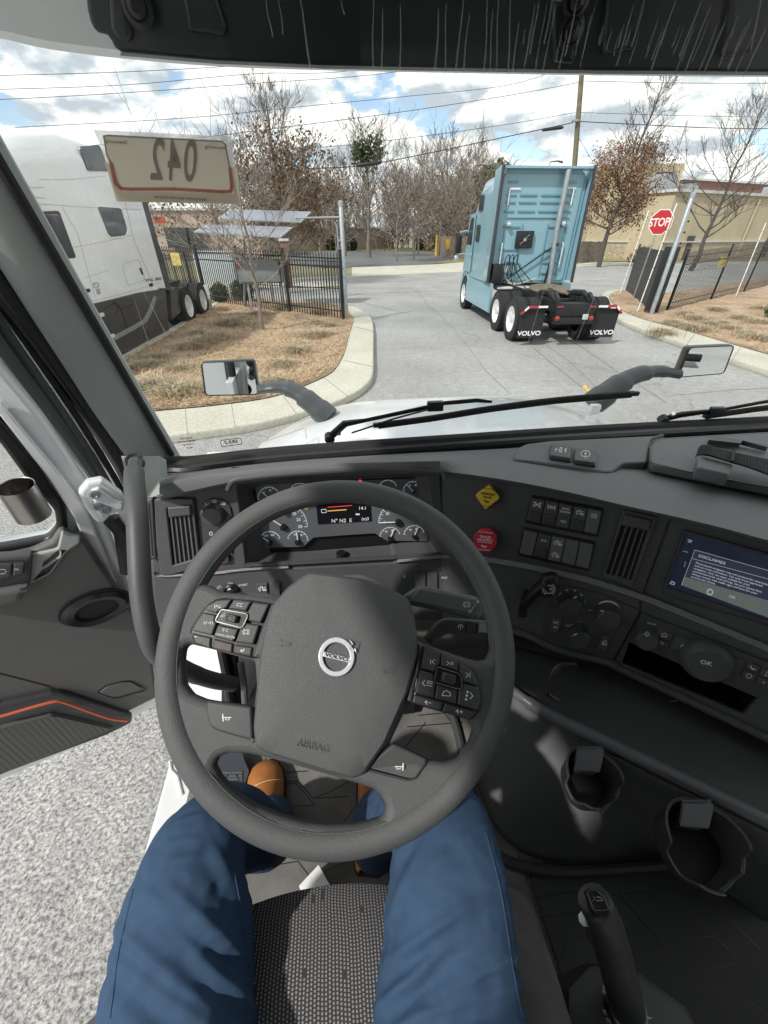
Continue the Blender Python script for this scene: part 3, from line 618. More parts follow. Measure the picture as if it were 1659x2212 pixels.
# plank fences across the street
def planks(label,A,Bp,h,yel=False):
    d=(Bp-A); Ln=d.length; d.normalize(); t=empty('plank_fence',A,label,'fence'); rg=random.Random(int(Ln*10)); n=int(Ln/.17); per=max(1,n//4)
    for s0 in range(0,n,per):
        B=Part('plank_panel')
        for i in range(s0,min(n,s0+per)):
            p=A+d*(i+.5)*Ln/n; hh=h+rg.uniform(-.04,.04); box(B,(p.x,p.y,hh/2),(Ln/n*.93,.03,hh),WRD,(0,0,math.atan2(d.y,d.x)))
        B.build(t)
    for i in range(5):
        p=A+d*Ln*i/4; B=Part('post'); box(B,(p.x,p.y+.08,h/2),(.1,.1,h+.05),WRD); B.build(t)
    if yel: B=Part('bollard'); tube(B,[A+Vector((-.25,-.2,0)),A+Vector((-.25,-.2,h+.1))],.16,YEL2,12); B.build(t,'yellow painted end post')
    return t
YEL2=mat('safety_yellow',(.65,.42,.05),.6,var=(3,.15))
a=at(945,553);b=at(1030,564); planks('brown plank fence with a yellow end post left of the blue truck',a,b,topz(a,510),True)
a=at(1232,568);b=at(1300,565); planks('weathered plank fence between the blue truck and brown leafed tree',a,b,topz(a,522))
p=at(963,555); p=YY(968,528,p.y-1.5); smallplate('notice','small yellow notice on the brown plank fence','notice',p,.6,1.0,(0,-1,0),YEL2)

# buildings across the street
TAN=mat('tan_render',(.47,.40,.28),.85,var=(.6,.08)); TAN2=mat('pinkish_render',(.42,.34,.28),.85,var=(.5,.1)); BRK=mat('red_brick',(.20,.11,.085),.85,var=(6,.35)); STN=mat('split_stone',(.42,.35,.26),.9,bump=(12,.8,.02),var=(5,.4)); COP=mat('pale_coping',(.55,.56,.55),.6)
def bldg(name,label,A,Bp,top,m,depth=18,cop=True,band=0,parts=None):
    d=(Bp-A).normalized(); n=Vector((-d.y,d.x,0)); t=empty(name,A,label,'building'); q=[A,Bp,Bp+n*depth,A+n*depth]
    B=Part('wall'); vs=[(p.x,p.y,z) for z in (0,top) for p in q]; B.add(vs,[(0,1,5,4),(1,2,6,5),(2,3,7,6),(3,0,4,7),(4,5,6,7)],m); B.build(t)
    if cop: B=Part('coping'); c=sum(q,Vector())/4; box(B,(c.x,c.y,top+.12),((Bp-A).length+.5,depth+.5,.24),COP,(0,0,math.atan2(d.y,d.x))); B.build(t)
    if band: B=Part('stone_base'); c=(A+Bp)/2-n*.08; box(B,(c.x,c.y,band/2),((Bp-A).length,.18,band),STN,(0,0,math.atan2(d.y,d.x))); box(B,(c.x-n.x*.05,c.y-n.y*.05,band+.06),((Bp-A).length,.3,.12),COP,(0,0,math.atan2(d.y,d.x))); B.build(t)
    return t,d,n
A=Vector((29,58,0)); A=dist(1268,52); Bq=dist(1432,50); hT=topz(A,356); tall,d,n=bldg('tan_building','tall tan rendered block behind the brown leafed tree',A,Bq,hT,TAN,14,False,topz(A,556)*0+1.6)
B=Part('downpipe'); p=A.lerp(Bq,.93)-n*.15; tube(B,[p,p+Vector((0,0,hT-.3))],.12,TAN,8); B.build(tall)
A=dist(1432,47); Bq=dist(1900,62); hL=topz(A,414); low,d,n=bldg('low_building','long low tan building with a pale parapet behind the right fence',A,Bq,hL,TAN,22,True,1.6)
rz=math.atan2(d.y,d.x)
for s in (.30,.62,.86): B=Part('downpipe'); p=A.lerp(Bq,s)-n*.15; tube(B,[p,p+Vector((0,0,hL-.3))],.12,TAN2,8); B.build(low)
for s in (.10,.42): 
    p=A.lerp(Bq,s)-n*.12; B=Part('door'); box(B,(p.x,p.y,1.1),(1.1,.1,2.2),PLD,(0,0,rz)); o=B.build(low); h=Part('handle'); box(h,(p.x+.35,p.y-.1,1.0),(.12,.06,.05),STL); h.build(o)
for s,w_,h_ in ((.03,2.2,1.6),(.12,1.2,1.0),(.47,2.0,1.3)):
    p=A.lerp(Bq,s)+n*3; B=Part('rooftop_unit'); box(B,(p.x,p.y,hL+h_/2),(w_,1.8,h_),GAL,(0,0,rz),.05); box(B,(p.x,p.y,hL+h_+.1),(w_*.6,1.0,.2),PLD,(0,0,rz),.03); B.build(low)
A=dist(1440,66); Bq=dist(1950,84); t,_,_=bldg('brick_building','red brick upper storey rising behind the low tan building',A,Bq,topz(A,388),BRK,12,True)
p=dist(1415,48); B=Part('roof_lamp')
A=dist(300,62);Bq=dist(560,60); tl_,d,n=bldg('shop_building','pinkish building with a red fascia behind the left fence',A,Bq,topz(A,455),TAN2,14,True)
B=Part('fascia_sign'); c=dist(352,60.5); box(B,(c.x,c.y,topz(c,475)),(1.3,.2,.6),mat('fascia_red',(.5,.07,.04),.6),None,.02); B.build(tl_)
for x in (380,420,470,520): c=dist(x,60.8); B=Part('window'); box(B,(c.x,c.y,2.0),(2.6,.2,2.0),DGL,(0,0,math.atan2(d.y,d.x))); B.build(tl_)
A=dist(575,80);Bq=dist(850,95); bldg('warehouse','pale low warehouse seen between the trees beyond the gate post',A,Bq,topz(A,492),TAN2,14,True)
a=dist(640,30); B=Part('brick_pier'); p0=YY(590,560,22.5);p1=YY(640,508,22.5); box(B,((p0.x+p1.x)/2,22.5,p1.z/2),(.35,.35,p1.z*.8),BRK,None,.01); box(B,((p0.x+p1.x)/2,22.5,p1.z*.9+.05),(.45,.45,.1),COP,None,.02); tag(B.build(),'red brick pier with a pale cap behind the solar panels','pier')

# utility pole and wires
POL=mat('pole_wood',(.17,.15,.10),.9,var=(3,.3)); b=G(1224,573); tp=YY(1266,40,b.y); t=empty('utility_pole',b,'tall leaning wooden utility pole behind the blue truck','pole')
B=Part('pole'); tube(B,[b,b.lerp(tp,.5),tp],[.24,.2,.16],POL,12); B.build(t)
B=Part('crossarm'); q=YY(1240,262,b.y); box(B,(q.x,q.y-.2,q.z),(.5,.3,.12),GAL,None,.01); B.build(t)
WB=mat('cable_black',(.015,.015,.017),.6)
def wire(label,P,r_,dy=None):
    k=len(P); pts=[YY(x,y,b.y+(dy or 0)*(i/(k-1))) for i,(x,y) in enumerate(P)]; B=Part('overhead_wire'); tube(B,cat(pts,6),r_*.75,WB,5); return tag(B.build(),label,'wire','overhead wires')
wire('lowest thick black cable running left from the utility pole, carrying a splice case',[(1238,265),(1106,293),(950,326),(800,355),(706,363),(500,368),(250,360)],.038,-8)
wire('second wire up on the left of the utility pole',[(1243,243),(1106,267),(900,296),(710,317),(500,330),(200,333)],.02,-8)
wire('third wire up on the left of the utility pole',[(1256,177),(1106,205),(880,240),(653,270),(400,300),(100,320)],.022,-8)
wire('fourth wire up on the left of the utility pole',[(1262,130),(1106,182),(880,208),(653,230),(400,255),(0,277)],.018,-8)
wire('wire crossing the blue gap of sky at upper left, uppermost',[(1262,60),(900,118),(553,140),(276,155),(0,163),(-200,168)],.018,-8)
wire('wire crossing the blue gap of sky at upper left, middle one',[(1262,70),(780,150),(553,159),(276,183),(0,193),(-200,197)],.018,-8)
wire('wire crossing the blue gap of sky at upper left, lowest',[(1262,90),(860,155),(553,180),(276,200),(0,215),(-200,220)],.018,-8)
wire('top wire on the right of the utility pole',[(1263,175),(1450,179),(1659,180),(1900,178)],.022,3)
wire('middle wire on the right of the utility pole',[(1249,243),(1450,249),(1659,253),(1900,254)],.02,3)
wire('thick lowest cable on the right of the utility pole',[(1243,262),(1400,270),(1530,276),(1659,278),(1900,276)],.036,3)
wire('guy wire slanting down right of the utility pole',[(1244,287),(1262,318),(1282,352),(1330,440)],.018,0)
for x,y,lb,dd in ((798,354,'black splice case on the low cable before the mistletoe tree',-5.3),(1194,278,'black splice case on the low cable beside the utility pole',-.7)):
    c=YY(x,y,b.y+dd); B=Part('splice_case'); tube(B,[c-Vector((.85,0,.10)),c-Vector((.75,0,.08)),c+Vector((.75,0,.08)),c+Vector((.85,0,.10))],[.04,.10,.10,.04],WB,8); tag(B.build(),lb,'splice case')
for x,y,d_ in ((1012,358,70),(1160,350,60)):
    p=dist(x,d_); h=topz(p,y); t=empty('street_lamp',p,'thin street lamp above the trees '+('left of the blue truck' if x<1100 else 'behind the blue cab roof'),'lamp'); B=Part('pole'); tube(B,[p,p+Vector((0,0,h))],[.1,.06],GAL,8); B.build(t); B=Part('lamp_head'); tube(B,[p+Vector((0,0,h)),p+Vector((.9,0,h+.1)),p+Vector((1.6,0,h))],[.05,.07,.12],PLD,8); B.build(t)
# ======================= the two other trucks =======================
BLU=mat('light_blue_paint',(.225,.39,.465),.3,coat=.5,var=(2,.04)); BLUD=mat('blue_groove_shade',(.14,.30,.37),.4)  # darker blue paints the shade of the rear panel grooves into the ribs
TYR=mat('tyre_rubber',(.022,.022,.024),.8,bump=(60,.6,.005),var=(12,.3)); ALU=mat('wheel_alloy',(.80,.81,.82),.35,.35,var=(6,.08)); CHS=mat('chassis_black',(.012,.012,.013),.5,var=(5,.4)); TLR=mat('tail_red',(.33,.03,.03),.25,coat=.6); SHD=mat('dark_grey_skirt',(.035,.037,.042),.35,coat=.2,var=(3,.2)); GRS_=mat('greasy_steel',(.26,.20,.15),.5,.6,var=(14,.4))
def truck_wheel(t,x,y,side,r_=.51,w_=.29,dual=True,name='wheel'):
    "side=+1: outer face towards +x"
    o=None; tyre=Part('tyre'); P=[]
    for k in range(2 if dual else 1):
        c=x-side*(w_*.5+k*(w_+.04)); pr=[(r_*.60,-w_/2),(r_*.9,-w_/2),(r_*.985,-w_*.40),(r_,-w_*.3)]
        for g in (-.2,-.07,.07,.2): pr+=[(r_,w_*(g-.022)),(r_-.014,w_*(g-.018)),(r_-.014,w_*(g+.018)),(r_,w_*(g+.022))]
        pr+=[(r_,w_*.3),(r_*.985,w_*.40),(r_*.9,w_/2),(r_*.60,w_/2)]
        lathe(tyre,(c,y,r_),(side,0,0),pr,TYR,40,cap=False)
        n=48
        for i in range(n):   # shoulder blocks
            a=2*math.pi*i/n
            for s in (-1,1): box(tyre,(c+s*w_*.40,y+math.cos(a)*(r_-.004),r_+math.sin(a)*(r_-.004)),(w_*.18,.04,.022),TYR,Matrix.Rotation(a-math.pi/2,4,'X'))
    rim=Part('rim'); lathe(rim,(x,y,r_),(side,0,0),[(r_*.60,-.01),(r_*.605,.004),(r_*.57,.004),(r_*.55,-.05),(r_*.50,-.13),(r_*.32,-.15),(r_*.30,-.10),(r_*.20,-.07),(r_*.19,-.01),(r_*.08,.0),(.001,.0)],ALU,32,cap=False)
    for i in range(10):
        a=2*math.pi*i/10; tube(rim,[(x-side*.15,y+math.cos(a)*r_*.37,r_+math.sin(a)*r_*.37),(x-side*.105,y+math.cos(a)*r_*.37,r_+math.sin(a)*r_*.37)],.017,CHR,8)
        a+=.31; lathe(rim,(x-side*.141,y+math.cos(a)*r_*.45,r_+math.sin(a)*r_*.45),(side,0,0),[(.022,0),(.021,.002)],CHS,10)
    root=bpy.data.objects.new(name,None); COL.objects.link(root); root.location=(x,y,r_); root.parent=t; root.matrix_parent_inverse=wm(t).inverted()
    tyre.build(root); rim.build(root); return root
def shell(B,secs,m,seg=5,r_=.18):
    "secs: (y, xc, halfwidth, zb, zt, top inset)"
    rows=[]
    for y,xc,hw,zb,zt,ins in secs:
        loop=rnd([(xc-hw,zb),(xc+hw,zb),(xc+hw,zt-.32),(xc+hw-ins,zt),(xc-hw+ins,zt),(xc-hw,zt-.32)],[.03,.03,.14,r_,r_,.14],seg)
        rows.append([(a,y,b) for a,b in loop])
    loft(B,rows,m,closed=True,caps=True)
# ---- light blue tractor, driving away ----
bt=empty('blue_tractor_truck',(5.97,13.3,0),'light blue sleeper cab truck without a trailer driving out of the gate','truck')
XL,XR=4.72,7.22; xc=5.97
B=Part('cab_body'); shell(B,[(13.52,xc,1.23,1.12,3.78,.12),(15.3,xc,1.23,1.12,3.74,.14),(16.0,xc,1.2,1.12,3.25,.2),(16.45,xc,1.17,1.12,2.75,.2),(16.9,xc,1.12,1.1,2.1,.1),(17.6,xc,1.0,.9,1.92,.1),(18.5,xc,.85,.7,1.65,.15),(18.75,xc,.7,.6,1.3,.2)],BLU); cab=B.build(bt)
RP_=Pl((xc,13.515,2.4),(0,-1,0))
B=Part('rear_panel')
plate(B,RP_,[rnd([(XL+.12-xc,-1.22),(XR-.12-xc,-1.22),(XR-.12-xc,1.30),(XL+.12-xc,1.30)],.1)],.03,BLU,.03,.008,px=False)
def rib(x0,x1,z,h=.05): plate(B,RP_,[rnd([(x0-xc,z-2.4),(x1-xc,z-2.4),(x1-xc,z-2.4+h),(x0-xc,z-2.4+h)],.02)],.04,BLUD,.062,.008,px=False)
for z in (3.5,3.22,3.06,2.86):
    rib(4.98,5.25,z); rib(6.62,6.9,z)
    if z<3.3: rib(5.35,5.85,z); rib(5.95,6.5,z)
for z in (2.5,1.95,1.62,1.35): rib(5.0,5.5,z); rib(6.35,6.9,z)
rib(5.05,6.9,2.72,.03)
for x in (5.05,5.55,6.3,6.85): plate(B,RP_,[rnd([(x-xc,-1.1),(x+.03-xc,-1.1),(x+.03-xc,.2),(x-xc,.2)],.01)],.04,BLUD,.062,.006,px=False)
for a_,b_ in (((5.02,3.36),(5.30,3.36)),((5.02,3.36),(5.02,3.02)),((6.55,3.38),(6.86,3.38)),((6.83,3.38),(6.83,3.02))): 
    x0,x1=sorted((a_[0],b_[0])); z0,z1=sorted((a_[1],b_[1])); plate(B,RP_,[[(x0-xc,z0-2.4),(x1+.035-xc,z0-2.4),(x1+.035-xc,z1+.035-2.4),(x0-xc,z1+.035-2.4)]],.004,WHT,.07,0,px=False)
B.build(bt)
for s,x in ((-1,XL-.02),(1,XR+.02)):
    B=Part('side_fairing'); vs=[(x,13.9,1.15),(x,13.9,3.8),(x+s*.02,13.25,3.85),(x+s*.06,13.2,1.2)]; prism(B,vs,.04,BLU,(-s,0,0)); B.build(bt)
    B=Part('fairing_edge'); tube(B,[(x+s*.05-s*.02,13.19,1.15),(x+s*.01-s*.02,13.22,2.5),(x-s*.02,13.24,3.86)],.045,SHD,8); B.build(bt)
B=Part('roof_fairing'); prism(B,[(XL,13.25,3.84),(XR,13.25,3.84),(XR-.05,13.60,3.82),(XL+.05,13.60,3.82)],.05,BLU,(0,0,-1)); B.build(bt)
SP=Pl((XL-.001,15,2),(-1,0,0)); 
B=Part('side_window'); plate(B,SP,[rnd([(1,.85),(0,.85),(0,0),(1,0)] and [(15.0-15,1.0),(15.35-15,1.05),(15.3-15,1.55),(15.0-15,1.5)],.06)],.02,DGL,.012,.004,px=False); 
def side(name,y0,y1,z0,z1,m,lift=.012,slope=0,r_=.06):
    B=Part(name); e=lambda y,z:((SP.ex.dot(Vector((XL,y,z))-SP.o)),z-2)
    plate(B,SP,[rnd([e(y0,z0),e(y1,z0),e(y1-slope,z1),e(y0,z1)],r_)],.02,m,lift,.004,px=False); return B.build(bt)
B=None
side('sleeper_window',14.9,15.35,2.95,3.35,DGL); side('sleeper_window',14.95,15.35,2.15,2.6,DGL)
dr=side('door',15.65,16.75,1.25,2.9,BLU,.012,.45); 
side('door_window',15.78,16.55,2.05,2.8,DGL,.022,.4)
h=Part('handle'); box(h,(XL-.03,15.75,1.75),(.03,.18,.05),CHR,None,.008); h.build(bt)
for s in (-1,1):
    B=Part('skirt')
    x=xc+s*1.18; rows=[[(x,y,.35),(x+s*.06,y,.38),(x+s*.07,y,.9),(x,y,1.14)] for y in (12.95,13.2,15.8,16.0)]; loft(B,rows,BLU,True,caps=True); B.build(bt)
for s in (-1,1):
    x=xc+s*1.08; B=Part('front_fender')
    tube(B,[(x,16.55+.62*math.cos(R(a)),.55+.66*math.sin(R(a))) for a in range(-10,191,20)],.13,BLU,8); B.build(bt)
for s in (-1,1): truck_wheel(bt,xc+s*1.2,16.55,s,dual=False)
for y in (10.95,12.3):
    for s in (-1,1): truck_wheel(bt,xc+s*1.21,y,s)
B=Part('chassis')
for s in (-1,1): box(B,(xc+s*.43,12.6,.92),(.09,5.2,.28),CHS,None,.01)
for y in (10.2,10.9,11.5,12.2,13.0,13.6): box(B,(xc,y,.88),(.8,.14,.22),CHS,None,.01)
for y in (10.95,12.3): tube(B,[(xc-1.0,y,.51),(xc-.25,y,.51),(xc,y,.55),(xc+.25,y,.51),(xc+1.0,y,.51)],[.09,.09,.26,.09,.09],CHS,12)
for s in (-1,1):
    tube(B,[(xc+s*.43,10.1,1.0),(xc+s*.43,10.6,1.15),(xc+s*.43,11.2,1.1)],.07,CHS,6); box(B,(xc+s*.62,11.6,.75),(.22,1.2,.2),CHS,None,.03); lathe(B,(xc+s*.35,13.2,.7),(0,1,0),[(.14,-.3),(.15,-.28),(.15,.28),(.14,.3)],CHS,12)
    prism(B,[(xc+s*.38,10.05,1.08),(xc+s*.38,10.3,1.2),(xc+s*.38,10.3,.7),(xc+s*.38,10.05,.7)],.08,CHS,(s,0,0))
box(B,(xc,10.0,.62),(1.0,.12,.16),CHS,None,.02); box(B,(xc,9.98,.86),(.95,.08,.28),CHS,None,.02)
box(B,(xc,13.5,1.0),(1.9,.5,.06),ALU,None,.01); B.build(bt)
B=Part('fifth_wheel'); FW_=Pl((xc,11.75,1.16),(0,-.12,1),Vector((0,1,0)))
me=[]; lp=[(.52*math.cos(R(a)),.46*math.sin(R(a))) for a in range(-50,231,12)]+[(-.30,-.62),(-.07,-.25),(-.07,.0),(.07,.0),(.07,-.25),(.30,-.62)]
plate(B,FW_,[lp],.06,GRS_,0,.012,px=False); box(B,(xc,11.75,1.02),(.8,.6,.2),CHS,None,.03); B.build(bt)
for s in (-1,1):
    x=xc+s*.94; B=Part('mudflap'); FP=Pl((x,10.18,.55),(0,-1,0)); plate(B,FP,[rnd([(-.31,-.36),(.31,-.36),(.31,.27),(.31,.30),(-.31,.30)],[.03,.03,.02,.02,.02])],.015,RUB,0,.003,px=False)
    c=FP.o+Vector((0,0,-.25)); q=c-EYE; px_=CX+F*q.dot(RT)/q.dot(FW); py_=CY-F*q.dot(UP)/q.dot(FW); text(B,FP,px_,py_,'VOLVO',8.5,WHT,rot=-2,lift=.003,wide=1.25,bold=.03); B.build(bt)
    B=Part('flap_hanger'); q=[(-.33,.20),(-.16,.36),(.31,.36)] if s<0 else [(-.31,.36),(.16,.36),(.33,.20)]
    P=[Vector((x+a,10.14,.55+b_)) for a,b_ in q]; tube(B,P,.03,CHS,6); B.build(bt)
    B=Part('reflector_tape'); D2=Pl((x,10.10,.55),(0,-1,0)); seg_=[(P[i].lerp(P[i+1],a),P[i].lerp(P[i+1],b_),m) for i in range(2) for a,b_,m in ((0,.5,RED if s<0 else WHT),(.5,1,WHT if s<0 else RED))]
    for a,b_,m in seg_:
        d=(b_-a); n=Vector((-d.z,0,d.x)).normalized()*.022; yv=Vector((0,-.05,0)); prism(B,[a-n+yv,b_-n+yv,b_+n+yv,a+n+yv],.006,m,(0,1,0))
    B.build(bt)
    B=Part('tail_light'); lathe(B,(xc+s*.42,9.935,.68),(0,-1,0),[(.058,0),(.055,.02),(.04,.03),(.01,.035)],TLR,20); B.build(bt)
    B=Part('marker_light'); box(B,(xc+s*.40,9.93,.93),(.16,.02,.035),TLR,None,.005); B.build(bt)
B=Part('licence_plate'); box(B,(xc+.27,9.925,.71),(.14,.01,.12),PALE,None,.004); B.build(bt)
B=Part('exhaust_stack'); q=YY(1187,607,13.3)-Vector((.13,0,0)); tpz=YY(1230,366,13.3)-Vector((.13,0,0)); tube(B,[q-Vector((0,0,.3)),q,tpz-Vector((0,0,1.35))],.062,GAL,14); tube(B,[tpz-Vector((0,0,1.35)),tpz],.070,GAL,14); lathe(B,tpz,(0,0,1),[(.070,0),(.065,.004),(.001,.003)],CHS,14); B.build(bt)
B=Part('stack_bracket'); box(B,(q.x,13.42,2.1),(.1,.35,.08),CHS,None,.01); tube(B,[(5.2,13.4,1.15),(6.55,13.38,2.05)],.02,CHS,6); tube(B,[(6.5,13.35,1.1),(6.6,13.35,2.15)],.04,CHS,6); B.build(bt)
B=Part('cooling_fan'); c=Vector((5.67,13.43,2.22)); box(B,c,(.50,.1,.42),CHS,None,.02)
for i in range(8): a=i*math.pi/4; tube(B,[c+Vector((.04*math.cos(a),-.055,.04*math.sin(a))),c+Vector((.17*math.cos(a),-.055,.17*math.sin(a)))],.014,SHD,4)
lathe(B,c+Vector((0,-.05,0)),(0,-1,0),[(.05,0),(.045,.015),(.001,.016)],GAL,10); lathe(B,c+Vector((0,-.048,0)),(0,-1,0),[(.19,0),(.19,.012),(.175,.012),(.175,0)],SHD,24); B.build(bt)
B=Part('air_hose')
for k in range(3):
    x=5.2+k*.13; tube(B,cat([(x,13.4,1.1),(x-.02,13.40,1.7),(x+.06,13.32,1.85),(x+.13,13.36,1.6),(x+.3+k*.2,13.2,1.05),(x+.6,13.0,1.0)],8),.013,BLK,6)
tube(B,cat([(5.35,13.42,1.7),(5.25,13.4,1.3),(5.6,13.35,1.1),(6.2,13.35,1.25)],8),.014,STRAW[2],6); B.build(bt)
for x in (5.03,6.86): B=Part('grab_bar'); tube(B,[(x,13.47,1.5),(x,13.40,1.55),(x,13.40,2.1),(x,13.47,2.15)],.018,ALU,8); B.build(bt)
for x,z in ((5.12,2.58),(6.72,2.6)): B=Part('work_lamp'); lathe(B,(x,13.47,z),(0,-1,0),[(.03,0),(.06,.05),(.06,.12),(.05,.125)],CHR,16); B.build(bt)
B=Part('battery_box'); box(B,(4.95,13.35,1.35),(.3,.3,.55),CHS,None,.03); B.build(bt)
B=Part('mirror'); box(B,(XL-.28,16.6,2.05),(.2,.14,.55),CHS,None,.04); tube(B,[(XL-.25,16.65,2.4),(XL+.05,16.8,2.45)],.03,BLU,6); tube(B,[(XL-.25,16.65,1.75),(XL+.05,16.8,1.75)],.025,CHR,6); lathe(B,(XL-.35,16.5,1.65),(0,-1,0),[(.09,0),(.08,.06),(.01,.09)],CHR,14); B.build(bt)

bt.rotation_euler=(0,0,-R(3.5)); bt.location.x+=.10
# ---- white tractor, parked on the left, facing the viewer ----
wt=empty('white_tractor_truck',(-5.85,13.4,0),'parked white sleeper cab truck on the left with dark grey skirts','truck')
WX=-4.62; xw=-5.87; RW=Matrix.Translation((WX,12,0))@Matrix.Rotation(-R(3.6),4,'Z')@Matrix.Translation((-WX,-12,0)); wt.location=RW@wt.location; wt.rotation_euler=(0,0,-R(3.6)); WP=Pl((WX,12,2),RW.to_3x3()@Vector((1,0,0)))
def rot(o): o.matrix_basis=RW@o.matrix_basis; return o
B=Part('cab_body'); shell(B,[(13.38,xw,1.25,1.10,3.92,.12),(10.8,xw,1.25,1.10,3.95,.18),(9.5,xw,1.25,1.1,3.78,.24),(8.4,xw,1.2,1.1,3.5,.32),(7.7,xw,1.15,1.1,2.9,.3),(7.2,xw,1.1,1.0,2.0,.15),(6.4,xw,1.0,.9,1.9,.15),(5.4,xw,.85,.6,1.6,.2)],WPT,seg=6,r_=.45); rot(B.build(wt))
B=Part('rear_fairing'); prism(B,[(WX-.02,13.35,1.05),(WX-.02,13.35,3.88),(WX-.02,13.78,3.86),(WX-.02,13.78,1.05)],.04,SHD,(-1,0,0)); prism(B,[(WX-2.46,13.35,1.05),(WX-2.46,13.35,3.8),(WX-2.46,13.78,3.78),(WX-2.46,13.78,1.05)],.04,SHD,(-1,0,0)); rot(B.build(wt))
def wpart(name,loop,m,lift=.006,r_=4,th=.014,label=None,holes=None):
    B=Part(name); plate(B,WP,[rnd(loop,r_)]+(holes or []),th,m,lift,.003); return B.build(wt,label)
GAP=mat('panel_gap',(.36,.38,.39),.6)
B=Part('roof_window'); WR=Pl((WX,12,2),(1,0,0)); plate(B,WP,[rnd([(172,316),(216,313),(238,370),(190,369)],6)],.02,DGL,.018,.004); B.build(wt)
B=Part('sleeper_window'); plate(B,WP,[rnd([(211,446),(262,450),(275,495),(272,508),(240,512),(234,505)],5)],.02,DGL,.018,.004); o=B.build(wt)
B=Part('trim'); plate(B,WP,[rnd([(208,443),(265,447),(279,497),(275,512),(238,516),(230,508)],6)],.01,WPT,.010,.003); B.build(o)
B=Part('door_window'); plate(B,WP,[rnd([(60,458),(128,455),(152,520),(100,530)],6)],.02,DGL,.018,.004); B.build(wt)
B=Part('panel_seams')
for P in ([(82,440),(190,448),(305,453)],[(134,447),(168,505),(205,640)],[(270,437),(290,520),(332,618)],[(160,534),(235,520),(283,508)],[(186,600),(215,590),(235,583)],[(200,650),(260,636),(345,610)],[(62,405),(96,405)],[(74,425),(96,428)],[(85,388),(150,388),(230,380)]): stroke(B,WP,P,1.0,GAP,.002,.002)
stroke(B,WP,rnd([(264,570),(300,560),(314,606),(276,617)],6,4),1.0,GAP,.002,.002,closed=True); stroke(B,WP,[(303,580),(308,592)],4,CHS,.004,.003); B.build(wt)
B=Part('badge'); stroke(B,WP,circ(208,616,6,16),1.8,SIL,.006,.004,closed=True); stroke(B,WP,[(202,612),(214,620)],1.6,SIL,.006,.004); plate(B,WP,[[(207,625),(215,623),(218,634),(210,637)]],.006,SIL,.006,0); B.build(wt)
B=Part('lettering'); text(B,WP,332,604,'VNL 860',7,SHD,rot=-8,lift=.003,vert=True,bold=.02); B.build(wt)
B=Part('fuel_flap'); plate(B,WP,[rnd([(322,613),(329,611),(331,618),(324,620)],1)],.01,CHS,.008,.002); B.build(wt)
B=Part('door_handle'); c=WP.at(188,628,.03); box(B,c,(.05,.2,.06),CHS,None,.02); B.build(wt)
B=Part('side_skirt'); plate(B,WP,[rnd([(198,657),(260,642),(300,632),(358,623),(366,720),(310,740),(262,768),(230,776)],3)],.04,SHD,.03,.01); B.build(wt)
B=Part('lower_skirt_trim'); plate(B,WP,[[(240,728),(285,705),(310,690),(322,668),(332,640),(339,640),(330,672),(318,695),(290,713),(248,736)]],.012,GRY,.038,.003)
for P in ([(224,668),(245,655),(258,660),(250,680),(230,683)],[(246,650),(262,668),(264,676)],[(268,648),(286,648),(286,660),(272,664)],[(262,668),(276,712)]): stroke(B,WP,P,1.6,CHS,.034,.003)
B.build(wt)
for x,y in ((212,682),(236,728)): B=Part('cab_step'); c=WP.at(x,y,.04); box(B,c,(.1,.35,.07),ALU,None,.015); B.build(wt)
B=Part('rear_quarter_fender'); prism(B,[WP.at(345,622,.05),WP.at(390,625,.05),WP.at(398,668,.05),WP.at(372,690,.05),WP.at(368,628,.05)],.3,SHD,(-1,0,0)); B.build(wt)
for y in (14.5,15.9):
    for s in (-1,1): rot(truck_wheel(wt,xw+s*1.36 if s>0 else xw-1.25,y,s))
B=Part('chassis'); 
for s in (-1,1): box(B,(xw+s*.43,14.9,.92),(.09,3.4,.28),CHS,None,.01)
for y in (13.9,14.6,15.3,16.2): box(B,(xw,y,.9),(.9,.14,.22),CHS,None,.01)
for y in (14.5,15.85): tube(B,[(xw-1.1,y,.51),(xw,y,.55),(xw+1.2,y,.51)],[.09,.22,.09],CHS,12)
box(B,(xw+.9,13.95,1.02),(.7,.5,.05),CHS,None,.01); lathe(B,(xw,14.9,1.12),(0,0,1),[(.5,0),(.5,.05),(.45,.06)],GRS_,20)
for i in range(7): box(B,(xw+.5+.1*i,14.0+.12*i,1.1-.02*i),(.2,.06,.05),CHS if i%2 else GRS_,None,.01)
box(B,(xw,16.6,.75),(2.3,.08,.1),CHS,None,.01); rot(B.build(wt))
B=Part('mudflap'); box(B,(xw+1.1,16.55,.55),(.6,.02,.7),PALE,None,.005); box(B,(xw-1.0,16.55,.55),(.6,.02,.7),PALE,None,.005); rot(B.build(wt))
B=Part('mirror'); c=WP.at(132,512,.35); box(B,c,(.2,.16,.62),SHD,None,.05); tube(B,[c+Vector((0,0,.2)),WP.at(110,490)],.03,SHD,6); tube(B,[c+Vector((0,0,-.25)),WP.at(115,545)],.03,SHD,6); B.build(wt)
for s in (-1,1): rot(truck_wheel(wt,xw+s*1.2,6.9,s,dual=False))
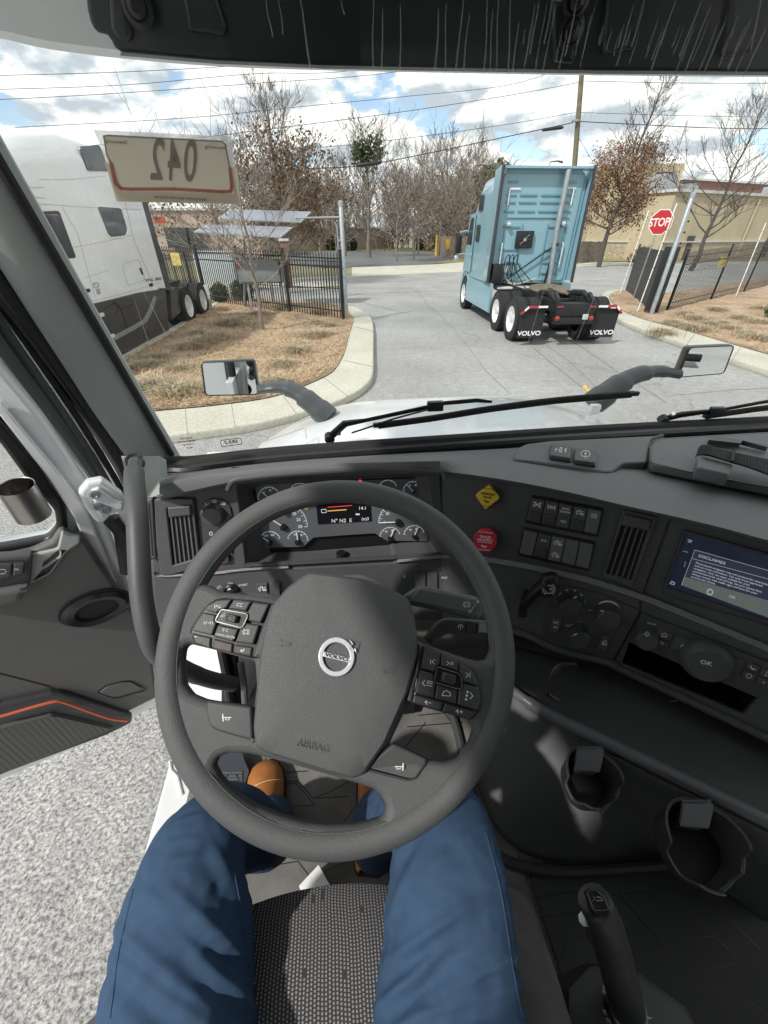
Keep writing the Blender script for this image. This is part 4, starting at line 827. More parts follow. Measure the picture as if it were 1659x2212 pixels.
# ======================= OUR OWN CAB =======================
def ZC(x0,y0,w_): # converter: enlarged view (1659 px wide) of a photo region whose corner is x0,y0 and width w_ -> photo units
    k=w_/1659*.553; return lambda L: [(x0*.553+a*k,y0*.553+b*k) for a,b in L]
Za=ZC(0,0,1000); Zc=ZC(2000,0,1000); Zd=ZC(0,900,1000); Ze=ZC(1000,900,1000); Zf=ZC(2000,900,1000)
Z1=ZC(0,1700,1000); Z2=ZC(600,1800,800); Z3=ZC(1300,1800,800); Z4=ZC(2000,1900,1000); Z5=ZC(0,2600,1000); Z6=ZC(700,2900,1100); Z7=ZC(1900,2900,1100); Z8=ZC(1550,2450,400); Z9=ZC(950,2200,700); ZA=ZC(2600,1600,400)
cab=empty('cab_interior_truck',(.5,.2,0),'white truck we sit in: its dark grey cab interior, open door, white bonnet and mirrors','truck')
GL=Pl((0,1.17,1.78),(0,-1,-.386)); GLX=GL   # windscreen plane
A=Pl((0,.76,1.82),(0,-1,.25)); Bp=Pl((.23,.7225,1.67),(-.456,-.89,.25)); 
o_=Bp.at(1420,1290); Cp=Pl(o_,(-.64,-.77,.25))
def part(name,parent=None): return Part(name)
# --- windscreen, its seal and streaks
B=Part('windscreen'); pts=[(-.52,-.02),(1.66,-.02),(1.66,1.10),(-.52,1.10)]
plate(B,GL,[rnd(pts,[.08,.08,.02,.02])],.006,GLS,0,0,px=False); ws=B.build(cab)
STK=mixmat('dried_water_streak',(.75,.77,.76),.22); rg=random.Random(5); B=Part('water_streaks')
def streak(x0,y0,x1,y1,wd,k):
    n=9; P=[]
    for i in range(n+1):
        t=i/n; P.append((x0+(x1-x0)*t+k*math.sin(t*5+x0)*1.4,y0+(y1-y0)*t))
    lp=[(x-wd*(.35+.65*i/n)/2,y) for i,(x,y) in enumerate(P)]+[(x+wd*(.35+.65*i/n)/2,y) for i,(x,y) in reversed(list(enumerate(P)))]
    for i in range(n):
        q=[GL.at(*p,.006) for p in (lp[i],lp[i+1],lp[-2-i],lp[-1-i])]; B.add(q,[(0,1,2,3)],STK)
sx_=[(575,0,588,80,3),(602,0,612,75,3),(648,0,672,150,5.5),(738,0,743,32,3),(806,0,806,150,4),(828,20,822,172,4.5),(866,10,863,165,4),(948,20,940,158,5),(965,10,960,160,3.5),(1000,0,985,165,4.5),(1014,30,1000,162,4),(1054,0,1045,160,4),(1065,20,1057,160,3.5),(1078,0,1070,170,3.5),(1104,0,1096,170,4)]
for q in sx_: streak(*q,1)
for i in range(46):
    x=1120+i*12+rg.uniform(-5,5); sl_=-(.10+.28*(x-1100)/560)*1.25; y0=rg.uniform(-10,70); y1=rg.uniform(95,172); streak(x,y0,x+sl_*(y1-y0),y1,rg.uniform(2,4.5),.6)
for x in (1190,1265,1285,1300,1335,1420,1480,1545): y1=rg.uniform(230,420); streak(x,150,x-.22*(y1-150),y1,1.6,.4)
for P in (((1262,330),(1140,745)),((1385,400),(1245,735)),((1452,600),(1365,745)),((1250,150),(1215,350))): streak(P[0][0],P[0][1],P[1][0],P[1][1],2.2,.4)
for P in (((10,80),(115,270)),((24,82),(125,280)),((0,110),(40,190)),((300,610),(360,725)),((292,650),(322,745))): streak(P[0][0],P[0][1],P[1][0],P[1][1],2.2,.3)
B.build(ws)
FR=mixmat('glass_marking',(.02,.02,.02),.75); B=Part('glass_marking')
text(B,GL,1400*0+433*1.0+0,950,'',5,FR); 
c=Zd([(1498,1372)])[0]; stroke(B,GL,rnd(Zd([(1428,1362),(1560,1345),(1568,1385),(1436,1402)]),3,3),1.3,FR,.005,.0003,closed=True); text(B,GL,c[0],c[1],'SRS-2',9,FR,rot=-8,lift=.005,mirror=True,bold=.02)
for i,(s,h_) in enumerate((('VOLVO',6),('TESTED DOT AS',4),('CHINA 22',4),('M5:27',4))): 
    c=Zd([(1205+i*8,1348+i*20)])[0]; text(B,GL,c[0],c[1],s if i<1 else s,h_,FR,rot=-6,lift=.005,mirror=True)
B.build(ws)
B=Part('windscreen_seal')
base=[(352,1004),(385,1001),(420,1000),(560,984),(700,972),(1000,951),(1300,931),(1659,912),(1850,905)]
P1=cat([G(x,y,1.80) for x,y in base],4); tube(B,P1,.022,RUB,10)
P2=[p+Vector((0,-.035,-.004)) for p in P1]; tube(B,P2,.017,BLK,10); loft(B,[[p+Vector((0,.05,-.05)) for p in P1],[p+Vector((0,-.10,-.035)) for p in P1]],BLK)
tube(B,[GL.pt(-.51,.02),GL.pt(-.51,1.05)],.009,RUB,8); B.build(cab)
# --- roof skin and dark sun visor outside the glass
B=Part('roof_skin')
low=[(-160,60),(0,83),(60,97),(130,110),(270,127),(460,143),(700,152),(1000,158),(1300,163),(1659,166),(1900,165)]
r0=[YY(x,y,1.06) for x,y in low]; r1=[p+Vector((0,-.06,.012)) for p in r0]; r2=[YY(x,y-18,.98) for x,y in low]; r3=[YY(x,y-140,.95) for x,y in low]
r3b=[p+Vector((0,.02,.6)) for p in r3]; r4=[p+Vector((0,.12,.75)) for p in r0]; 
loft(B,[cat(r,3) for r in (r0,r1,r2,r3)],WPT); loft(B,[cat(r,3) for r in (r0,[p+Vector((0,.02,.02)) for p in r0],r4)],WPT); B.build(cab)
VIS=mat('sun_visor_plastic',(.022,.026,.028),.35,bump=(60,.15,.002),var=(3,.3)); VP=Pl(YY(900,100,.925),(0,-1,-.25))
B=Part('sun_visor')
vis=Za([(548,-60),(560,60),(580,140),(600,180),(628,210),(690,226),(715,262),(740,310),(790,345)])+[(300,118),(460,134),(700,145),(1000,151),(1300,156),(1659,159),(1950,160),(1950,-80)]
plate(B,VP,[vis],.03,VIS,0,.006)
stroke(B,VP,[(262,117),(460,134),(700,145),(1000,151),(1300,156),(1659,159)],7,PIL,.004,.004)
for lp in (Za([(700,-40),(790,-40),(850,220),(835,265),(760,250),(712,180)]),Za([(1180,-40),(1390,-40),(1470,180),(1450,235),(1215,200)]),Zc([(620,-40),(880,-40),(790,330),(590,350)]),Zc([(1440,-40),(1640,-40),(1560,350),(1370,370)]),Zc([(260,-10),(470,-10),(400,420),(270,400)])): plate(B,VP,[rnd(lp,8)],.02,VIS,.012,.006)
vs_=B.build(cab)
for c in Za([(893,45)])+Zc([(375,205),(410,-5)]):
    B=Part('screw'); p=VP.at(c[0],c[1],.014); lathe(B,p,VP.n,[(.021,0),(.021,.004),(.015,.006),(.012,.004),(.012,.010),(.006,.012),(.001,.008)],BLK,20); B.build(vs_)
# placard stuck to the glass
PAP=mixmat('placard_card',(.84,.79,.70),.93); PAB=mixmat('placard_border',(.74,.40,.34),.95); PAT=mixmat('placard_digits',(.52,.49,.44),.95); SLV=mixmat('clear_sleeve',(.85,.88,.88),.42)
B=Part('placard'); pt_=empty('number_placard',GL.at(365,365,.01),'beige paper placard with red border and mirrored 042, stuck inside the windscreen','placard')
plate(B,GL,[Za([(665,880),(700,872),(1440,912),(1465,935),(1550,1320),(758,1303)])],.0008,PAP,.010,0); pc=B.build(pt_)
B=Part('border'); q=rnd(Za([(668,876),(1458,915),(1500,1090),(1520,1250),(775,1238),(700,1010)]),5,4)
stroke(B,GL,Za([(720,1060),(745,1185),(785,1222),(850,1226),(1120,1225),(1440,1243),(1495,1240),(1502,1210),(1490,1090)]),7,PAB,.0112,.0003); stroke(B,GL,Za([(690,1000),(672,880),(720,880),(1440,918),(1460,940),(1485,1080)]),2.6,PAT,.0112,.0003); stroke(B,GL,Za([(690,1000),(720,1060)]),3,PAB,.0112,.0003); B.build(pt_)
B=Part('digits'); t_0=Za([(1120,1050)])[0]
for s,c,r_ in (('0',(1233,1060),3),('4',(1128,1055),3),('2',(1020,1050),3)): c=Za([c])[0]; text(B,GL,c[0],c[1],s,92,PAT,rot=r_,lift=.0116,mirror=True,wide=.47,bold=.012,vert=True)
for c,s,h_ in (((755,920),'TemporaryTag',6),((1400,955),'TemporaryTag',6),((1170,1285),'Dealer use only - keep in the windscreen',5)): c=Za([c])[0]; text(B,GL,c[0],c[1],s,h_,PAT,rot=3,lift=.0116,mirror=True)
B.build(pt_)
B=Part('sleeve'); plate(B,GL,[Za([(605,842),(1498,885),(1555,1325),(755,1306),(690,1070),(655,950)])],.0006,SLV,.0085,0)
plate(B,GL,[Za([(680,1055),(735,1058),(790,1240),(1520,1255),(1490,1085),(1535,1090),(1560,1325),(755,1306)])],.0005,PAP,.0094,0); B.build(pt_)

# --- A pillar
B=Part('pillar_trim')
def onx(x,y,X): d=ray(x,y); return EYE+d*(X/d.x)
Rr=[(-40,215),(0,290),(100,470),(200,652),(300,830),(390,985),(408,1022)]; Ll=[(-60,500),(0,591),(67,695),(134,795),(200,895),(268,992),(285,1030)]
ra=[onx(x,y,-.505) for x,y in Rr]; ra[-1]=ra[-2]+Vector((0.01,-.02,-.05)); lb_=[onx(x,y,-.60) for x,y in Ll]
rows=[]
for t,bul in ((0,-.03),(0.02,0),(.2,.018),(.45,.024),(.72,.018),(.95,.0),(1.0,-.02)):
    rows.append([])
    for a,b_ in zip(ra,lb_):
        p=a.lerp(b_,t); v=(EYE-p).normalized(); rows[-1].append(p+v*bul)
loft(B,[cat(r,5) for r in rows],PIL); pil=B.build(cab)
q=Zd([(1056,1483)])[0]
B=Part('screw_cover'); p=D(q[0],q[1],(onx(400,1000,-.51)-EYE).dot(FW)*.93); a_=(EYE-p).normalized(); lathe(B,p-a_*.004,a_,[(.013,0),(.013,.004),(.0115,.005),(.0115,.004),(.001,.0045)],PIL,24); B.build(pil)
B=Part('door_weatherstrip')
for (x0,y0,x1,y1),r_,m,X in (((0,628,262,1002),.022,BLK,-.625),((-10,600,270,1010),.014,RUB,-.612),((0,662,252,1042),.010,RUB,-.64),((0,678,248,1050),.004,SIL,-.64),((0,700,242,1068),.013,PLD,-.65),((-10,735,236,1078),.016,PLD,-.66)):
    P=[onx(x0-(x1-x0)*.25,y0-(y1-y0)*.25,X),onx(x0,y0,X),onx(x1,y1,X),onx(x1,y1,X)+Vector((.0,.0,-.5))]; tube(B,cat(P,5),r_,m,8)
B.build(cab)
# --- door, open, in its own vertical plane
hp=G(340,1520,1.1); DP=Pl((hp.x,hp.y,1.5),(.425,-.905,0))
B=Part('door_shell'); outer=[(-380,560),(-100,640),(0,795),(90,905),(190,1052),(228,1120),(262,1210),(300,1330),(338,1450),(345,1520),(300,1545),(262,1575),(0,1686),(-600,1940),(-700,900)]
win=[(-560,880),(-150,900),(-60,905),(0,960),(62,1045),(118,1105),(122,1140),(100,1165),(0,1184),(-200,1200),(-560,1260)]
plate(B,DP,[outer,win],.05,WPT,0,.008)
plate(B,DP,[[(-30,880),(0,868),(30,905),(110,1000),(180,1090),(230,1200),(300,1400),(318,1480),(300,1480),(270,1400),(205,1230),(160,1120),(100,1030),(0,900)]],.01,WPT,.012,.004)
door=B.build(cab)
B=Part('window_seal'); plate(B,DP,[rnd([(-600,850),(-150,875),(-40,868),(10,915),(90,1010),(140,1085),(148,1150),(120,1172),(0,1202),(-200,1220),(-600,1290)],12),rnd(win,10)],.03,BLK,.014,.008); B.build(door)
B=Part('window_pane'); plate(B,DP,[win],.004,GLS,-.02,0); B.build(door)
inner=Z1([(-1500,870),(0,800),(190,760),(330,700),(380,630),(410,620),(440,640),(470,655),(520,655),(560,700),(640,830),(760,1000),(870,1160),(930,1330),(990,1470),(1010,1660)])+[(345,1500),(335,1510),(278,1538),(275,1550),(268,1556),(245,1568),(0,1672),(-500,1880)]
B=Part('door_trim'); plate(B,DP,[rnd(inner,4)],.03,DOORP,.035,.008); dt=B.build(door)
B=Part('sill_trim'); plate(B,DP,[rnd(Z1([(200,780),(190,970),(330,900),(430,760),(520,700),(520,660),(470,655),(400,625),(372,740)]),6),rnd(Z1([(280,830),(382,750),(382,785),(280,858)]),3)],.012,PIL,.044,.004); B.build(door)
B=Part('switch_panel'); plate(B,DP,[rnd(Z1([(-400,830),(205,785),(190,975),(0,1010),(-400,1080)]),5)],.03,PL,.06,.006)
plate(B,DP,[rnd(Z1([(-400,850),(165,825),(155,905),(80,925),(0,965),(-400,1000)]),5)],.008,PLD,.064,.003)
plate(B,DP,[rnd(Z1([(-60,842),(78,838),(72,915),(0,935),(-60,945)]),3)],.008,PL,.070,.003); plate(B,DP,[rnd(Z1([(88,838),(158,838),(150,900),(80,918)]),3)],.008,PL,.070,.003)
text(B,DP,*Z1([(108,870)])[0],'REL',5,WHT,lift=.0745); stroke(B,DP,Z1([(0,872),(30,870),(40,885),(25,898),(0,900)]),1,WHT,.0745); sp=B.build(door)
B=Part('armrest'); plate(B,DP,[rnd(Z1([(-400,1085),(0,1015),(185,980),(140,1085),(40,1115),(0,1130),(-400,1190)]),6)],.05,DOORP,.075,.012); B.build(door)
c=Z1([(628,1118)])[0]; B=Part('cup_ring'); e=DP.at(*c,.035); lathe(B,e,DP.n,[(.052,0),(.054,.006),(.046,.016),(.034,.012),(.028,-.002),(.026,-.006)],BLK,40,sx=1.35,sy=.88,ref=DP.ex)
lathe(B,DP.at(*c,.0375),DP.n,[(.057,0),(.055,.002)],RUB,40,sx=1.37,sy=.92,ref=DP.ex); B.build(dt)
B=Part('panel_outline'); stroke(B,DP,rnd(Z5([(630,175),(680,135),(790,105),(850,100),(935,145),(935,165),(760,212),(730,212)]),5,4),1.6,BLK,.0365,.001,closed=True); stroke(B,DP,rnd(Z5([(-30,50),(0,55),(330,140),(325,165),(0,250),(-30,258)]),5,4),2,BLK,.0365,.001); plate(B,DP,[rnd(Z5([(645,178),(690,140),(790,112),(850,108),(920,148),(760,202),(735,204)]),4)],.004,DOORP,.039,.0015); B.build(dt)
B=Part('door_pocket'); plate(B,DP,[rnd(Z5([(-300,250),(0,255),(330,180),(400,180),(480,205),(650,260),(860,330),(850,375),(700,450),(0,712),(-300,830)]),5)],.02,PLD,.05,.006)
plate(B,DP,[rnd(Z5([(-300,425),(0,400),(330,320),(380,325),(740,410),(0,712),(-300,830)]),4)],.014,DOORP,.058,.004); po=B.build(door)
B=Part('orange_piping'); OR=mat('orange_piping',(.62,.13,.06),.5); tube(B,cat([DP.at(x,y,.062) for x,y in Z5([(-200,375),(0,330),(200,272),(340,235),(390,232),(450,250),(600,305),(720,345),(825,358)])],5),.0035,OR,8); B.build(po)
GRL=bpy.data.materials.new('speaker_mesh'); GRL.use_nodes=True; t=GRL.node_tree; b_=t.nodes['Principled BSDF']; b_.inputs['Roughness'].default_value=.5
wv=t.nodes.new('ShaderNodeTexVoronoi'); wv.inputs['Scale'].default_value=190; wv.inputs['Randomness'].default_value=0; tcn=t.nodes.new('ShaderNodeTexCoord'); t.links.new(tcn.outputs['Object'],wv.inputs['Vector']); t.links.new(ramp(t,wv.outputs['Distance'],[(.25,(.008,.008,.008)),(.42,(.09,.088,.085))]),b_.inputs['Base Color'])
B=Part('speaker_grille'); plate(B,DP,[rnd(Z5([(-300,445),(0,418),(330,330),(375,332),(720,412),(640,445),(0,700),(-300,810)]),4)],.004,GRL,.0605,.001); B.build(po)
B=Part('stainless_tube'); a=DP.at(*Z1([(100,330)])[0],.06); b=DP.at(*Z1([(220,520)])[0],.05); ax=(b-a).normalized(); L_=(b-a).length; lathe(B,a,ax,[(.0272,.06),(.0285,0.001),(.030,0),(.030,L_),(.0285,L_)],STL,36,cap=False)
q=[]; 
for i in range(26): th=i*.30; rr=.029-.0008*i; u_=ax.orthogonal().normalized(); v_=ax.cross(u_); q.append(a+ax*.001+u_*rr*math.cos(th)+v_*rr*math.sin(th))
loft(B,[q,[p+ax*.05 for p in q]],STL); B.build(door)
B=Part('hinge_bracket'); hb=rnd(Z1([(505,375),(560,310),(660,292),(790,385),(815,430),(805,500),(720,520),(690,560),(640,575),(600,545),(545,470)]),5); plate(B,DP,[hb],.03,WPT,.045,.008); plate(B,DP,[rnd(Z1([(590,360),(640,340),(680,380),(740,420),(800,440),(800,480),(700,500),(660,540),(625,500)]),5)],.01,WPT,.052,.004)
hb_=B.build(door)
for c in Z1([(610,385),(632,462),(683,485)]): B=Part('bolt'); lathe(B,DP.at(*c,.053),DP.n,[(.010,0),(.010,.003),(.006,.004),(.005,.002),(.001,.002)],GAL,16); B.build(hb_)
B=Part('door_strut'); tube(B,[DP.at(*p,.03) for p in Z1([(720,540),(790,620),(830,880)])],.018,BLK,8); plate(B,DP,[Z1([(765,745),(780,710),(845,800),(850,890)])],.02,BLK,.03,.003); B.build(door)
# --- grab handle on the pillar
B=Part('grab_handle'); H_=[(292,998,.80),(290,1040,.74),(296,1110,.70),(300,1200,.68),(306,1290,.67),(322,1370,.67),(345,1415,.69),(400,1448,.73),(455,1468,.78),(505,1478,.83)]
tube(B,cat([D(*p) for p in H_],7),[.012]+[.0175]*6+[.0165,.0155,.015],PL,18); gh=B.build(cab)
B=Part('handle_boot'); p=D(292,998,.815); box(B,p,(.028,.03,.03),BLK,None,.008); B.build(gh)
B=Part('pillar_foot'); prism(B,[D(262,985,.99),D(345,985,.99),D(352,1085,.97),D(290,1110,.97)],.03,PIL); B.build(cab)

# --- dash top
B=Part('dash_top')
cols=[345,420,500,600,700,850,950,1050,1160,1250,1345,1450,1560,1659,1850]
back=[1024,1018,1008,998,990,981,976,971,965,960,953,946,941,937,927]
crest=[1048,1030,1020,1009,1002,998,996,993,1000,1011,1008,1024,1040,1056,1088]
lip=[1073,1058,1041,1026,1016,1013,1018,1030,1049,1068,1091,1114,1140,1167,1215]
def front(i,y,lift):
    x=cols[i]; 
    return (A if x<=950 else Bp if x<=1425 else Cp).at(x,y,lift)
def sm(L): 
    for _ in range(3): L=[L[0]]+[(L[i-1]+L[i]*2+L[i+1])/4 for i in range(1,len(L)-1)]+[L[-1]]
    return L
r0=[G(cols[i],back[i],1.80) for i in range(15)]
rc=[front(i,crest[i],.045) if cols[i]<=950 else G(cols[i],crest[i],1.845 if cols[i]>1050 else 1.875) for i in range(15)]; rl=[front(i,lip[i],.050) for i in range(15)]; ru=[front(i,lip[i]+8,.0) for i in range(15)]
def mix(a,b,t,bul): return [p.lerp(q,t)+Vector((0,0,bul)) for p,q in zip(a,b)]
rows=[[p+Vector((0,.03,-.03)) for p in r0],r0,mix(r0,rc,.35,.0),mix(r0,rc,.7,.004),mix(r0,rc,.93,.003),rc,mix(rc,rl,.5,.003),rl,[p+Vector((0,0.004,-.006)) for p in rl],ru]
DASHEND=[list(r) for r in rows]; loft(B,[cat(r,4) for r in rows],PLS); dtop=B.build(cab)
B=Part('cluster_brow'); P=[A.at(x,y,.048) for x,y in Z2([(600,238),(622,190),(650,162),(720,145),(1100,105),(1659,72)])+Z3([(420,66),(850,85),(890,105),(915,150)])]; tube(B,cat(P,4),.0055,PL,8); B.build(cab)
TP=Pl(G(1300,990,1.848),(0,.10,1),Vector((0,1,0)))
def tplate(B,lp,th,m,lift,bev): plate(B,TP,[lp],th,m,lift,bev)
B=Part('power_outlet_pod'); tplate(B,rnd(Zf([(0,1480),(30,1410),(90,1382),(250,1362),(900,1330),(1000,1320),(900,1345),(880,1500),(720,1505),(650,1560),(600,1562),(400,1525)]),7),.03,PLS,.012,.006); pod=B.build(cab)
for lp,ic in ((Zf([(250,1378),(395,1400),(385,1495),(240,1468)]),0),(Zf([(405,1405),(558,1428),(548,1525),(395,1500)]),1)):
    B=Part('power_socket'); tplate(B,rnd([(x,y+1) for x,y in lp],4),.012,BLK,.016,.002); tplate(B,rnd([((x-sum(p[0] for p in lp)/4)*.92+sum(p[0] for p in lp)/4,(y-sum(p[1] for p in lp)/4)*.82+sum(p[1] for p in lp)/4-3) for x,y in lp],3),.012,PL,.026,.003)
    c=(sum(p[0] for p in lp)/4,sum(p[1] for p in lp)/4-4)
    if ic: stroke(B,TP,circ(c[0],c[1]-2,10,18,7),1,WHT,.0268,closed=True); stroke(B,TP,[(c[0]+2,c[1]-7),(c[0]-2,c[1]-2),(c[0]+2,c[1]-2),(c[0]-2,c[1]+4)],1,WHT,.0268); text(B,TP,c[0],c[1]+8,'12V',4,WHT,rot=6,lift=.0268)
    else: stroke(B,TP,[(c[0]-13,c[1]-2),(c[0]-6,c[1]-1)],1,WHT,.0268); stroke(B,TP,[(c[0]-10,c[1]-5),(c[0]-12,c[1]+3)],1,WHT,.0268); stroke(B,TP,[(c[0]-2,c[1]-5),(c[0]+2,c[1]-5),(c[0]+1,c[1]+4),(c[0]-3,c[1]+4)],1.2,WHT,.0268,closed=True); stroke(B,TP,[(c[0]+12,c[1]-4),(c[0]+8,c[1]),(c[0]+12,c[1]),(c[0]+8,c[1]+5)],1.2,WHT,.0268)
    B.build(pod)
B=Part('storage_tray'); tplate(B,rnd(Zf([(895,1440),(905,1375),(960,1345),(1659,1305),(2200,1290),(2200,1760),(1659,1655),(1200,1570),(900,1510)]),8),.022,PLS,.022,.004)
stroke(B,TP,rnd(Zf([(895,1500),(900,1370),(960,1350),(1659,1310),(1900,1300)]),6,4),2,BLK,.0225,.001); stroke(B,TP,rnd(Zf([(895,1500),(1200,1572),(1659,1658),(1900,1705)]),6,4),2,BLK,.0225,.001); tr=B.build(cab)
B=Part('tablet_cradle')
for lp,h0 in ((ZA([(530,740),(1100,890),(1030,1050),(510,930)]),.05),(ZA([(740,415),(1659,560),(2200,640),(2200,1150),(1659,800),(1330,740),(620,570)]),.035)):
    plate(B,TP,[rnd(lp,3)],.03,PLS,h0,.004)
prism(B,[TP.at(*p,.052) for p in ZA([(700,490),(1215,545),(1250,500),(1659,610),(1659,575),(1240,490),(750,425)])],.012,PLD,(0,0,-1)); cr=B.build(tr)
WEB=mat('webbing',(.02,.02,.023),.8,bump=(500,1,.001))
B=Part('strap'); up_=ZA([(500,730),(545,610),(620,575),(760,590),(1090,690),(1330,740),(1659,810),(1900,860)]); dn_=ZA([(480,790),(530,735),(640,730),(760,750),(1080,850),(1330,920),(1659,1040),(1900,1120)])
lf=[.03,.05,.062,.064,.062,.06,.058,.056]; a_=cat([TP.at(*p,l) for p,l in zip(up_,lf)],6); b_=cat([TP.at(*p,l-.004) for p,l in zip(dn_,lf)],6); loft(B,[a_,b_],WEB); loft(B,[[p-Vector((0,0,.003)) for p in a_],[p-Vector((0,0,.003)) for p in b_]],WEB)
for i in range(0,len(a_)-1): tube(B,[a_[i]+TP.n*.0008,b_[i]+TP.n*.0008],.0009,WEB,4)
B.build(cr); B=Part('strap_loop'); stroke(B,TP,ZA([(1110,665),(1085,810)]),7,WEB,.068,.004); B.build(cr)

# --- dash face: left vent and light switch, bezel with its opening
B=Part('dash_face'); hole=rnd([(512,1048),(556,1034),(920,1028),(955,1208),(858,1212),(850,1216),(623,1228),(532,1226)],4)
plate(B,A,[rnd([(325,1078),(345,1068),(500,1036),(720,1010),(950,1014),(962,1216),(1000,1340),(640,1345),(335,1345)],4),hole],.012,PL,0,.003)
df=B.build(cab)
A2=Pl(A.o-A.n*.06,A.n); back_=[(545,1044),(922,1030),(926,1182),(568,1194)]
B=Part('cluster_recess'); n=len(hole); h3=[A.at(*p,-.004) for p in hole]
def nearest(p):
    # hole corner -> matching corner of the smaller back opening
    u=(p[0]-512)/(955-512); v=(p[1]-1030)/(1226-1030); u=min(1,max(0,u)); v=min(1,max(0,v)); a=Vector(back_[0]).lerp(Vector(back_[1]),u); b=Vector(back_[3]).lerp(Vector(back_[2]),u); return tuple(a.lerp(b,v))
loft(B,[h3,[A2.at(*nearest(p)) for p in hole]],PL,closed=True,smooth=False); plate(B,A2,[[(500,1010),(960,1000),(970,1240),(520,1250)]],.004,BLK,-.004,0); rc_=B.build(df)
CLU=mat('cluster_face',(.10,.108,.12),.35,var=(4,.12)); LCD=mat('display_black',(.010,.010,.012),.15); LIT=mat('gauge_white',(.7,.72,.74),.6,emit=((.8,.85,.9),.12)); AMB=mat('gauge_amber',(.5,.25,.05),.5,emit=((1,.5,.12),.35)); RDL=mat('gauge_red',(.5,.04,.05),.5,emit=((1,.06,.08),.6))
B=Part('instrument_cluster'); plate(B,A2,[rnd([(550,1046),(922,1032),(925,1170),(836,1169),(810,1153),(774,1155),(678,1162),(656,1182),(569,1184)],2)],.008,CLU,.008,.002); cl=B.build(df)
B=Part('driver_display'); plate(B,A2,[rnd([(682,1080),(800,1074),(803,1126),(687,1133)],1)],.003,LCD,.0095,0)
stroke(B,A2,[(708,1104),(748,1101)],2,AMB,.0100); stroke(B,A2,[(708,1096),(760,1092)],1,RDL,.0100); stroke(B,A2,[(694,1101),(704,1100),(705,1107),(695,1108)],1,LIT,.0100,closed=True)
text(B,A2,738,1125,"N° N2  E",8.5,LIT,rot=-2,lift=.0100); text(B,A2,783,1098,'14.1',7.5,LIT,rot=-2,lift=.0100); text(B,A2,789,1121,'(o)3',7,LIT,rot=-2,lift=.0100); stroke(B,A2,[(769,1111),(776,1111)],3,LIT,.0100); B.build(cl)
def gauge(cx,cy,r_,a0,a1,nt_,labels,needle,lh=5,nr=.8,knob=7,nl=None):
    g=Part('gauge'); stroke(g,A2,arc(cx,cy,r_,a0,a1,28),.9,LIT,.0088,.0002)
    for i in range(nt_+1):
        a=R(a0+(a1-a0)*i/nt_); k=.86 if i%2==0 else .92; stroke(g,A2,[(cx+r_*k*math.cos(a),cy+r_*k*math.sin(a)),(cx+r_*math.cos(a),cy+r_*math.sin(a))],1.0 if i%2==0 else .7,LIT,.0088,.0002)
    for i,s in enumerate(labels):
        a=R(a0+(a1-a0)*i/(len(labels)-1)); text(g,A2,cx+r_*.70*math.cos(a),cy+r_*.70*math.sin(a),s,lh,LIT,lift=.0088,rot=-2)
    g=g.build(cl); nd_=Part('needle'); a=R(needle); stroke(nd_,A2,[(cx,cy),(cx+(nl or r_*.85)*math.cos(a),cy+(nl or r_*.85)*math.sin(a))],2,WHT,.014,.001); lathe(nd_,A2.at(cx,cy,.0085),A2.n,[(knob*.00095,0),(knob*.00085,.008),(.001,.009)],BLK,16); nd_.build(cl)
gauge(612,1138,52,-150,0,20,['0','','10','15','20','25','30'],212,7,nl=26,knob=9)
gauge(860,1128,42,178,300,18,['0','20','40','60'],178,6,nl=40,knob=10)
gauge(581,1076,24,175,330,8,['','20','60',''],220,4,nl=18,knob=5); gauge(648,1068,24,190,340,8,['','',''],240,4,nl=10,knob=5)
gauge(583,1172,24,195,335,8,['','240','300',''],215,4,nl=18,knob=6); gauge(643,1170,23,200,350,8,['','50','90',''],262,4,nl=20,knob=8)
gauge(843,1162,23,190,335,8,['','60','90',''],293,4,nl=20,knob=7); gauge(895,1158,23,190,335,8,['','60','90',''],293,4,nl=20,knob=7)
gauge(838,1058,21,180,330,8,['','',''],320,4,nl=4,knob=4); gauge(893,1062,22,185,345,8,['','30','60',''],225,4,nl=18,knob=4)
B=Part('warning_lights'); plate(B,A2,[circ(778,1041,4.5,12)],.002,RDL,.010,0); stroke(B,A2,circ(661,1097,3.2,10),1.2,AMB,.009,closed=True); B.build(cl)
B=Part('cluster_shelf'); 
stroke(B,A,[(532,1222),(623,1218),(855,1205),(950,1198)],5,PL,.004,.01); B.build(df)
# vents
def vent(parent,pl,outer,inner_,tab,ns,base_m):
    B=Part('air_vent'); plate(B,pl,[rnd(outer,4),rnd(inner_,2)],.012,base_m,.010,.003); plate(B,pl,[inner_],.002,BLK,-.012+.014,0); v=B.build(parent)
    q=[Vector(p) for p in inner_]
    for i in range(ns):
        f=(i+.75)/(ns+.5); a=q[0].lerp(q[1],f); b=q[3].lerp(q[2],f); a=a.lerp(b,.17); S=Part('slat'); p0=pl.at(*a,.008); p1=pl.at(*b,.008); sv=pl.ex*.0013; prism(S,[p0-sv,p0+sv,p1+sv,p1-sv],.010,PLS,-pl.n+pl.ex*.4); S.build(v)
    T=Part('vent_tab'); plate(T,pl,[rnd(tab,3)],.014,PL,.016,.004); T.build(v); return v
vent(df,A,Z2([(0,315),(50,305),(320,310),(380,860),(130,930),(60,930),(20,700)]),Z2([(105,385),(300,370),(350,790),(155,850)]),Z2([(108,378),(298,360),(305,445),(120,465)]),5,PL)
B=Part('light_switch_panel'); plate(B,A,[rnd(Z2([(370,420),(395,350),(440,310),(500,303),(570,320),(620,370),(635,430),(640,760),(420,700)]),3)],.006,PLD,.004,.002); lp_=B.build(df)
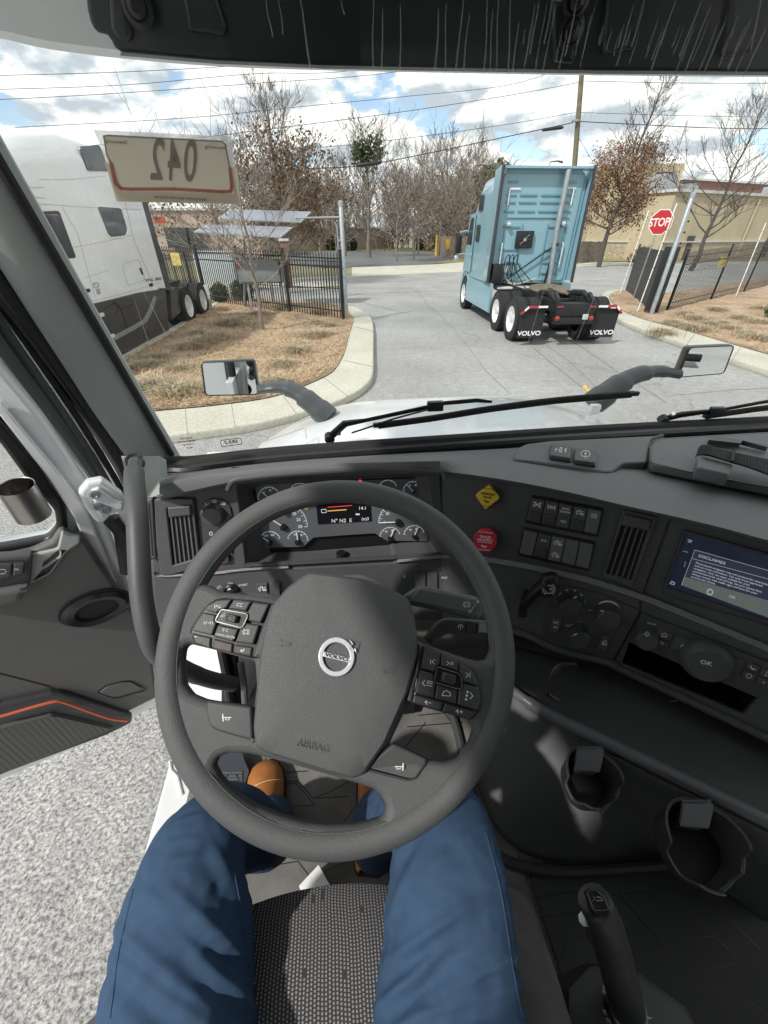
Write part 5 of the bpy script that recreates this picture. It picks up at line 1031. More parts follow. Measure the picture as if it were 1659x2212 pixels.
c=Z2([(490,432)])[0]; B=Part('rotary_knob'); lathe(B,A.at(*c,.004),A.n,[(.0245,0),(.0240,.006),(.0215,.014),(.019,.0175),(.001,.018)],PL,32); kk=A.at(*c,.022); stroke(B,A,Z2([(415,425),(448,433)]),2.2,WHT,.0215,.0006); B.build(lp_)
B=Part('light_icons'); 
stroke(B,A,circ(*Z2([(398,412)])[0],2.2,10,3),1.2,WHT,.0052,closed=True); stroke(B,A,Z2([(415,345),(430,358),(415,370)]),1.1,WHT,.0052); stroke(B,A,Z2([(450,345),(436,358),(450,370)]),1.1,WHT,.0052)
for c in ((497,328),(568,345)): c=Z2([c])[0]; stroke(B,A,arc(c[0],c[1],3.2,-90,90,8),1.2,WHT,.0052,closed=True); [stroke(B,A,[(c[0]-2,c[1]-2.5+2.4*k),(c[0]-5.5,c[1]-2+2.4*k)],.9,WHT,.0052) for k in range(3)]
c=Z2([(465,590)])[0]; stroke(B,A,circ(c[0],c[1],3.5,12),1.6,WHT,.0052,closed=True); B.build(lp_)
B=Part('hazard_button'); plate(B,A,[rnd(Z2([(510,770),(608,765),(612,830),(510,840)]),2)],.01,PLD,.010,.002); plate(B,A,[Z2([(530,832),(555,815),(580,830)])],.001,RED,.0105,0); B.build(df)
B=Part('side_defroster'); plate(B,A,[rnd([(312,1080),(330,1075),(338,1205),(325,1212),(318,1205)],3)],.014,PL,.012,.004); stroke(B,A,[(322,1090),(330,1200)],3,BLK,.0125,.0005); B.build(df)
# lower left switches and key
B=Part('ignition_switch'); c=Z2([(630,1050)])[0]; lathe(B,A.at(*c,.0),A.n,[(.019,0),(.019,.006),(.015,.010),(.012,.006),(.009,.006),(.009,.012),(.001,.013)],BLK,24); lathe(B,A.at(*c,.006),A.n,[(.009,0),(.009,.004),(.004,.006)],CHR,16)
for s,c,r_ in (('ACC',(525,1028),-30),('ON',(622,995),0),('START',(725,1008),-8)): c=Z2([c])[0]; text(B,A,*c,s,5,WHT,rot=r_,lift=.001)
B.build(df)
def rocker(parent,pl,quad,top=None,bot=None,icon=None,m=None,lift=.006,lamp=True):
    B=Part('rocker_switch'); c=Vector((sum(p[0] for p in quad)/4,sum(p[1] for p in quad)/4)); q=[tuple(c+(Vector(p)-c)*.93) for p in quad]
    plate(B,pl,[rnd(q,2)],.012,m or PL,lift,.002)
    if lamp: a,b,c2,d=[Vector(p) for p in q]; plate(B,pl,[rnd([tuple(a.lerp(d,.55).lerp(b.lerp(c2,.55),.08)),tuple(a.lerp(d,.55).lerp(b.lerp(c2,.55),.92)),tuple(a.lerp(d,.95).lerp(b.lerp(c2,.95),.92)),tuple(a.lerp(d,.95).lerp(b.lerp(c2,.95),.08))],1.5)],.005,PLD,lift+.003,.0015)
    u=(Vector(quad[1])-Vector(quad[0])); rot=math.degrees(math.atan2(u.y,u.x)); h=u.length
    f=lambda t:tuple(Vector(quad[0]).lerp(Vector(quad[3]),t).lerp(Vector(quad[1]).lerp(Vector(quad[2]),t),.5))
    for s,t in ((top,.27),(bot,.72)):
        if s: 
            for i,ln in enumerate(s.split('|')): p=f(t+.13*i-.06*(len(s.split('|'))-1)); text(B,pl,p[0],p[1],ln,5.2,WHT,rot=rot,lift=lift+.0035,bold=.01)
    for ic,t in (icon or []):
        p=f(t); e=lambda a,b: (p[0]+(a*math.cos(R(rot))-b*math.sin(R(rot))),p[1]+(a*math.sin(R(rot))+b*math.cos(R(rot)))); S=lambda P,wd=1.3,cl_=False: stroke(B,pl,[e(*k) for k in P],wd,WHT,lift+.0012+(0 if t<.5 else .002),.0004,closed=cl_)
        if ic=='axle': S([(-6,0),(6,0)]); S([(-7,-4),(-7,4)],2); S([(7,-4),(7,4)],2); S([(-2,-2),(0,-3.5),(2,-2),(2,2),(0,3.5),(-2,2)],1,True)
        if ic=='axles': S([(-8,-4),(-4,-4)],2); S([(4,-4),(8,-4)],2); S([(-8,4),(-4,4)],2);S([(4,4),(8,4)],2); S([(-6,-4),(-6,4)]);S([(6,-4),(6,4)]);S([(-6,0),(6,0)]);S([(-2,-2),(2,-2),(2,2),(-2,2)],1,True)
        if ic=='truck': S([(-8,1),(-7,-2),(-4,-2),(-3,-5),(0,-5),(0,1),(8,1)],1.6); S([(1,-3),(8,-3)],1); S(circ(-5,3,1.6,8),1.2,True); S(circ(3,3,1.6,8),1.2,True); S(circ(7,3,1.6,8),1.2,True)
        if ic=='brake': S(circ(0,0,4,14),1.2,True); S(arc(0,0,6.5,120,240),1.2); S(arc(0,0,6.5,-60,60),1.2); S([(-3,3),(3,-3)],1.4)
    return B.build(parent)
for i,(q,s) in enumerate(((Z2([(830,995),(925,990),(930,1080),(835,1085)]),1),(Z2([(932,985),(1025,978),(1030,1110),(940,1085)]),0))): rocker(df,A,q,icon=[('truck',.5)] if s else None,lamp=False)
for i,s in enumerate((None,None,'AUX','AUX',None)):
    x=668+i*98; rocker(df,A,Z3([(x,905),(x+88,905),(x+88,1060),(x,1060)]),top=s,lamp=False)
B=Part('label_dot'); stroke(B,A,Z3([(580,930),(582,945)]),3,STRAW[2],.001,.0004); B.build(df)

# --- dash face B (turned to the driver) and C (screen)
B=Part('centre_panel'); slotB=rnd(Z4([(760,1012),(1592,1372),(1500,1482),(712,1152)]),4)
plate(B,Bp,[rnd([(948,1008),(1160,1042),(1345,1084),(1452,1106),(1384,1288),(1379,1327),(1321,1434),(1206,1405),(1106,1364),(955,1345)],3)],.012,PL,0,.003)
B.build(cab); cp_=cab.children[-1]
cp=[o for o in cab.children if o.name.startswith('centre_panel')][0]
B=Part('screen_panel'); plate(B,Cp,[rnd([(1454,1106),(1659,1160),(1950,1240),(1950,1760),(1659,1604),(1636,1586),(1321,1434),(1381,1327),(1386,1290)],3),rnd(Z4([(760,1012),(1592,1372),(1500,1482),(712,1152)]),3)],.012,PL,0,.003); sp_=B.build(cab)
B=Part('lower_lip'); P=[Bp.at(x,y,.004) for x,y in [(955,1345),(1106,1362),(1206,1403),(1318,1432)]]+[Cp.at(x,y,.004) for x,y in [(1330,1440),(1480,1510),(1636,1584),(1850,1690)]]; tube(B,cat(P,5),.009,PL,10); B.build(sp_)
B=Part('slot_well'); s4=Z4([(760,1012),(1592,1372),(1500,1482),(712,1152)]); loft(B,[[Cp.at(*p,-.004) for p in s4],[Cp.at(*p,-.004)-Cp.n*.12 for p in s4]],BLK,closed=True,smooth=False,caps=False); prism(B,[Cp.at(*p,-.004)-Cp.n*.12 for p in s4],.004,BLK); B.build(sp_)
def knobdisc(name,parent,pl,c,loop,m,txts,up=.03,th=.012,tm=None):
    B=Part(name); lathe(B,pl.at(*c,0),pl.n,[(.018,0),(.014,.01),(.012,up-.008)],BLK,20); plate(B,pl,[loop],th,m,up,.003)
    for s,x,y,h,r_ in txts: text(B,pl,x,y,s,h,tm,rot=r_,lift=up+.0006,bold=.015)
    return B
KY=mat('knob_yellow',(.72,.50,.03),.4,coat=.3); KR=mat('knob_red',(.55,.02,.035),.4,coat=.3)
c=(1054,1075); B=knobdisc('parking_brake_knob',None,Bp,c,rnd(Z3([(1150,280),(1270,192),(1355,305),(1235,402)]),5),KY,[('PARKING',*Z3([(1257,270)])[0],5.4,8),('BRAKE',*Z3([(1253,297)])[0],4.6,8),('PULL  TO  APPLY',*Z3([(1268,228)])[0],3,8),('PUSH  TO  RELEASE',*Z3([(1245,370)])[0],3,8)],tm=BLK); stroke(B,Bp,Z3([(1228,320),(1245,335),(1262,332)]),3,BLK,.031,.0004); B.build(cp,'yellow diamond parking brake knob')
B=knobdisc('trailer_air_knob',None,Bp,(1048,1168),[(1048+27*math.cos(R(22+45*i)),1168+27*math.sin(R(22+45*i))) for i in range(8)],KR,[('TRAILER',*Z3([(1235,618)])[0],5,6),('AIR SUPPLY',*Z3([(1233,642)])[0],5,6),('NOT FOR PARKING',*Z3([(1230,660)])[0],2.6,6),('PULL TO EXHAUST',*Z3([(1240,580)])[0],2.6,6),('PUSH TO SUPPLY',*Z3([(1228,722)])[0],2.6,6)],tm=WHT); stroke(B,Bp,Z3([(1205,685),(1225,698),(1245,695)]),2.6,WHT,.031,.0004); B.build(cp,'red octagonal trailer air knob')
def bank(quad,items):
    B=Part('switch_frame'); plate(B,Bp,[rnd(quad,3)],.008,BLK,.004,.003); f=B.build(cp); q=[Vector(p) for p in quad]; q=[q[0].lerp(q[2],.015),q[1].lerp(q[3],.015),q[2].lerp(q[0],.015),q[3].lerp(q[1],.015)]; n=len(items)
    for i,(t_,b_,ic,lm) in enumerate(items):
        a=i/n;b=(i+1)/n; tl_=q[0].lerp(q[1],a); tr_=q[0].lerp(q[1],b); bl_=q[3].lerp(q[2],a); br_=q[3].lerp(q[2],b); g=lambda u,v,t: tuple(u.lerp(v,t))
        rocker(f,Bp,[g(tl_,bl_,.06),g(tr_,br_,.06),g(tr_,br_,.95),g(tl_,bl_,.95)],top=t_,bot=b_,icon=ic,lift=.010,lamp=lm,m=PL if lm or t_ else PLS)
bank(Z4([(122,55),(597,143),(556,332),(82,238)]),[(None,None,[('axles',.25)],True),(None,None,[('axle',.25)],True),('MUD|SNOW','TCS',None,False),(None,None,[('truck',.25)],True),(None,None,[('brake',.27)],False)])
bank(Z4([(75,265),(543,362),(502,555),(36,450)]),[(None,None,None,False),('ECS',None,None,True),(None,None,[('truck',.25),('truck',.72)],False),(None,None,None,False),(None,None,None,False)])
vent(cp,Bp,Z4([(722,148),(948,205),(780,655),(588,592)]),Z4([(735,182),(908,218),(775,612),(607,562)]),Z4([(735,182),(908,222),(893,295),(706,255)]),4,PL)
B=Part('screen_frame'); plate(B,Cp,[rnd(Z4([(1110,285),(1659,440),(2600,700),(2600,1330),(1659,905),(965,705)]),6),rnd(Z4([(1132,302),(1659,452),(2500,690),(2500,1230),(1659,872),(1000,655)]),4)],.014,PLD,.010,.004); sf=B.build(sp_)
SCR=mat('screen_glass',(.014,.018,.03),.10,spec=.9,coat=.6,emit=((.02,.03,.06),.25)); SGR=mat('dialog_grey',(.20,.23,.22),.2,emit=((.22,.26,.24),.2)); SBX=mat('dialog_navy',(.03,.035,.055),.15,emit=((.04,.05,.09),.35)); STX=mat('dialog_text',(.6,.62,.66),.4,emit=((.75,.78,.85),.22))
B=Part('touch_screen'); plate(B,Cp,[Z4([(1132,302),(1659,452),(2500,690),(2500,1230),(1659,872),(1000,655)])],.003,SCR,.0025,0)
plate(B,Cp,[Z4([(1185,412),(1659,545),(2100,670),(2040,1010),(1659,850),(1100,640)])],.0005,SBX,.003,0); plate(B,Cp,[Z4([(1118,585),(1659,740),(2060,900),(2040,1010),(1659,850),(1098,640)])],.0005,SGR,.0034,0)
stroke(B,Cp,Z4([(1098,640),(1185,412),(1659,545),(2100,670)]),.8,STX,.0036,.0002); stroke(B,Cp,Z4([(1170,468),(1659,600),(2090,720)]),.8,STX,.0036,.0002)
text(B,Cp,*Z4([(1208,448)])[0],'DISCLAIMER',8,STX,rot=17,lift=.0038,align='LEFT')
for i,s in enumerate(('Phone-based navigation may not account for restrictions','such as route restrictions. Use only truck approved','navigation. Only use maps suitable for your','commercial truck while driving. Set your phone first.','Always comply with traffic signs and laws for your','commercial vehicle.')): text(B,Cp,*Z4([(1190-i*6,494+i*18)])[0],s,5,STX,rot=17,lift=.0038,align='LEFT')
text(B,Cp,*Z4([(1428,718)])[0],'OK',7,STX,rot=17,lift=.0038); stroke(B,Cp,circ(*Z4([(1283,685)])[0],6,14),2.2,STX,.0038,closed=True); stroke(B,Cp,Z4([(1140,345),(1165,352),(1160,362),(1140,358)]),1.2,STX,.0038)
for c in ((1112,420),(1124,423),(1136,426),(1124,492),(1121,505),(1118,518)): c=Z4([c])[0]; plate(B,Cp,[circ(*c,1,8)],.0003,STX,.0038,0)
stroke(B,Cp,Z4([(1025,630),(1035,615),(1055,625),(1050,638)]),1.2,STX,.0038,closed=True); B.build(sf)
STRP=bpy.data.materials.new('woven_trim_strip'); STRP.use_nodes=True; t=STRP.node_tree; b_=t.nodes['Principled BSDF']; b_.inputs['Metallic'].default_value=.1; b_.inputs['Roughness'].default_value=.5
ck=t.nodes.new('ShaderNodeTexVoronoi'); ck.inputs['Scale'].default_value=420; ck.inputs['Randomness'].default_value=.1; tcn=t.nodes.new('ShaderNodeTexCoord'); t.links.new(tcn.outputs['Object'],ck.inputs['Vector']); t.links.new(ramp(t,ck.outputs['Distance'],[(.2,(.40,.41,.42)),(.6,(.08,.08,.085))]),b_.inputs['Base Color'])
B=Part('trim_strip'); W_=.0065
def ribbon(P,pls,wd,lift,m,B):
    up_=[pl.at(*p,lift)+pl.ey*wd for p,pl in zip(P,pls)]; dn=[pl.at(*p,lift+.004)-pl.ey*wd for p,pl in zip(P,pls)]; bk=[pl.at(*p,0)-pl.ey*wd*1.3 for p,pl in zip(P,pls)]; bt_=[pl.at(*p,0)+pl.ey*wd*1.3 for p,pl in zip(P,pls)]; loft(B,[cat(x_,4) for x_ in (bt_,up_,dn,bk)],m)
P=Z4([(-300,455),(0,500),(250,550),(500,610),(840,718),(1200,862),(1659,1052),(2200,1300)]); ribbon(P,[Bp]*5+[Cp]*3,W_,.008,STRP,B); B.build(cab); B=Part('trim_strip'); ribbon([(332,1239),(350,1244),(462,1238),(530,1230),(623,1225)],[A]*5,.003,.006,STRP,B); B.build(cab); B=Part('trim_strip'); ribbon([(858,1212),(948,1203),(1000,1204)],[A]*3,.004,.008,STRP,B); B.build(cab)
# trailer brake lever
B=Part('lever_slot'); plate(B,Bp,[rnd(Z4([(80,662),(108,670),(95,850),(40,850),(45,780)]),4)],.003,BLK,.002,.001); B.build(cp)
B=Part('trailer_brake_lever'); P=Z4([(85,760),(120,715),(190,650),(240,630)]); tube(B,cat([Bp.at(*p,l) for p,l in zip(P,(.0,.03,.05,.055))],5),[.010,.011,.014,.018],BLK,12); c=Z4([(252,650)])[0]; plate(B,Bp,[rnd(Z4([(195,590),(290,580),(320,640),(280,720),(200,735),(165,660)]),9)],.03,BLK,.066,.010); lathe(B,Bp.at(*Z4([(240,668)])[0],.066),Bp.n,[(.011,0),(.011,.001),(.001,.0012)],PLD,20)
c=Z4([(240,668)])[0]; stroke(B,Bp,circ(*c,9,20),1.1,WHT,.0676,closed=True); stroke(B,Bp,arc(*c,13,125,235),1.3,WHT,.0672); stroke(B,Bp,arc(*c,13,-55,55),1.3,WHT,.0672); stroke(B,Bp,[(c[0]-5,c[1]+1),(c[0]-2,c[1]-2),(c[0]+5,c[1]-1),(c[0]+4,c[1]+2)],1.4,WHT,.0676,closed=True); B.build(cp)
# climate controls
B=Part('climate_panel'); plate(B,Bp,[rnd(Z4([(242,700),(340,640),(560,690),(822,800),(820,832),(645,1142),(190,962)]),3)],.004,PLD,.003,.001); cm=B.build(cp)
for c,rx,arcs in (((378,755),.0235,0),((618,838),.026,1),((438,962),.0235,2)):
    B=Part('dial'); c=Z4([c])[0]; lathe(B,Bp.at(*c,.003),Bp.n,[(rx*1.3,0),(rx*1.28,.002),(rx*1.02,.002),(rx,.004),(rx*.93,.020),(rx*.80,.023),(.001,.0235)],PLD,36)
    a=-25 if arcs==0 else 15+180 if arcs==1 else 145; stroke(B,Bp,[(c[0]+8*math.cos(R(a)),c[1]+8*math.sin(R(a))-7),(c[0]+15*math.cos(R(a)),c[1]+15*math.sin(R(a))-7)],2,WHT,.0272,.0005)
    if arcs==1: stroke(B,Bp,arc(c[0],c[1],31,-125,35,24),3,WHT,.0038,.0004); text(B,Bp,c[0]-35,c[1]-12,'AUTO',3.6,WHT,lift=.0038)
    if arcs==0:
        for k,s in enumerate(('L','64','68','72','76','80','H')): a=R(-170+k*33); text(B,Bp,c[0]+30*math.cos(a),c[1]+28*math.sin(a),s,4.6,WHT,rot=-60+k*24,lift=.0038)
    if arcs==2:
        for k in range(7): a=R(-185+k*50); text(B,Bp,c[0]+30*math.cos(a),c[1]+28*math.sin(a),'AUTO' if k==1 else ('\u00b0','v','^','~')[k%4],4.4,WHT,lift=.0038)
    B.build(cm)
for q,s in ((Z4([(268,845),(325,858),(300,955),(243,935)]),'AC'),(Z4([(588,960),(642,975),(612,1075),(552,1055)]),None)):
    B=Part('button'); plate(B,Bp,[rnd(q,2)],.008,PL,.008,.002); c=(sum(p[0] for p in q)/4,sum(p[1] for p in q)/4)
    if s: text(B,Bp,c[0],c[1]-5,'AC',6.5,WHT,rot=13,lift=.0085); text(B,Bp,c[0],c[1]+5,'ON',4.5,WHT,rot=13,lift=.0085)
    else: stroke(B,Bp,[(c[0]-5,c[1]+3),(c[0]-4,c[1]-3),(c[0]+4,c[1]-5),(c[0]+5,c[1]+4)],1.1,WHT,.0085,closed=True); stroke(B,Bp,arc(c[0],c[1],2.4,0,270,8),1,WHT,.0085)
    B.build(cm)
# radio
B=Part('radio_panel'); plate(B,Cp,[rnd(Z4([(838,822),(1659,1140),(2200,1360),(2100,1560),(1659,1340),(1592,1372),(760,1012)]),3)],.006,PLD,.006,.002); rd=B.build(sp_)
B=Part('volume_knob'); c=Z4([(872,975)])[0]; lathe(B,Cp.at(*c,.006),Cp.n,[(.0245,0),(.024,.010),(.021,.022),(.018,.0235),(.0175,.0225),(.001,.0225)],PL,32); stroke(B,Cp,arc(c[0]+1,c[1]-6,4.5,-50,230),1.2,WHT,.0295); stroke(B,Cp,[(c[0]+1,c[1]-12),(c[0]+1,c[1]-6)],1.2,WHT,.0295); text(B,Cp,*Z4([(902,890)])[0],'VOLUME',3.6,WHT,rot=14,lift=.0068); B.build(rd)
B=Part('selector_knob'); c=Z4([(1258,1118)])[0]; lathe(B,Cp.at(*c,.006),Cp.n,[(.046,0),(.0465,.006),(.044,.016),(.036,.026),(.0335,.0275),(.0325,.0262),(.001,.027)],PL,44); c=Z4([(1258,1145)])[0]; text(B,Cp,c[0],c[1],'OK',13,WHT,rot=15,lift=.0345,bold=.015); B.build(rd)
def rbtn(q,draw):
    B=Part('button'); plate(B,Cp,[rnd(Z4(q),3)],.006,PL,.010,.002); c=Z4([(sum(p[0] for p in q)/4,sum(p[1] for p in q)/4)])[0]; draw(B,c); B.build(rd)
l_=.0105
rbtn([(945,925),(1045,962),(1025,1005),(930,970)],lambda B,c: stroke(B,Cp,[(c[0]-6,c[1]+2),(c[0]-4,c[1]-3),(c[0],c[1]-5),(c[0]+5,c[1]-2),(c[0]+6,c[1]+3)],1.1,WHT,l_,closed=True))
rbtn([(930,982),(1022,1018),(1005,1048),(912,1012)],lambda B,c: stroke(B,Cp,[(c[0]-5,c[1]-3),(c[0]+3,c[1]-1),(c[0]+5,c[1]+2),(c[0]-2,c[1]+2)],1.1,WHT,l_))
rbtn([(1058,968),(1185,1015),(1140,1085),(1022,1050)],lambda B,c: stroke(B,Cp,[(c[0]+3,c[1]-2),(c[0]-3,c[1]+2),(c[0]+3,c[1]+6)],1.1,WHT,l_,closed=True))
rbtn([(1395,1095),(1508,1138),(1470,1220),(1370,1180)],lambda B,c: stroke(B,Cp,[(c[0]-3,c[1]-3),(c[0]+3,c[1]+2),(c[0]-3,c[1]+5)],1.1,WHT,l_,closed=True))
rbtn([(1530,1138),(1612,1172),(1590,1212),(1512,1182)],lambda B,c: stroke(B,Cp,[(c[0]-5,c[1]-4),(c[0]-2,c[1]+2),(c[0]+5,c[1]+4)],2.4,WHT,l_))
rbtn([(1505,1195),(1588,1225),(1565,1262),(1482,1235)],lambda B,c: stroke(B,Cp,circ(c[0],c[1],6,14,4.5),1.1,WHT,l_,closed=True))
rbtn([(1622,1175),(1720,1215),(1695,1258),(1600,1220)],lambda B,c: (stroke(B,Cp,[(c[0]-4,c[1]+3),(c[0]-3,c[1]-5),(c[0]+4,c[1]-3),(c[0]+3,c[1]+5)],1.1,WHT,l_),stroke(B,Cp,circ(c[0]-5,c[1]+3,1.6,8),1.4,WHT,l_,closed=True),stroke(B,Cp,circ(c[0]+2,c[1]+5,1.6,8),1.4,WHT,l_,closed=True)))
rbtn([(1595,1235),(1690,1270),(1665,1310),(1575,1272)],lambda B,c: text(B,Cp,c[0],c[1],'((',6,WHT,rot=15,lift=l_))
B=Part('lip_badge'); stroke(B,Cp,Z4([(1030,1388),(1060,1395),(1080,1375),(1105,1380)]),2,GAL,.006,.0005); B.build(sp_)
# --- steering wheel: centre and tilt measured from the photo
wc=Vector((-.018,.3465,1.8898)); el=R(53.59); az=R(-1.67)
Wh=Pl(wc,(math.sin(az)*math.cos(el),-math.cos(az)*math.cos(el),math.sin(el)))
sw=bpy.data.objects.new('steering_wheel',None); COL.objects.link(sw); sw.location=wc; sw.parent=cab; sw.matrix_parent_inverse=wm(cab).inverted()
B=Part('rim'); rows=[]; RR=.225; rt=.0172
for i in range(96):
    a=2*math.pi*i/96; rad=Wh.ex*math.cos(a)+Wh.ey*math.sin(a); rows.append([wc+rad*(RR+rt*math.cos(2*math.pi*j/24))+Wh.n*rt*1.02*math.sin(2*math.pi*j/24) for j in range(24)])
rows.append(rows[0]); loft(B,rows,SWP,closed=True); B.build(sw)
def ang(p): u,v=Wh.uv(*p); return math.atan2(v,u)
def mixhole(P,through):
    "photo outline closed by an arc along the inside of the rim, passing the given side"
    uv=[Wh.uv(*p) for p in P]; a0=math.atan2(uv[-1][1],uv[-1][0]); a1=math.atan2(uv[0][1],uv[0][0]); 
    while a1<a0: a1+=2*math.pi
    arc_=[(.213*math.cos(a0+(a1-a0)*i/40),.213*math.sin(a0+(a1-a0)*i/40)) for i in range(1,40)]; return uv+arc_
H_T=mixhole([(440,1262),(458,1266),(480,1279),(545,1286),(607,1294),(660,1320),(760,1340),(860,1360),(895,1380),(916,1391),(1002,1421),(1034,1428),(1050,1424),(1058,1408)],'top')
H_L=[Wh.uv(*p) for p in rnd([(398,1425),(401,1400),(413,1391),(470,1405),(552,1428),(556,1480),(550,1528),(447,1511),(418,1499),(402,1478)],7,4)]
H_R=[Wh.uv(*p) for p in rnd([(884,1515),(950,1532),(1018,1554),(1022,1575),(1005,1622),(985,1640),(958,1646),(925,1640),(840,1608)],8,4)]
H_B=[Wh.uv(*p) for p in rnd([(466,1652),(475,1633),(497,1625),(534,1626),(578,1635),(702,1670),(776,1692),(809,1703),(823,1717),(834,1739),(831,1758),(816,1769),(772,1780),(717,1782),(662,1776),(607,1761),(552,1739),(508,1710),(479,1677)],6,3)]
outer=[(.221*math.cos(2*math.pi*i/96),.221*math.sin(2*math.pi*i/96)) for i in range(96)]
B=Part('spokes'); plate(B,Wh,[outer,H_T,H_L,H_R,H_B],.026,SWP,.011,.010,px=False); B.build(sw)
hub=Z9([(620,105),(700,108),(1130,165),(1380,265),(1520,345),(1560,470),(1598,680),(1590,860),(1510,1180),(1310,1640),(1120,1910),(1020,1952),(800,1900),(260,1730),(150,1670),(130,1500),(170,1010),(215,700),(250,520),(310,380),(440,230)])
B=Part('airbag_cover'); hb=rnd(hub,9,4)
dome(B,Wh,hb,[(1.0,-.03),(1.005,.008),(1.0,.018),(.985,.0245),(.955,.0285),(.80,.0325),(.55,.0345),(.25,.0355)],SWP)
ac=B.build(sw); HP=Pl(wc+Wh.n*.0355,Wh.n)
B=Part('raised_lettering'); SWL=mat('embossed_plastic',(.060,.059,.059),.55)
text(B,HP,*Z9([(648,1690)])[0],'AIRBAG',15,SWL,rot=12,lift=-.0026,th=.0006)
for c,m_ in (((390,738),1),((1345,995),-1)): 
    c=Z9([c])[0]; stroke(B,HP,[(c[0]-13*m_,c[1]-9),(c[0]-9*m_,c[1]-3),(c[0]+8*m_,c[1]-1),(c[0]+12*m_,c[1]+3),(c[0]+8*m_,c[1]+5),(c[0]-8*m_,c[1]+4),(c[0]-13*m_,c[1]+6)],1.1,SWL,.0004)
B.build(ac)
B=Part('emblem'); c=Z9([(862,868)])[0]; EP=Pl(HP.o+HP.n*.001,HP.n)
ri=lambda k: Z9([(862+k*168*math.cos(R(a)),868+k*182*math.sin(R(a))) for a in range(0,360,6)])
EMB=mat('emblem_silver',(.62,.65,.70),.3,.25); plate(B,EP,[ri(1),ri(.74)],.004,EMB,.004,.0012); plate(B,EP,[Z9([(745,818),(995,880),(992,925),(735,862)])],.004,EMB,.0042,.0006)
plate(B,EP,[Z9([(1000,770),(1030,805),(1022,840),(985,815),(972,780)])],.003,EMB,.004,.0008)
for q in (Z9([(980,712),(1000,722),(1022,745),(1008,762),(1000,740)]),Z9([(1040,785),(1050,822),(1040,830),(1028,790)])): plate(B,EP,[q],.003,EMB,.004,.0006)
stroke(B,EP,Z9([(985,712),(1078,740),(1055,830)]),1.2,SIL,.0005); c=Z9([(864,870)])[0]; text(B,EP,c[0],c[1],'VOLVO',7.2,BLK,rot=14,lift=.0047,wide=1.55,bold=.02); B.build(ac)
# button pads
SP_=Pl(wc+Wh.n*.012,Wh.n)
BUT=mat('button_plastic',(.055,.056,.059),.5,bump=(900,.3,.0005),spec=.5)
def pad(lp): B=Part('button_pad'); plate(B,SP_,[rnd(lp,6)],.014,BLK,.004,.003); return B.build(sw)
pL=pad(Z2([(395,1205),(440,1155),(500,1118),(560,1108),(800,1128),(1000,1158),(960,1250),(900,1440),(850,1600),(790,1600),(330,1488),(288,1375),(330,1300)]))
pR=pad(Z8([(340,260),(460,290),(1000,545),(1180,640),(1270,760),(1330,950),(1380,1250),(1350,1360),(1210,1515),(700,1370),(225,1240),(270,1060)]))
B=Part('pad_surround'); plate(B,SP_,[rnd(Z8([(335,250),(440,290),(250,1215),(165,1200),(165,1000),(300,700)]),4)],.016,SWP,.006,.004); B.build(sw); B=Part('pad_surround'); plate(B,SP_,[rnd(Z2([(945,1160),(1000,1165),(960,1260),(880,1600),(800,1590)]),3)],.016,SWP,.006,.004); B.build(sw)
def wb(z,lp,draw=None,par=None,r_=2.5,lift=.010):
    B=Part('button'); q=z(lp); c=Vector((sum(p[0] for p in q)/len(q),sum(p[1] for p in q)/len(q))); q=[tuple(c+(Vector(p)-c)*.965) for p in q]
    plate(B,SP_,[rnd(q,r_)],.008,BUT,lift,.002)
    if draw: draw(B,(c.x,c.y),lift+.0006)
    B.build(sw)
def ST(P,wd=1.1,cl_=False,m=WHT): return lambda B,c,l: [stroke(B,SP_,[(c[0]+a,c[1]+b) for a,b in q],wd,m,l,.0004,closed=cl_) for q in P]
def TX(s,h,r_=6,m=WHT,dx=0,dy=0): return lambda B,c,l: text(B,SP_,c[0]+dx,c[1]+dy,s,h,m,rot=r_,lift=l)
wb(Z2,[(400,1205),(440,1162),(520,1124),(635,1118),(590,1195),(535,1210),(505,1240)],ST([[(-6,-3),(-6,4)],[(-4,-3),(0,-1),(-4,1)],[(1,3),(7,3)],[(2,0),(6,-2)]]))
wb(Z2,[(648,1118),(795,1138),(748,1222),(598,1198)],TX('CC',7))
wb(Z2,[(803,1140),(940,1158),(868,1318),(765,1298),(768,1245),(755,1228)])
wb(Z2,[(395,1222),(505,1248),(495,1292),(512,1315),(473,1418),(297,1378)],ST([[(-10,-3),(-10,3)],[(-7,3),(-4,-3)],[(-2,0),(2,0)],[(4,-3),(4,3)],[(8,-3),(8,3)]]))
wb(Z2,[(518,1322),(690,1362),(645,1470),(480,1427)],lambda B,c,l: (text(B,SP_,c[0],c[1]-6,'0 C',6.5,WHT,rot=10,lift=l),text(B,SP_,c[0]-1,c[1]+6,'CANCEL/RESUME',4,WHT,rot=12,lift=l)))
wb(Z2,[(748,1310),(860,1330),(808,1492),(657,1472),(697,1362),(722,1350)],lambda B,c,l: (stroke(B,SP_,circ(c[0],c[1],4,12),1.2,WHT,l,closed=True),stroke(B,SP_,arc(c[0],c[1],7,120,240),1.2,WHT,l),stroke(B,SP_,arc(c[0],c[1],7,-60,60),1.2,WHT,l)))
GRN=mat('call_green',(.08,.4,.1),.6)
wb(Z2,[(298,1390),(466,1430),(460,1520),(332,1482)],lambda B,c,l:(stroke(B,SP_,arc(c[0]+2,c[1]+5,6,200,340),2,GRN,l),stroke(B,SP_,[(c[0]-16,c[1]-8),(c[0]-10,c[1]-8)],1.3,WHT,l)),lift=.007)
wb(Z2,[(480,1437),(645,1480),(635,1558),(472,1524)],lambda B,c,l:stroke(B,SP_,arc(c[0],c[1]+5,6,200,340),2,RED,l),lift=.007)
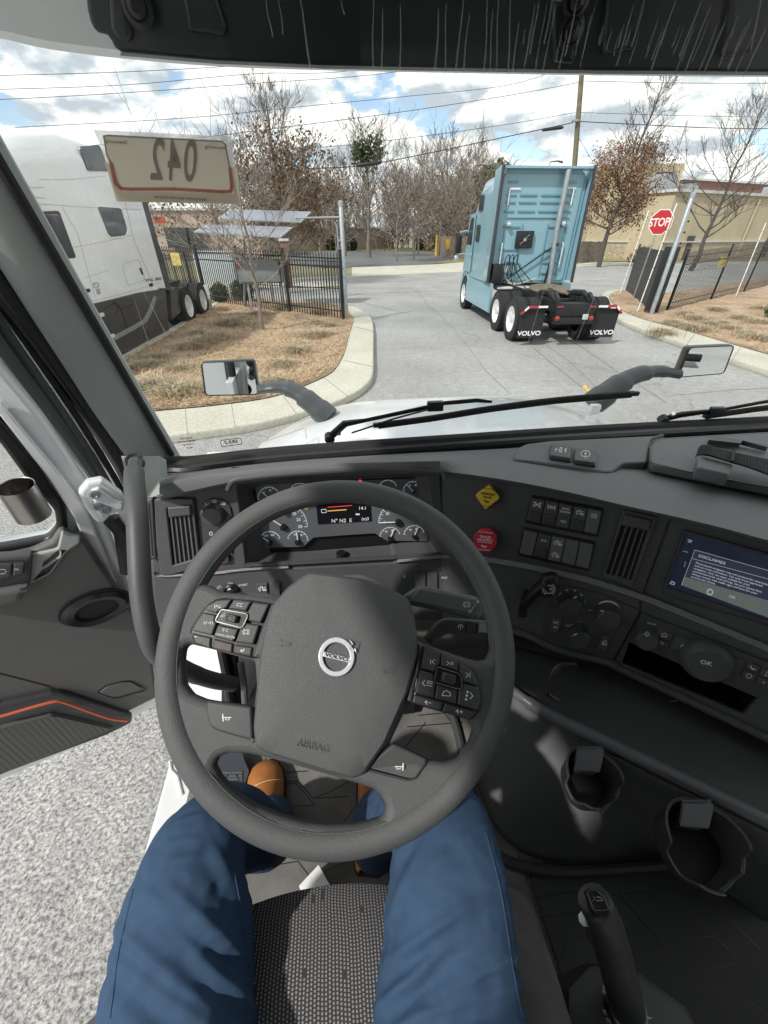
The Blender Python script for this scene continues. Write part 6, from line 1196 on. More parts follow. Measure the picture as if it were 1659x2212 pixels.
wb(Z2,[(657,1487),(803,1508),(790,1588),(642,1560)],ST([[(-2,-2),(-2,3)],[(0,3),(3,-3)],[(-4,3),(-4,-1)]],1.4),lift=.007)
wb(Z8,[(450,310),(705,415),(700,610),(650,625),(610,735),(390,665)],ST([[(-5,-5),(-5,5)],[(4,-5),(-2,0),(4,5)]]))
wb(Z8,[(722,425),(995,550),(1000,725),(715,630)],ST([[(-6,-4),(-1,0),(-6,4)],[(3,-3),(3,4)],[(7,-3),(7,4)]]))
wb(Z8,[(1012,565),(1160,640),(1250,760),(1300,870),(1320,955),(1075,885),(1060,790),(1010,735)],ST([[(-4,-5),(2,0),(-4,5)],[(5,-5),(5,5)]]))
wb(Z8,[(380,690),(600,750),(595,870),(640,910),(600,1150),(285,1070)],ST([[(-8,-6),(-14,0),(-8,6)],[(-3,-5),(9,-2)],[(-4,-1),(8,2)],[(-5,4),(7,7)]],1.3))
wb(Z8,[(650,920),(985,1015),(968,1250),(612,1155)],ST([[(-9,3),(-7,-4),(0,-8),(8,-3),(9,4)]],1.5,True))
wb(Z8,[(1085,905),(1330,975),(1350,1250),(1320,1360),(980,1255),(1000,1020),(1055,1000)],lambda B,c,l:(stroke(B,SP_,[(c[0]+4,c[1]-7),(c[0]+10,c[1]+1),(c[0]+3,c[1]+7)],1.5,WHT,l),[plate(B,SP_,[circ(c[0]-2-k*1.5,c[1]-8+k*8,2.6,10)],.0004,WHT,l,0) for k in range(3)]))
wb(Z8,[(280,1085),(765,1215),(715,1360),(240,1225)],ST([[(-6,0),(-2,-4),(-2,4)],[(3,0),(7,1)]],1.6),lift=.007)
wb(Z8,[(780,1225),(1310,1370),(1200,1505),(728,1372)],ST([[(-6,0),(-2,-4),(-2,4)],[(3,0),(8,1)],[(5.5,-2),(5.5,3)]],1.6),lift=.007)
for z,fr,th_ in ((Z2,[(545,1200),(755,1238),(765,1258),(722,1348),(700,1352),(500,1302),(498,1282)],[(600,1238),(690,1258),(672,1318),(582,1296)]),(Z8,[(650,628),(1000,745),(1055,800),(1065,900),(1055,1000),(990,1005),(620,900),(597,860)],[(740,722),(945,780),(935,890),(905,930),(710,868)])):
    B=Part('thumbwheel_frame'); o=z(fr); c=Vector((sum(p[0] for p in o)/len(o),sum(p[1] for p in o)/len(o))); plate(B,SP_,[rnd(o,5)],.006,BLK,.011,.001); stroke(B,SP_,rnd([tuple(c+(Vector(p)-c)*.97) for p in o],5,4),2.0,SIL,.0125,.002,closed=True); f_=B.build(sw)
    B=Part('thumbwheel'); t_=z(th_); ct=Vector((sum(p[0] for p in t_)/len(t_),sum(p[1] for p in t_)/len(t_))); dome(B,Pl(SP_.o+SP_.n*.011,SP_.n),rnd(t_,4),[(1,0),(1,.005),(.8,.008),(.6,.008),(.55,.0065)],BUT); B.build(sw)
B=Part('print_marks'); text(B,SP_,*Z2([(563,1258)])[0],'SET',4.6,WHT,rot=8,lift=.0115); text(B,SP_,*Z2([(573,1235)])[0],'+',5,WHT,lift=.0115); text(B,SP_,*Z2([(553,1282)])[0],'-',6,WHT,lift=.0115); B.build(sw)
def hornpad(lp,c,m_):
    B=Part('horn_button'); plate(B,SP_,[rnd(lp,[3,3,6,8][:len(lp)] if len(lp)==4 else 6)],.012,BUT,.004,.003); stroke(B,SP_,[(c[0]-10*m_,c[1]-8),(c[0]-9*m_,c[1]+7)],2.2,WHT,.0046); stroke(B,SP_,[(c[0]-8*m_,c[1]-1),(c[0]+8*m_,c[1]-1)],1.8,WHT,.0046); stroke(B,SP_,[(c[0]-4*m_,c[1]-1),(c[0]-4*m_,c[1]+4),(c[0]+4*m_,c[1]+4),(c[0]+4*m_,c[1]-1)],1.2,WHT,.0046); B.build(sw)
hornpad(Z5([(1338,225),(1630,265),(1640,480),(1660,498),(1400,425),(1355,390),(1335,300)]),(491,1551),1)
hornpad([(850,1606),(922,1640),(921,1652),(898,1686),(880,1690),(795,1668),(780,1662)],(861,1657),-1)
# column, shroud, stalks
B=Part('steering_column'); ax=-Wh.n; tube(B,[wc-Wh.n*.01,wc-Wh.n*.05,wc-Wh.n*.12,wc-Wh.n*.5],[.075,.07,.06,.05],PLD,24); B.build(cab)
CO=Pl(wc-Wh.n*.055,Wh.n); B=Part('column_shroud'); dome(B,CO,[(640,1262),(700,1240),(780,1236),(832,1252),(852,1276),(875,1330),(880,1400),(600,1400),(600,1310)],[(1.04,-.10),(1.0,-.02),(.96,-.004),(.9,0)],PL); B.build(cab)
B=Part('stalk'); LP_=Pl(wc-Wh.n*.035,Wh.n); plate(B,LP_,[rnd(Z3([(570,1090),(680,1018),(760,1012),(1180,1100),(1235,1185),(1190,1285),(1110,1262),(625,1160)]),4)],.02,PLS,0,.006); plate(B,LP_,[rnd(Z3([(640,1110),(700,1030),(1160,1120),(1190,1155),(1130,1240),(640,1140)]),4)],.006,PLS,.003,.002)
for c in Z3([(1085,1165)]): stroke(B,LP_,circ(*c,4.5,12),1.2,WHT,.0036,closed=True); stroke(B,LP_,arc(*c,7,120,240),1.1,WHT,.0036); stroke(B,LP_,arc(*c,7,-60,60),1.1,WHT,.0036)
for s,c in (('O',(1110,1220)),('|',(1130,1195)),('-',(1148,1178)),('-',(1160,1160)),('A',(1175,1142))): c=Z3([c])[0]; text(B,LP_,*c,s,6,WHT,rot=20,lift=.0036)
B.build(cab,'upper right stalk with brake symbol')
LQ=Pl(wc-Wh.n*.06,Wh.n); B=Part('stalk'); plate(B,LQ,[rnd(Z3([(740,1440),(800,1350),(860,1290),(930,1265),(1250,1290),(1330,1300),(1330,1400),(940,1400),(860,1440),(810,1500)]),6)],.022,PL,0,.007)
plate(B,LQ,[rnd(Z3([(1090,1302),(1170,1310),(1165,1398),(1082,1388)]),2)],.006,BLK,.004,.001)
for i in range(5): x=1098+i*14; stroke(B,LQ,Z3([(x,1312),(x-3,1385)]),1.2,PLS,.005,.001)
stroke(B,LQ,Z3([(1170,1312),(1165,1396)]),1.5,SIL,.0052,.001); plate(B,LQ,[rnd(Z3([(1185,1318),(1300,1325),(1300,1395),(1180,1390)]),2)],.006,GRY,.004,.001); c=Z3([(1035,1345)])[0]; stroke(B,LQ,arc(c[0],c[1],5,150,390,10),1.3,WHT,.0006); stroke(B,LQ,[(c[0]-5,c[1]-2),(c[0]+5,c[1]-2)],1.2,WHT,.0006); stroke(B,LQ,[(c[0],c[1]-2),(c[0],c[1]+6)],1.3,WHT,.0006); B.build(cab,'lower right wiper stalk')
B=Part('stalk'); plate(B,LP_,[rnd(Z2([(600,1075),(700,1062),(860,1060),(940,1078),(1020,1110),(1100,1200),(700,1200)]),4)],.02,PL,-.01,.006); B.build(cab,'left indicator stalk')

# passenger side of the dash, out to the right wall
B=Part('passenger_dash'); e0=[rows_[-1] for rows_ in DASHEND]; loft(B,[e0,[Vector((1.69,p.y if p.y>.9 else .55,p.z)) for p in e0]],PLS); B.build(cab)
# --- lower dash, cubby, grab bar, console, cup holders
B=Part('lower_panel')
rows=[[G(x,y,1.44) for x,y in [(1060,1475),(1110,1500),(1190,1560),(1300,1620),(1420,1685),(1560,1750),(1720,1830)]],[G(x,y,1.40) for x,y in [(1070,1500),(1105,1535),(1180,1590),(1290,1655),(1410,1715),(1550,1785),(1720,1870)]],
[G(x,y,1.30) for x,y in [(1045,1590),(1085,1640),(1150,1690),(1250,1725),(1370,1760),(1500,1810),(1700,1910)]],[G(x,y,1.17) for x,y in [(1035,1660),(1060,1740),(1105,1800),(1180,1835),(1300,1840),(1432,1830),(1660,1960)]],[G(x,y,1.125) for x,y in [(1030,1690),(1058,1765),(1100,1822),(1180,1858),(1300,1860),(1438,1848),(1660,1990)]]]
loft(B,[cat(r,5) for r in rows],PLS)
loft(B,[[p+Vector((0,0,.002)) for p in cat(rows[0],5)],[p+Vector((.03,.10,-.01)) for p in cat(rows[0],5)],[p+Vector((.06,.22,-.03)) for p in cat(rows[0],5)]],PLD)
lo=B.build(cab)
B=Part('retaining_clip')
for c in Z4([(88,1505),(195,1570),(303,1628)]): p=G(c[0],c[1],1.375); box(B,p,(.004,.012,.02),BLK)
B.build(lo)
B=Part('storage_cubby')
P=[(1100,1392),(1205,1420),(1320,1445),(1480,1515),(1636,1590),(1850,1700)]; t0=[(Bp if x<1325 else Cp).at(x,y,-.01) for x,y in P]; t1=[G(x,y,1.46) for x,y in [(1100,1470),(1190,1530),(1310,1600),(1450,1680),(1600,1750),(1800,1850)]]
dv=Vector((.08,.22,0)); loft(B,[t0,[p+dv for p in t0],[p+dv for p in t1],t1],PLD)
fr_=[Vector(p) for p in Z4([(265,1178),(560,1210)])]
B.build(cab)
B=Part('cubby_frame'); tube(B,cat([D(1245,1436,.72),D(1213,1438,.72),D(1196,1455,.715),D(1184,1495,.71),D(1205,1512,.71)],6),.005,BLK,10); B.build(cab)
B=Part('passenger_grab_bar'); BR=mat('grab_bar_grey',(.15,.155,.17),.35,bump=(600,.2,.0005)); tube(B,cat([G(1085,1455,1.50),G(1108,1490,1.47),G(1150,1522,1.46),G(1210,1556,1.45),G(1400,1648,1.45),G(1659,1775,1.45),G(1900,1895,1.45)],7),[.008,.011,.0145,.0145,.0145,.0145],BR,16); B.build(cab)
def cup(c,z,r_,px_):
    B=Part('cup_holder'); o=G(c[0],c[1],z); n=48; ax=Vector((-.12,-.20,1)).normalized(); u=(RT-ax*RT.dot(ax)).normalized(); v=ax.cross(u); top=[];bot=[];ti=[];bi=[]
    for i in range(n):
        a=2*math.pi*i/n; d=math.degrees(a)%360; h=.0
        for c0,w0,dp in ((205,26,.035),(295,28,.045),(335,18,.03)):
            q=abs((d-c0+180)%360-180)/w0
            if q<1: h=min(h,-dp*min(1,(1-q)*3))
        rr=r_*(1+.06*math.cos(3*a)); e=u*math.cos(a)+v*math.sin(a); top.append(o+e*rr+ax*h); bot.append(o+e*rr*.86-ax*.085); ti.append(o+e*(rr-.004)+ax*h); bi.append(o+e*(rr*.86-.004)-ax*.08)
    loft(B,[bot,top,ti,bi],PLD,closed=True); k=len(B.v); B.add(bot,[tuple(range(n))],BLK); 
    for L_ in (top,): tube(B,[p+ax*.0006 for p in L_]+[L_[0]+ax*.0006],.0013,PLS,4)
    b=B.build(cab); T=Part('spring_tab'); e=(v*.8+u*.1).normalized(); s=u; p=o+e*r_*.86
    rws=[[p-s*.026+ax*.012,p+s*.026+ax*.012],[p-s*.028-e*.012,p+s*.026-e*.012],[p-s*.03-e*.030-ax*.02,p+s*.02-e*.034-ax*.02],[p-s*.026-e*.028-ax*.05,p+s*.016-e*.034-ax*.06]]; loft(T,[cat(x_,3) for x_ in zip(*rws)] if 0 else rws,BUTL); loft(T,[[q-ax*.002+e*.006 for q in r__] for r__ in rws],BUTL); T.build(b); return b
BUTL=mat('spring_tab_grey',(.20,.205,.22),.5,bump=(700,.4,.0006))
cup((1283,1678),1.46,.053,0); cup((1530,1822),1.46,.066,0)
# --- floor, mat, sill, pedals
FLM=mat('rubber_floor_mat',(.15,.146,.14),.55,bump=(60,.25,.002),var=(9,.35)); CARP=mat('speckled_carpet',(.22,.21,.20),.95,bump=(500,1,.002),var=(400,.7)); FLB=mat('dark_floor_mat',(.045,.046,.048),.6,var=(6,.3),bump=(80,.3,.002))
FP_=Pl((0,0,1.12),(0,0,1),Vector((0,1,0)))
def fl(name,P,th,m,lift=0,bev=.002,px=False): B=Part(name); plate(B,FP_,[P],th,m,lift,bev,px=px); return B.build(cab)
fl('floor_pan',[(-.47,-.75),(1.75,-.75),(1.75,.95),(-.47,.95)],.03,CARP,-.004)
B=Part('floor_mat'); plate(B,FP_,[rnd([(-.36,.10),(.36,.10),(.36,.72),(-.30,.80),(-.335,.55)],.03)],.008,FLM,.006,.003,px=False)
for P in (Z6([(510,95),(495,190)]),Z6([(550,182),(760,168)]),Z6([(560,238),(700,228),(790,330),(1000,318)]),Z6([(590,248),(690,242),(800,370),(590,380)]),Z6([(790,330),(870,300),(1060,200)]),Z6([(960,480),(1080,330),(1130,275)]),Z6([(1125,270),(1060,360)]),Z6([(580,720),(700,700),(760,780)]),Z6([(860,760),(1000,700)]),[(900,1500),(950,1490),(985,1570)],[(905,1545),(960,1540),(975,1560)],[(880,1570),(1000,1560)],[(870,1620),(920,1560)]): stroke(B,FP_,P,2.0,BLK,.0065,.0008)
B.build(cab)
B=Part('passenger_floor_mat'); plate(B,FP_,[rnd([(.37,-.6),(1.6,-.6),(1.6,.30),(.62,.28),(.37,.24)],.03)],.008,FLB,.005,.003,px=False)
for P in (Z7([(160,940),(560,870)]),Z7([(240,1035),(540,1005)]),Z7([(630,840),(650,770),(1010,735)]),Z7([(780,895),(1100,862),(1330,945),(1659,1260)]),Z7([(780,895),(1045,1205),(1110,1310),(780,1355)]),Z7([(1035,1175),(1340,1140),(1510,1300),(880,1380)]),Z7([(810,1118),(890,1110)]),Z7([(475,1155),(600,1140)]),Z7([(475,1155),(400,1370),(600,1345)]),Z7([(1000,1480),(1440,1430),(1659,1610)]),Z7([(1050,1545),(1450,1495)])): stroke(B,FP_,P,1.8,BLK,.0056,.0008)
B.build(cab)
B=Part('door_sill'); plate(B,Pl((0,0,1.115),(0,0,1),Vector((0,1,0))),[rnd([(-.53,-.55),(-.44,-.55),(-.43,.30),(-.40,.55),(-.42,.78),(-.55,.80)],.03)],.05,WPT,0,.012,px=False); plate(B,Pl((0,0,1.0),(0,0,1),Vector((0,1,0))),[[(-.535,-.55),(-.45,-.55),(-.45,.80),(-.555,.80)]],.25,WPT,.08,.02,px=False); 
for P in (Z5([(1100,620),(1110,680),(1150,720),(1180,840)]),): tube(B,[G(x,y,1.117) for x,y in P],.004,WPT,6)
B.build(cab)
B=Part('door_jamb'); prism(B,[D(392,1350,.97),D(480,1375,.97),D(480,1545,.95),D(388,1540,.95)],.03,WPT); prism(B,[D(480,1380,.96),D(560,1400,.96),D(560,1560,.94),D(478,1545,.94)],.03,BLK); B.build(cab)
B=Part('wiring_loom'); 
for P,r_,m in (((570,0),0,0),): pass
for (x0,y0,x1,y1,d,r_) in ((478,1400,500,1530,.86,.010),(500,1400,512,1530,.88,.012),(520,1430,530,1530,.84,.007)): tube(B,[D(x0,y0,d),D((x0+x1)/2+2,(y0+y1)/2,d),D(x1,y1,d+.03)],r_,BLK if r_>.008 else PLS,10)
B.build(cab)
B=Part('firewall'); loft(B,[[(-.40,.86,1.1),(1.75,.86,1.1)],[(-.40,.80,1.5),(1.75,.80,1.5)],[(-.40,.78,1.72),(1.75,.95,1.72)]],CARP,smooth=False); B.build(cab)
B=Part('foot_rest'); FRP=mat('foot_rest_rubber',(.05,.055,.07),.5); prism(B,[G(*p,1.17) for p in Z6([(150,60),(250,55),(370,60),(390,120),(412,170),(370,300),(330,300),(200,200)])],.05,FRP,(0,0,-1))
for i in range(9):
    for j in range(6):
        c=Z6([(262+i*13,180+j*19)])[0]
        if (j-2)*13>i*13+30: continue
        box(B,G(c[0],c[1],1.172),(.005,.005,.004),PLS)
lathe(B,G(*Z6([(312,225)])[0],1.171),(0,0,1),[(.018,0),(.016,.003),(.013,.003),(.012,0.001),(.001,.001)],FRP,20,sy=1.3); B.build(cab)
B=Part('accelerator_pedal'); prism(B,[(.10,.62,1.16),(.17,.62,1.16),(.17,.74,1.36),(.10,.74,1.36)],.015,BLK); B.build(cab)
B=Part('brake_pedal'); prism(B,[(-.06,.60,1.24),(.03,.60,1.24),(.03,.66,1.34),(-.06,.66,1.34)],.015,BLK); tube(B,[(-.015,.64,1.30),(-.015,.74,1.5),(-.015,.76,1.7)],.012,BLK,8); B.build(cab)
B=Part('floor_edge_trim'); tube(B,cat([G(x,y,1.135) for x,y in [(960,1500),(985,1570),(1000,1640),(1010,1700),(1030,1770),(1080,1850),(1180,1880),(1300,1880),(1440,1870)]],5),.012,PLD,8); B.build(cab)
# --- seat and gear selector
FAB=bpy.data.materials.new('woven_seat_fabric'); FAB.use_nodes=True; t=FAB.node_tree; b_=t.nodes['Principled BSDF']; b_.inputs['Roughness'].default_value=.95; b_.inputs['Sheen Weight'].default_value=.15
tcn=t.nodes.new('ShaderNodeTexCoord'); sx2=t.nodes.new('ShaderNodeSeparateXYZ'); t.links.new(tcn.outputs['Object'],sx2.inputs[0])
wob=t.nodes.new('ShaderNodeTexNoise'); wob.inputs['Scale'].default_value=6; t.links.new(tcn.outputs['Object'],wob.inputs[0])
xx=mth(t,'ADD',sx2.outputs[0],mth(t,'MULTIPLY',wob.outputs[0],.010))
s1_=mth(t,'SINE',mth(t,'MULTIPLY',xx,2*math.pi/.0045)); cell=mth(t,'FLOOR',mth(t,'DIVIDE',xx,.0045))
hsh=mth(t,'FRACT',mth(t,'MULTIPLY',mth(t,'SINE',mth(t,'MULTIPLY',cell,12.9898)),43758.5))
nz=t.nodes.new('ShaderNodeTexNoise'); nz.inputs['Scale'].default_value=1; nz.inputs['Detail'].default_value=1; cmb=t.nodes.new('ShaderNodeCombineXYZ'); t.links.new(mth(t,'MULTIPLY',cell,3.7),cmb.inputs[0]); t.links.new(mth(t,'MULTIPLY',sx2.outputs[1],28.0),cmb.inputs[1]); t.links.new(cmb.outputs[0],nz.inputs[0])
dsh=mth(t,'SINE',mth(t,'ADD',mth(t,'MULTIPLY',sx2.outputs[1],2*math.pi/.0036),mth(t,'MULTIPLY',hsh,6.28)))
v_=mth(t,'MULTIPLY',mth(t,'GREATER_THAN',s1_,.15),mth(t,'GREATER_THAN',dsh,-.35)); v_=mth(t,'MULTIPLY',v_,mth(t,'GREATER_THAN',nz.outputs[0],.31)); 
t.links.new(ramp(t,v_,[(0,(.045,.042,.044)),(1,(.30,.29,.285))]),b_.inputs['Base Color'])
SGY=mat('seat_bolster_fabric',(.10,.098,.095),.9,bump=(900,.7,.001),var=(30,.2))
def seatrows(x0,x1,m,name,y1,z0,side=0):
    B=Part(name); rows=[]
    for i in range(15):
        x=x0+(x1-x0)*i/14; e=abs(i/7-1); dz=-.028*e**3
        sec=[(y1-.10,1.40),(y1-.02,1.43),(y1+.002,1.50),(y1-.008,1.545),(y1-.035,1.566),(y1-.10,1.575),(y1-.2,1.568),(y1-.35,1.56),(y1-.60,1.57),(y1-.62,1.4)]
        rows.append([Vector((x,yy-(.02*e**2),z+z0+dz)) for yy,z in sec])
    loft(B,rows,m,caps=False); loft(B,[rows[0],[p-Vector((0,0,.12)) for p in rows[0]]],m); loft(B,[rows[-1],[p-Vector((0,0,.12)) for p in rows[-1]]],m); return B
st=seatrows(-.235,.075,FAB,'seat_cushion',.178,.03).build(cab)
B=seatrows(.07,.235,SGY,'seat_bolster',.16,.005); B.build(cab); B=seatrows(-.38,-.23,SGY,'seat_bolster',.11,.0); B.build(cab)
B=Part('seat_back'); box(B,(-.07,-.62,1.95),(.55,.14,.85),SGY,(-.15,0,0),.05); B.build(cab)
B=Part('seat_base'); box(B,(-.07,-.15,1.27),(.42,.42,.28),PLD,None,.03); B.build(cab)
B=Part('selector_console'); dome(B,Pl((0,0,1.36),(0,0,1),Vector((0,1,0))),[(.25,-.25),(.27,-.01),(.30,.05),(.35,.07),(.42,.06),(.48,.01),(.52,-.25)],[(1.02,-.22),(1.0,-.02),(.95,.0),(.86,.006)],PLD,px=False)
GP2=Pl((0,0,1.368),(0,0,1),Vector((0,1,0))); 
for s,c in (('R',(698,1593)),('N',(718,1640))): c=Z7([c])[0]; text(B,GP2,*c,s,9,WHT,rot=12,lift=.002)
stroke(B,GP2,Z7([(760,1648),(975,1625)]),4,SIL,.003,.002); B.build(cab)
B=Part('gear_selector'); base_=G(*Z7([(830,1560)])[0],1.375); tube(B,cat([G(*Z7([(830,1575)])[0],1.36),G(*Z7([(800,1440)])[0],1.41),G(*Z7([(755,1270)])[0],1.47),G(*Z7([(715,1110)])[0],1.525),G(*Z7([(665,990)])[0],1.56),G(*Z7([(625,915)])[0],1.575)],7),[.026,.0255,.025,.024,.0235,.021],PL,22)
tube(B,[G(*Z7([(632,1180)])[0],1.47),G(*Z7([(580,1040)])[0],1.535)],[.007,.009],SIL,8); 
lathe(B,base_-Vector((0,0,.012)),(0,0,1),[(.034,0),(.034,.006),(.028,.012)],SIL,24); gs=B.build(cab)
B=Part('thumb_button'); kc=Z7([(655,930)])[0]; KP=Pl(G(kc[0],kc[1],1.597),(-.1,-.25,1),Vector((0,1,0))); plate(B,KP,[rnd(Z7([(585,880),(610,862),(650,865),(700,900),(728,960),(735,1010),(720,1035),(650,1035),(615,985)]),4)],.012,BLK,.0,.003); stroke(B,KP,rnd(Z7([(590,885),(612,868),(648,872),(692,912),(722,985),(640,992)]),5,4),1.3,SIL,.001,.001,closed=True); stroke(B,KP,Z7([(625,905),(640,920),(625,935)]),1.5,SIL,.001,.0005); stroke(B,KP,Z7([(650,910),(675,915),(685,930),(648,932)]),3,SIL,.001,.0005); B.build(gs)
# --- things lying on the floor
p=[G(*q,z) for q,z in zip(Z6([(820,722),(705,845),(720,890),(900,890),(893,850)]),(1.20,1.14,1.13,1.13,1.15))]; B=Part('paper_sheet'); prism(B,p,.001,mat('white_paper',(.75,.75,.74),.7),(0,0,-1))
prism(B,[q-Vector((0,0,.004)) for q in (G(*Z6([(862,800)])[0],1.16),G(*Z6([(935,860)])[0],1.13),G(*Z6([(930,895)])[0],1.13),G(*Z6([(895,870)])[0],1.14))],.001,mat('printed_blue',(.03,.25,.5),.5),(0,0,-1)); tag(B.build(),'white sheet of paper with a blue corner on the floor before the seat','paper')
B=Part('rag'); q=[G(x,y,1.2) for x,y in Z7([(1450,108),(1475,118),(1500,122),(1525,112),(1530,135),(1505,158),(1485,148),(1475,132)])]; prism(B,q,.02,mat('blue_rag',(.03,.09,.25),.9),(0,0,-1)); tag(B.build(),'crumpled blue rag in the dark passenger footwell','rag')
B=Part('lashing_strap'); tube(B,[G(1632,1893,1.16),G(1659,1872,1.17),G(1720,1830,1.18)],.009,OR,8,flat=.5); tag(B.build(),'orange strap end at the right edge beside the far cup holder','strap')

# --- bonnet, hood mirrors, wipers (outside the glass)
B=Part('bonnet')
ys=[1.26,1.45,1.7,1.95,2.2,2.45,2.7,2.95,3.1,3.15]; zc=[1.735,1.715,1.68,1.64,1.575,1.49,1.37,1.18,.95,.6]; wl=[.98,.98,.97,.95,.92,.88,.82,.76,.7,.68]; rows=[]
for y,z,w_ in zip(ys,zc,wl):
    r_=[]
    for i in range(25):
        s=-1+2*i/24; x=.55+s*w_; a=abs(s); dz=-.02*a**2-.16*max(0,(a-.40)/.60)**2
        r_.append(Vector((x,y,z+dz)))
    r_=[r_[0]+Vector((-.05,0,-.12)),*r_,r_[-1]+Vector((.05,0,-.12))]; r_=[r_[0]+Vector((-.03,0,-.5))]+r_+[r_[-1]+Vector((.03,0,-.5))]; rows.append(r_)
loft(B,rows,WPT); bo=B.build(cab)
B=Part('bonnet_seam'); 
for P in ([D(553,957,1.85),D(655,920,1.85)],): pass
HPp=Pl((.5,1.6,1.716),(0,.07,1),Vector((0,1,0)))
stroke(B,HPp,[(660,925),(662,948)],2,GAP,.004,.0005); stroke(B,HPp,[(560,958),(655,925)],2,GAP,.002,.0005); B.build(bo)
B=Part('cowl_panel'); loft(B,[[(-.5,1.14,1.70),(1.66,1.14,1.70)],[(-.5,1.20,1.735),(1.66,1.20,1.735)],[(-.46,1.27,1.728),(1.60,1.27,1.728)]],BLK); loft(B,[[(-.47,1.19,1.742),(1.62,1.19,1.742)],[(-.45,1.30,1.735),(1.57,1.30,1.735)]],WPT); B.build(cab)
B=Part('body_side'); prism(B,[(-.64,.82,.9),(-.64,1.28,.9),(-.64,1.28,1.70),(-.64,.86,1.75)],.04,WPT,(1,0,0)); B.build(cab); B=Part('body_side'); prism(B,[(-.64,-.55,.9),(-.64,-2.2,.9),(-.64,-2.2,3.0),(-.64,-.55,2.9)],.06,WPT,(1,0,0)); B.build(cab); B=Part('body_side'); prism(B,[(-.64,-2.2,2.78),(-.64,1.0,2.78),(-.64,.8,3.1),(-.64,-2.2,3.1)],.04,WPT,(1,0,0)); B.build(cab)
B=Part('bonnet_latch'); p=G(1280,885,1.75); box(B,G(1284,884,1.665),(.05,.03,.05),WPT,None,.01); B.build(cab)
MIR=mat('mirror_glass',(.85,.87,.87),.02,1.0)
MD=mat('mirror_arm_plastic',(.055,.062,.066),.4,bump=(500,.2,.0005))
def hmirror(lbl,q,d,arm,ra,aim,fr=.012):
    mr=bpy.data.objects.new('bonnet_mirror',None); COL.objects.link(mr); c=sum((D(*p,d) for p in q),Vector())/4; mr.location=c; mr.parent=cab; mr.matrix_parent_inverse=wm(cab).inverted(); mr['label']=lbl
    pl=Pl(c,aim); B=Part('mirror_housing'); cc=Vector((sum(p[0] for p in q)/4,sum(p[1] for p in q)/4)); big=[tuple(cc+(Vector(p)-cc)*1.07) for p in q]
    plate(B,pl,[rnd(big,9)],.03,BLK,0,.008); dome(B,Pl(c-pl.n*.03,-pl.n),[( -Pl(c,aim).uv(*p)[0],Pl(c,aim).uv(*p)[1]) for p in rnd(big,9,3)],[(1,0),(1,.04),(.8,.10),(.4,.12)],MD,px=False) if 0 else None
    rws=[]; L2=[pl.at(*p,-.012) for p in rnd(big,9,3)]; ct=sum(L2,Vector())/len(L2)
    for s,h in ((1,0),(1.03,.03),(.95,.07),(.7,.10),(.3,.115),(.02,.118)): rws.append([ct+(p-ct)*s-pl.n*h for p in L2])
    loft(B,rws,MD,closed=True); B.build(mr)
    B=Part('mirror_glass'); plate(B,pl,[rnd(q,7)],.003,MIR,.002,0); B.build(mr)
    B=Part('mirror_arm'); P=cat([D(*a) for a in arm],6); tube(B,P,ra,MD,14,flat=.6); B.build(mr)
    return mr
aimL=(.03,-1,.085); hmirror('left bonnet mirror on a curved arm',[(437,785),(545,780),(556,851),(446,853)],1.86,[(556,842,1.88),(600,836,1.89),(640,846,1.90),(670,868,1.90),(712,903,1.92)],[.036,.044,.058,.070,.08],aimL)
hmirror('right bonnet mirror on a curved arm',[(1492,752),(1584,748),(1562,806),(1466,814)],1.90,[(1468,808,1.92),(1420,802,1.93),(1370,812,1.94),(1330,835,1.95),(1280,872,1.98)],[.036,.044,.058,.070,.08],(-.29,-1,.054))
GO=Pl(GL.o-GL.n*.03,GL.n)
def wiper(arm,blade,conn,lbl):
    wr=bpy.data.objects.new('wiper',None); COL.objects.link(wr); wr.location=GO.at(*arm[0]); wr.parent=cab; wr.matrix_parent_inverse=wm(cab).inverted(); wr['label']=lbl
    B=Part('wiper_arm'); P=[GO.at(*p) for p in arm]; tube(B,P,[.014,.014]+[.008]*(len(P)-3)+[.005],BLK,8,flat=.5,upv=GL.n); lathe(B,GO.at(*arm[0]),GL.n,[(.016,-.01),(.016,.012),(.010,.016),(.001,.017)],BLK,14); lathe(B,GO.at(arm[0][0]+20,arm[0][1]-14),GL.n,[(.006,0),(.006,.014),(.001,.015)],CHR,10); B.build(wr)
    B=Part('wiper_blade'); P=[GO.at(*p,.008) for p in blade]; tube(B,cat(P,5),.0065,RUB,8,flat=1.4); tube(B,[p-GL.ey*.012 for p in P],.004,BLK,6)
    for p in (P[0],P[-1]): box(B,p,(.035,.014,.014),BLK,None,.003)
    B.build(wr); B=Part('wiper_clip'); box(B,GO.at(*conn,.004),(.05,.02,.03),BLK,None,.005); B.build(wr)
wiper([(712,945),(745,915),(790,908),(940,876),(960,871),(1030,865),(1062,868)],[(818,918),(930,903),(1060,882),(1200,864),(1368,850)],(940,877),'wiper in front of the steering wheel')
wiper([(1432,906),(1470,896),(1560,885),(1640,870),(1900,828)],[(1530,898),(1640,882),(1760,868),(1900,850)],(1548,888),'wiper at the right edge')
B=Part('washer_tube'); tube(B,cat([GO.at(*p,.01) for p in [(760,935),(800,922),(850,905),(935,882)]],6),.003,BLK,6); B.build(cab)
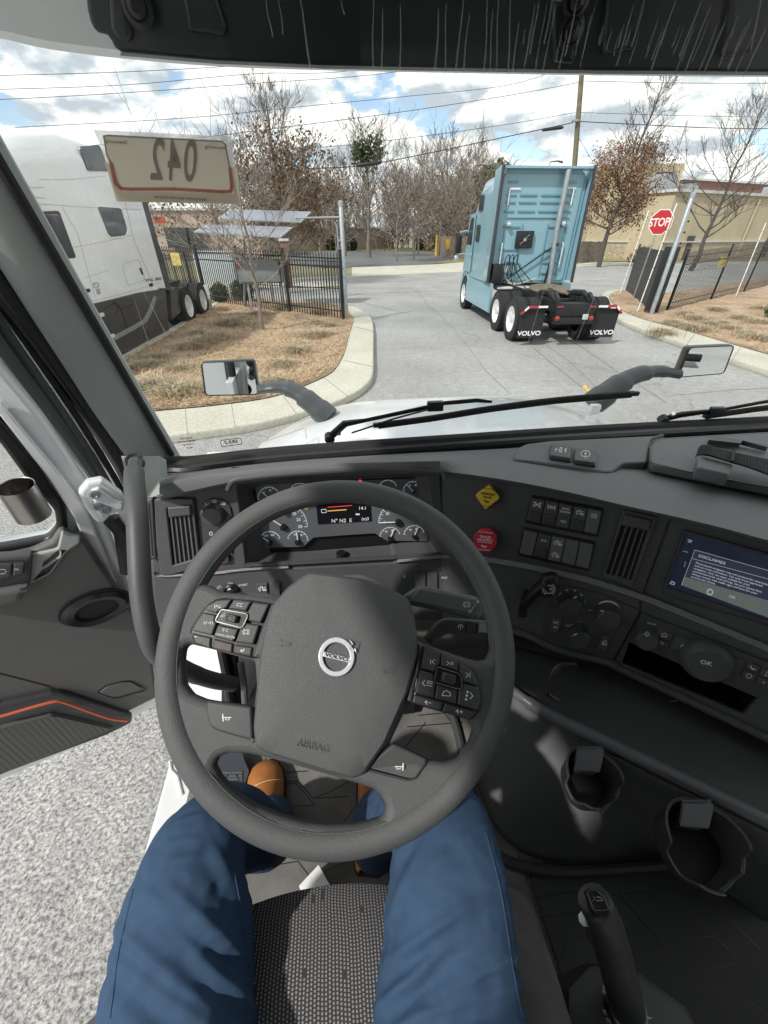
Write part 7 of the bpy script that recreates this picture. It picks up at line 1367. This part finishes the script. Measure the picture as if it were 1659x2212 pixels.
# --- rest of the shell: roof lining, right and rear walls (they shade the cabin)
B=Part('roof_lining'); box(B,(.55,-.65,2.93),(2.3,2.9,.04),PIL,None,.01); B.build(cab)
B=Part('rear_wall'); box(B,(.55,-2.1,2.0),(2.3,.05,1.9),PIL); B.build(cab)
B=Part('side_wall'); box(B,(1.70,-.65,1.5),(.05,2.9,.8),PLD); box(B,(1.70,-1.4,2.45),(.05,1.4,1.0),PIL); box(B,(-.61,-1.35,2.0),(.04,1.5,1.9),PIL); B.build(cab)

# ======================= the driver =======================
from mathutils import kdtree
pr_=empty('person',(-.07,-.1,1.60),'person sitting in the driving seat, legs in navy trousers and tan leather shoes','person')
def skin(name,nodes,m,sub=2,wr=0,seed=0,subparent=pr_,root=0):
    "nodes: list of (pos, radius(s), parent index)"
    me=bpy.data.meshes.new(name); me.from_pydata([n[0] for n in nodes],[(n[2],i) for i,n in enumerate(nodes) if n[2] is not None],[]); o=bpy.data.objects.new(name,me); COL.objects.link(o)
    md=o.modifiers.new('s','SKIN'); md.use_smooth_shade=True
    for i,n in enumerate(nodes):
        r_=n[1] if isinstance(n[1],tuple) else (n[1],n[1]); me.skin_vertices[0].data[i].radius=r_; me.skin_vertices[0].data[i].use_root=(i==root)
    s=o.modifiers.new('u','SUBSURF'); s.levels=sub; s.render_levels=sub
    dg=bpy.context.evaluated_depsgraph_get(); dg.update(); em=bpy.data.meshes.new_from_object(o.evaluated_get(dg)); bpy.data.objects.remove(o)
    if wr:
        em.update(); nn=[v.normal.copy() for v in em.vertices]
        for v,n in zip(em.vertices,nn): v.co+=n*wr(v.co,n)
    em.materials.clear(); em.materials.append(m); em.polygons.foreach_set('use_smooth',[True]*len(em.polygons)); em.name=name
    r=bpy.data.objects.new(name,em); COL.objects.link(r)
    if subparent: r.parent=subparent; r.matrix_parent_inverse=wm(subparent).inverted()
    return r
hips=Vector((-.07,-.26,1.68)); V_=Vector
kL=D(415,1842,.535); kR=D(958,1772,.56)
LEG=[(hips,(.17,.12),None),
 (V_((-.19,-.17,1.655)),.098,0),(D(395,2130,.485),.093,1),(D(400,1985,.50),.084,2),(kL,.068,3),(kL+V_((.012,.055,-.06)),.062,4),(kL+V_((.03,.075,-.20)),.060,5),(kL+V_((.035,.11,-.36)),.054,6),(V_((-.235,.395,1.20)),.062,7),
 (V_((.05,-.17,1.655)),.098,0),(D(965,2150,.485),.093,9),(D(972,1965,.505),.086,10),(kR,.072,11),(kR+V_((-.012,.05,-.07)),.066,12),(kR+V_((-.04,.075,-.20)),.062,13),(D(822,1775,.80),.064,14),(G(815,1830,1.215),.064,15)]
def folds(seed):
    def f(p,n):
        a=0
        for c,dr,am,wl in FOLD:
            d=(p-c); t=d.dot(dr); r_=(d-dr*t).length; a+=am*math.exp(-(t/wl)**2)*math.exp(-(r_/.075)**2)*(1 if n.z>-.2 else .3)
        a+=.004*noise.noise(V_((p.x*9+p.y*7,p.y*26,p.z*14)))+.0016*(1-2*abs(noise.noise(V_((p.x*30+p.y*22,p.y*46-p.x*18,p.z*40)))))
        return a
    return f
FOLD=[]
for (x0,y0,x1,y1,am) in ((300,2110,420,2200,.006),(280,2030,400,2130,.0045),(440,1985,540,2080,.006),(470,2100,560,2190,.006),(500,1900,545,1990,.006),(350,1950,470,2040,.003),(880,1900,830,2000,.005),(860,2060,1000,1960,.0045),(820,2180,950,2050,.005),(900,2200,1090,2130,.0055),(930,1870,1010,1800,.003),(1000,2120,1120,2060,.004)):
    a,b=D(x0,y0,.44),D(x1,y1,.44); c=(a+b)/2; d=(b-a).normalized(); vw=(c-EYE).normalized(); dr=vw.cross(d).normalized(); FOLD.append((c+vw*.0,dr,am*1.25,.0055)); FOLD.append((c+dr*.014,dr,-am,.007))
tr_=skin('trousers',LEG,NAVY,5,folds(1))
from mathutils.bvhtree import BVHTree
_bv=BVHTree.FromPolygons([v.co[:] for v in tr_.data.vertices],[list(p.vertices) for p in tr_.data.polygons])
def seam(P):
    B=Part('seam'); pts=[]
    for x,y in cat([V_(q) for q in P],14):
        d=ray(x,y).normalized(); h=_bv.ray_cast(EYE,d)
        if h[0] and (not pts or (h[0]-pts[-1]).length<.05): pts.append(h[0]-d*.0002)
    if len(pts)>2: tube(B,pts,.0011,NAVY,5); B.build(tr_)
seam([(795,2210),(812,2120),(828,2000),(838,1900),(846,1830)]); seam([(560,2210),(536,2080),(520,1960),(505,1880)]); seam([(1128,2200),(1106,2080),(1082,1930),(1050,1800)]); seam([(238,2200),(258,2050),(288,1920)])
# body inside the clothing: ankles and shins
body=skin('body',[(V_((-.235,.375,1.30)),.035,None),(V_((-.235,.385,1.19)),.034,0),(V_((-.245,.43,1.165)),.034,1)],mat('sock_dark',(.02,.02,.025),.9),2)
body2=skin('body',[(V_((.04,.335,1.30)),.035,None),(V_((.04,.34,1.19)),.034,0),(V_((.06,.39,1.165)),.034,1)],mat('sock_tan',(.30,.12,.05),.9),2)
body.name='sock'; body2.name='sock'
def shoe(heel,toe,lbl=None):
    h=V_(heel);t=V_(toe); d=(t-h); Ln=d.length; d.normalize(); s=V_((-d.y,d.x,0)).normalized(); B=Part('shoe'); rows=[]
    for f,w_,ht in ((0,.022,.06),(.03,.030,.075),(.12,.036,.085),(.28,.037,.10),(.42,.038,.095),(.55,.043,.075),(.70,.049,.062),(.83,.047,.053),(.93,.036,.042),(.985,.020,.028),(1.0,.006,.015)):
        c=h+d*Ln*f; r_=[]
        for a in range(0,181,15): q=R(a); r_.append(c+s*w_*math.cos(q)*(1 if a not in (0,180) else 1)+V_((0,0,.014+(ht-.014)*math.sin(q)**.8 if 0<a<180 else .014)))
        rows.append(r_)
    loft(B,[cat(r__,2) for r__ in rows],SHOE); o=B.build(pr_,lbl)
    S=Part('sole'); up_=[];dn_=[]
    for f,w_ in ((0,.026),(.03,.034),(.12,.040),(.28,.040),(.42,.041),(.55,.047),(.70,.053),(.83,.051),(.93,.040),(.985,.025),(1.005,.008)): c=h+d*Ln*f; up_.append(c+s*w_); dn_.append(c-s*w_)
    lp=up_+dn_[::-1]; prism(S,[p+V_((0,0,.018)) for p in lp],.018,SOLE,(0,0,-1)); S.build(o)
    T=Part('stitching'); c=h+d*Ln*.66; arcp=[c+s*.047*math.cos(R(a))+V_((0,0,.014+.054*math.sin(R(a))**.8)) for a in range(20,161,10)]; tube(T,arcp,.0009,STRAW[2],4); T.build(o)
shoe(V_((-.225,.33,1.128)),V_((-.272,.545,1.128)))
h_=G(795,1895,1.128); shoe(h_,h_+V_((.055,.27,0)))
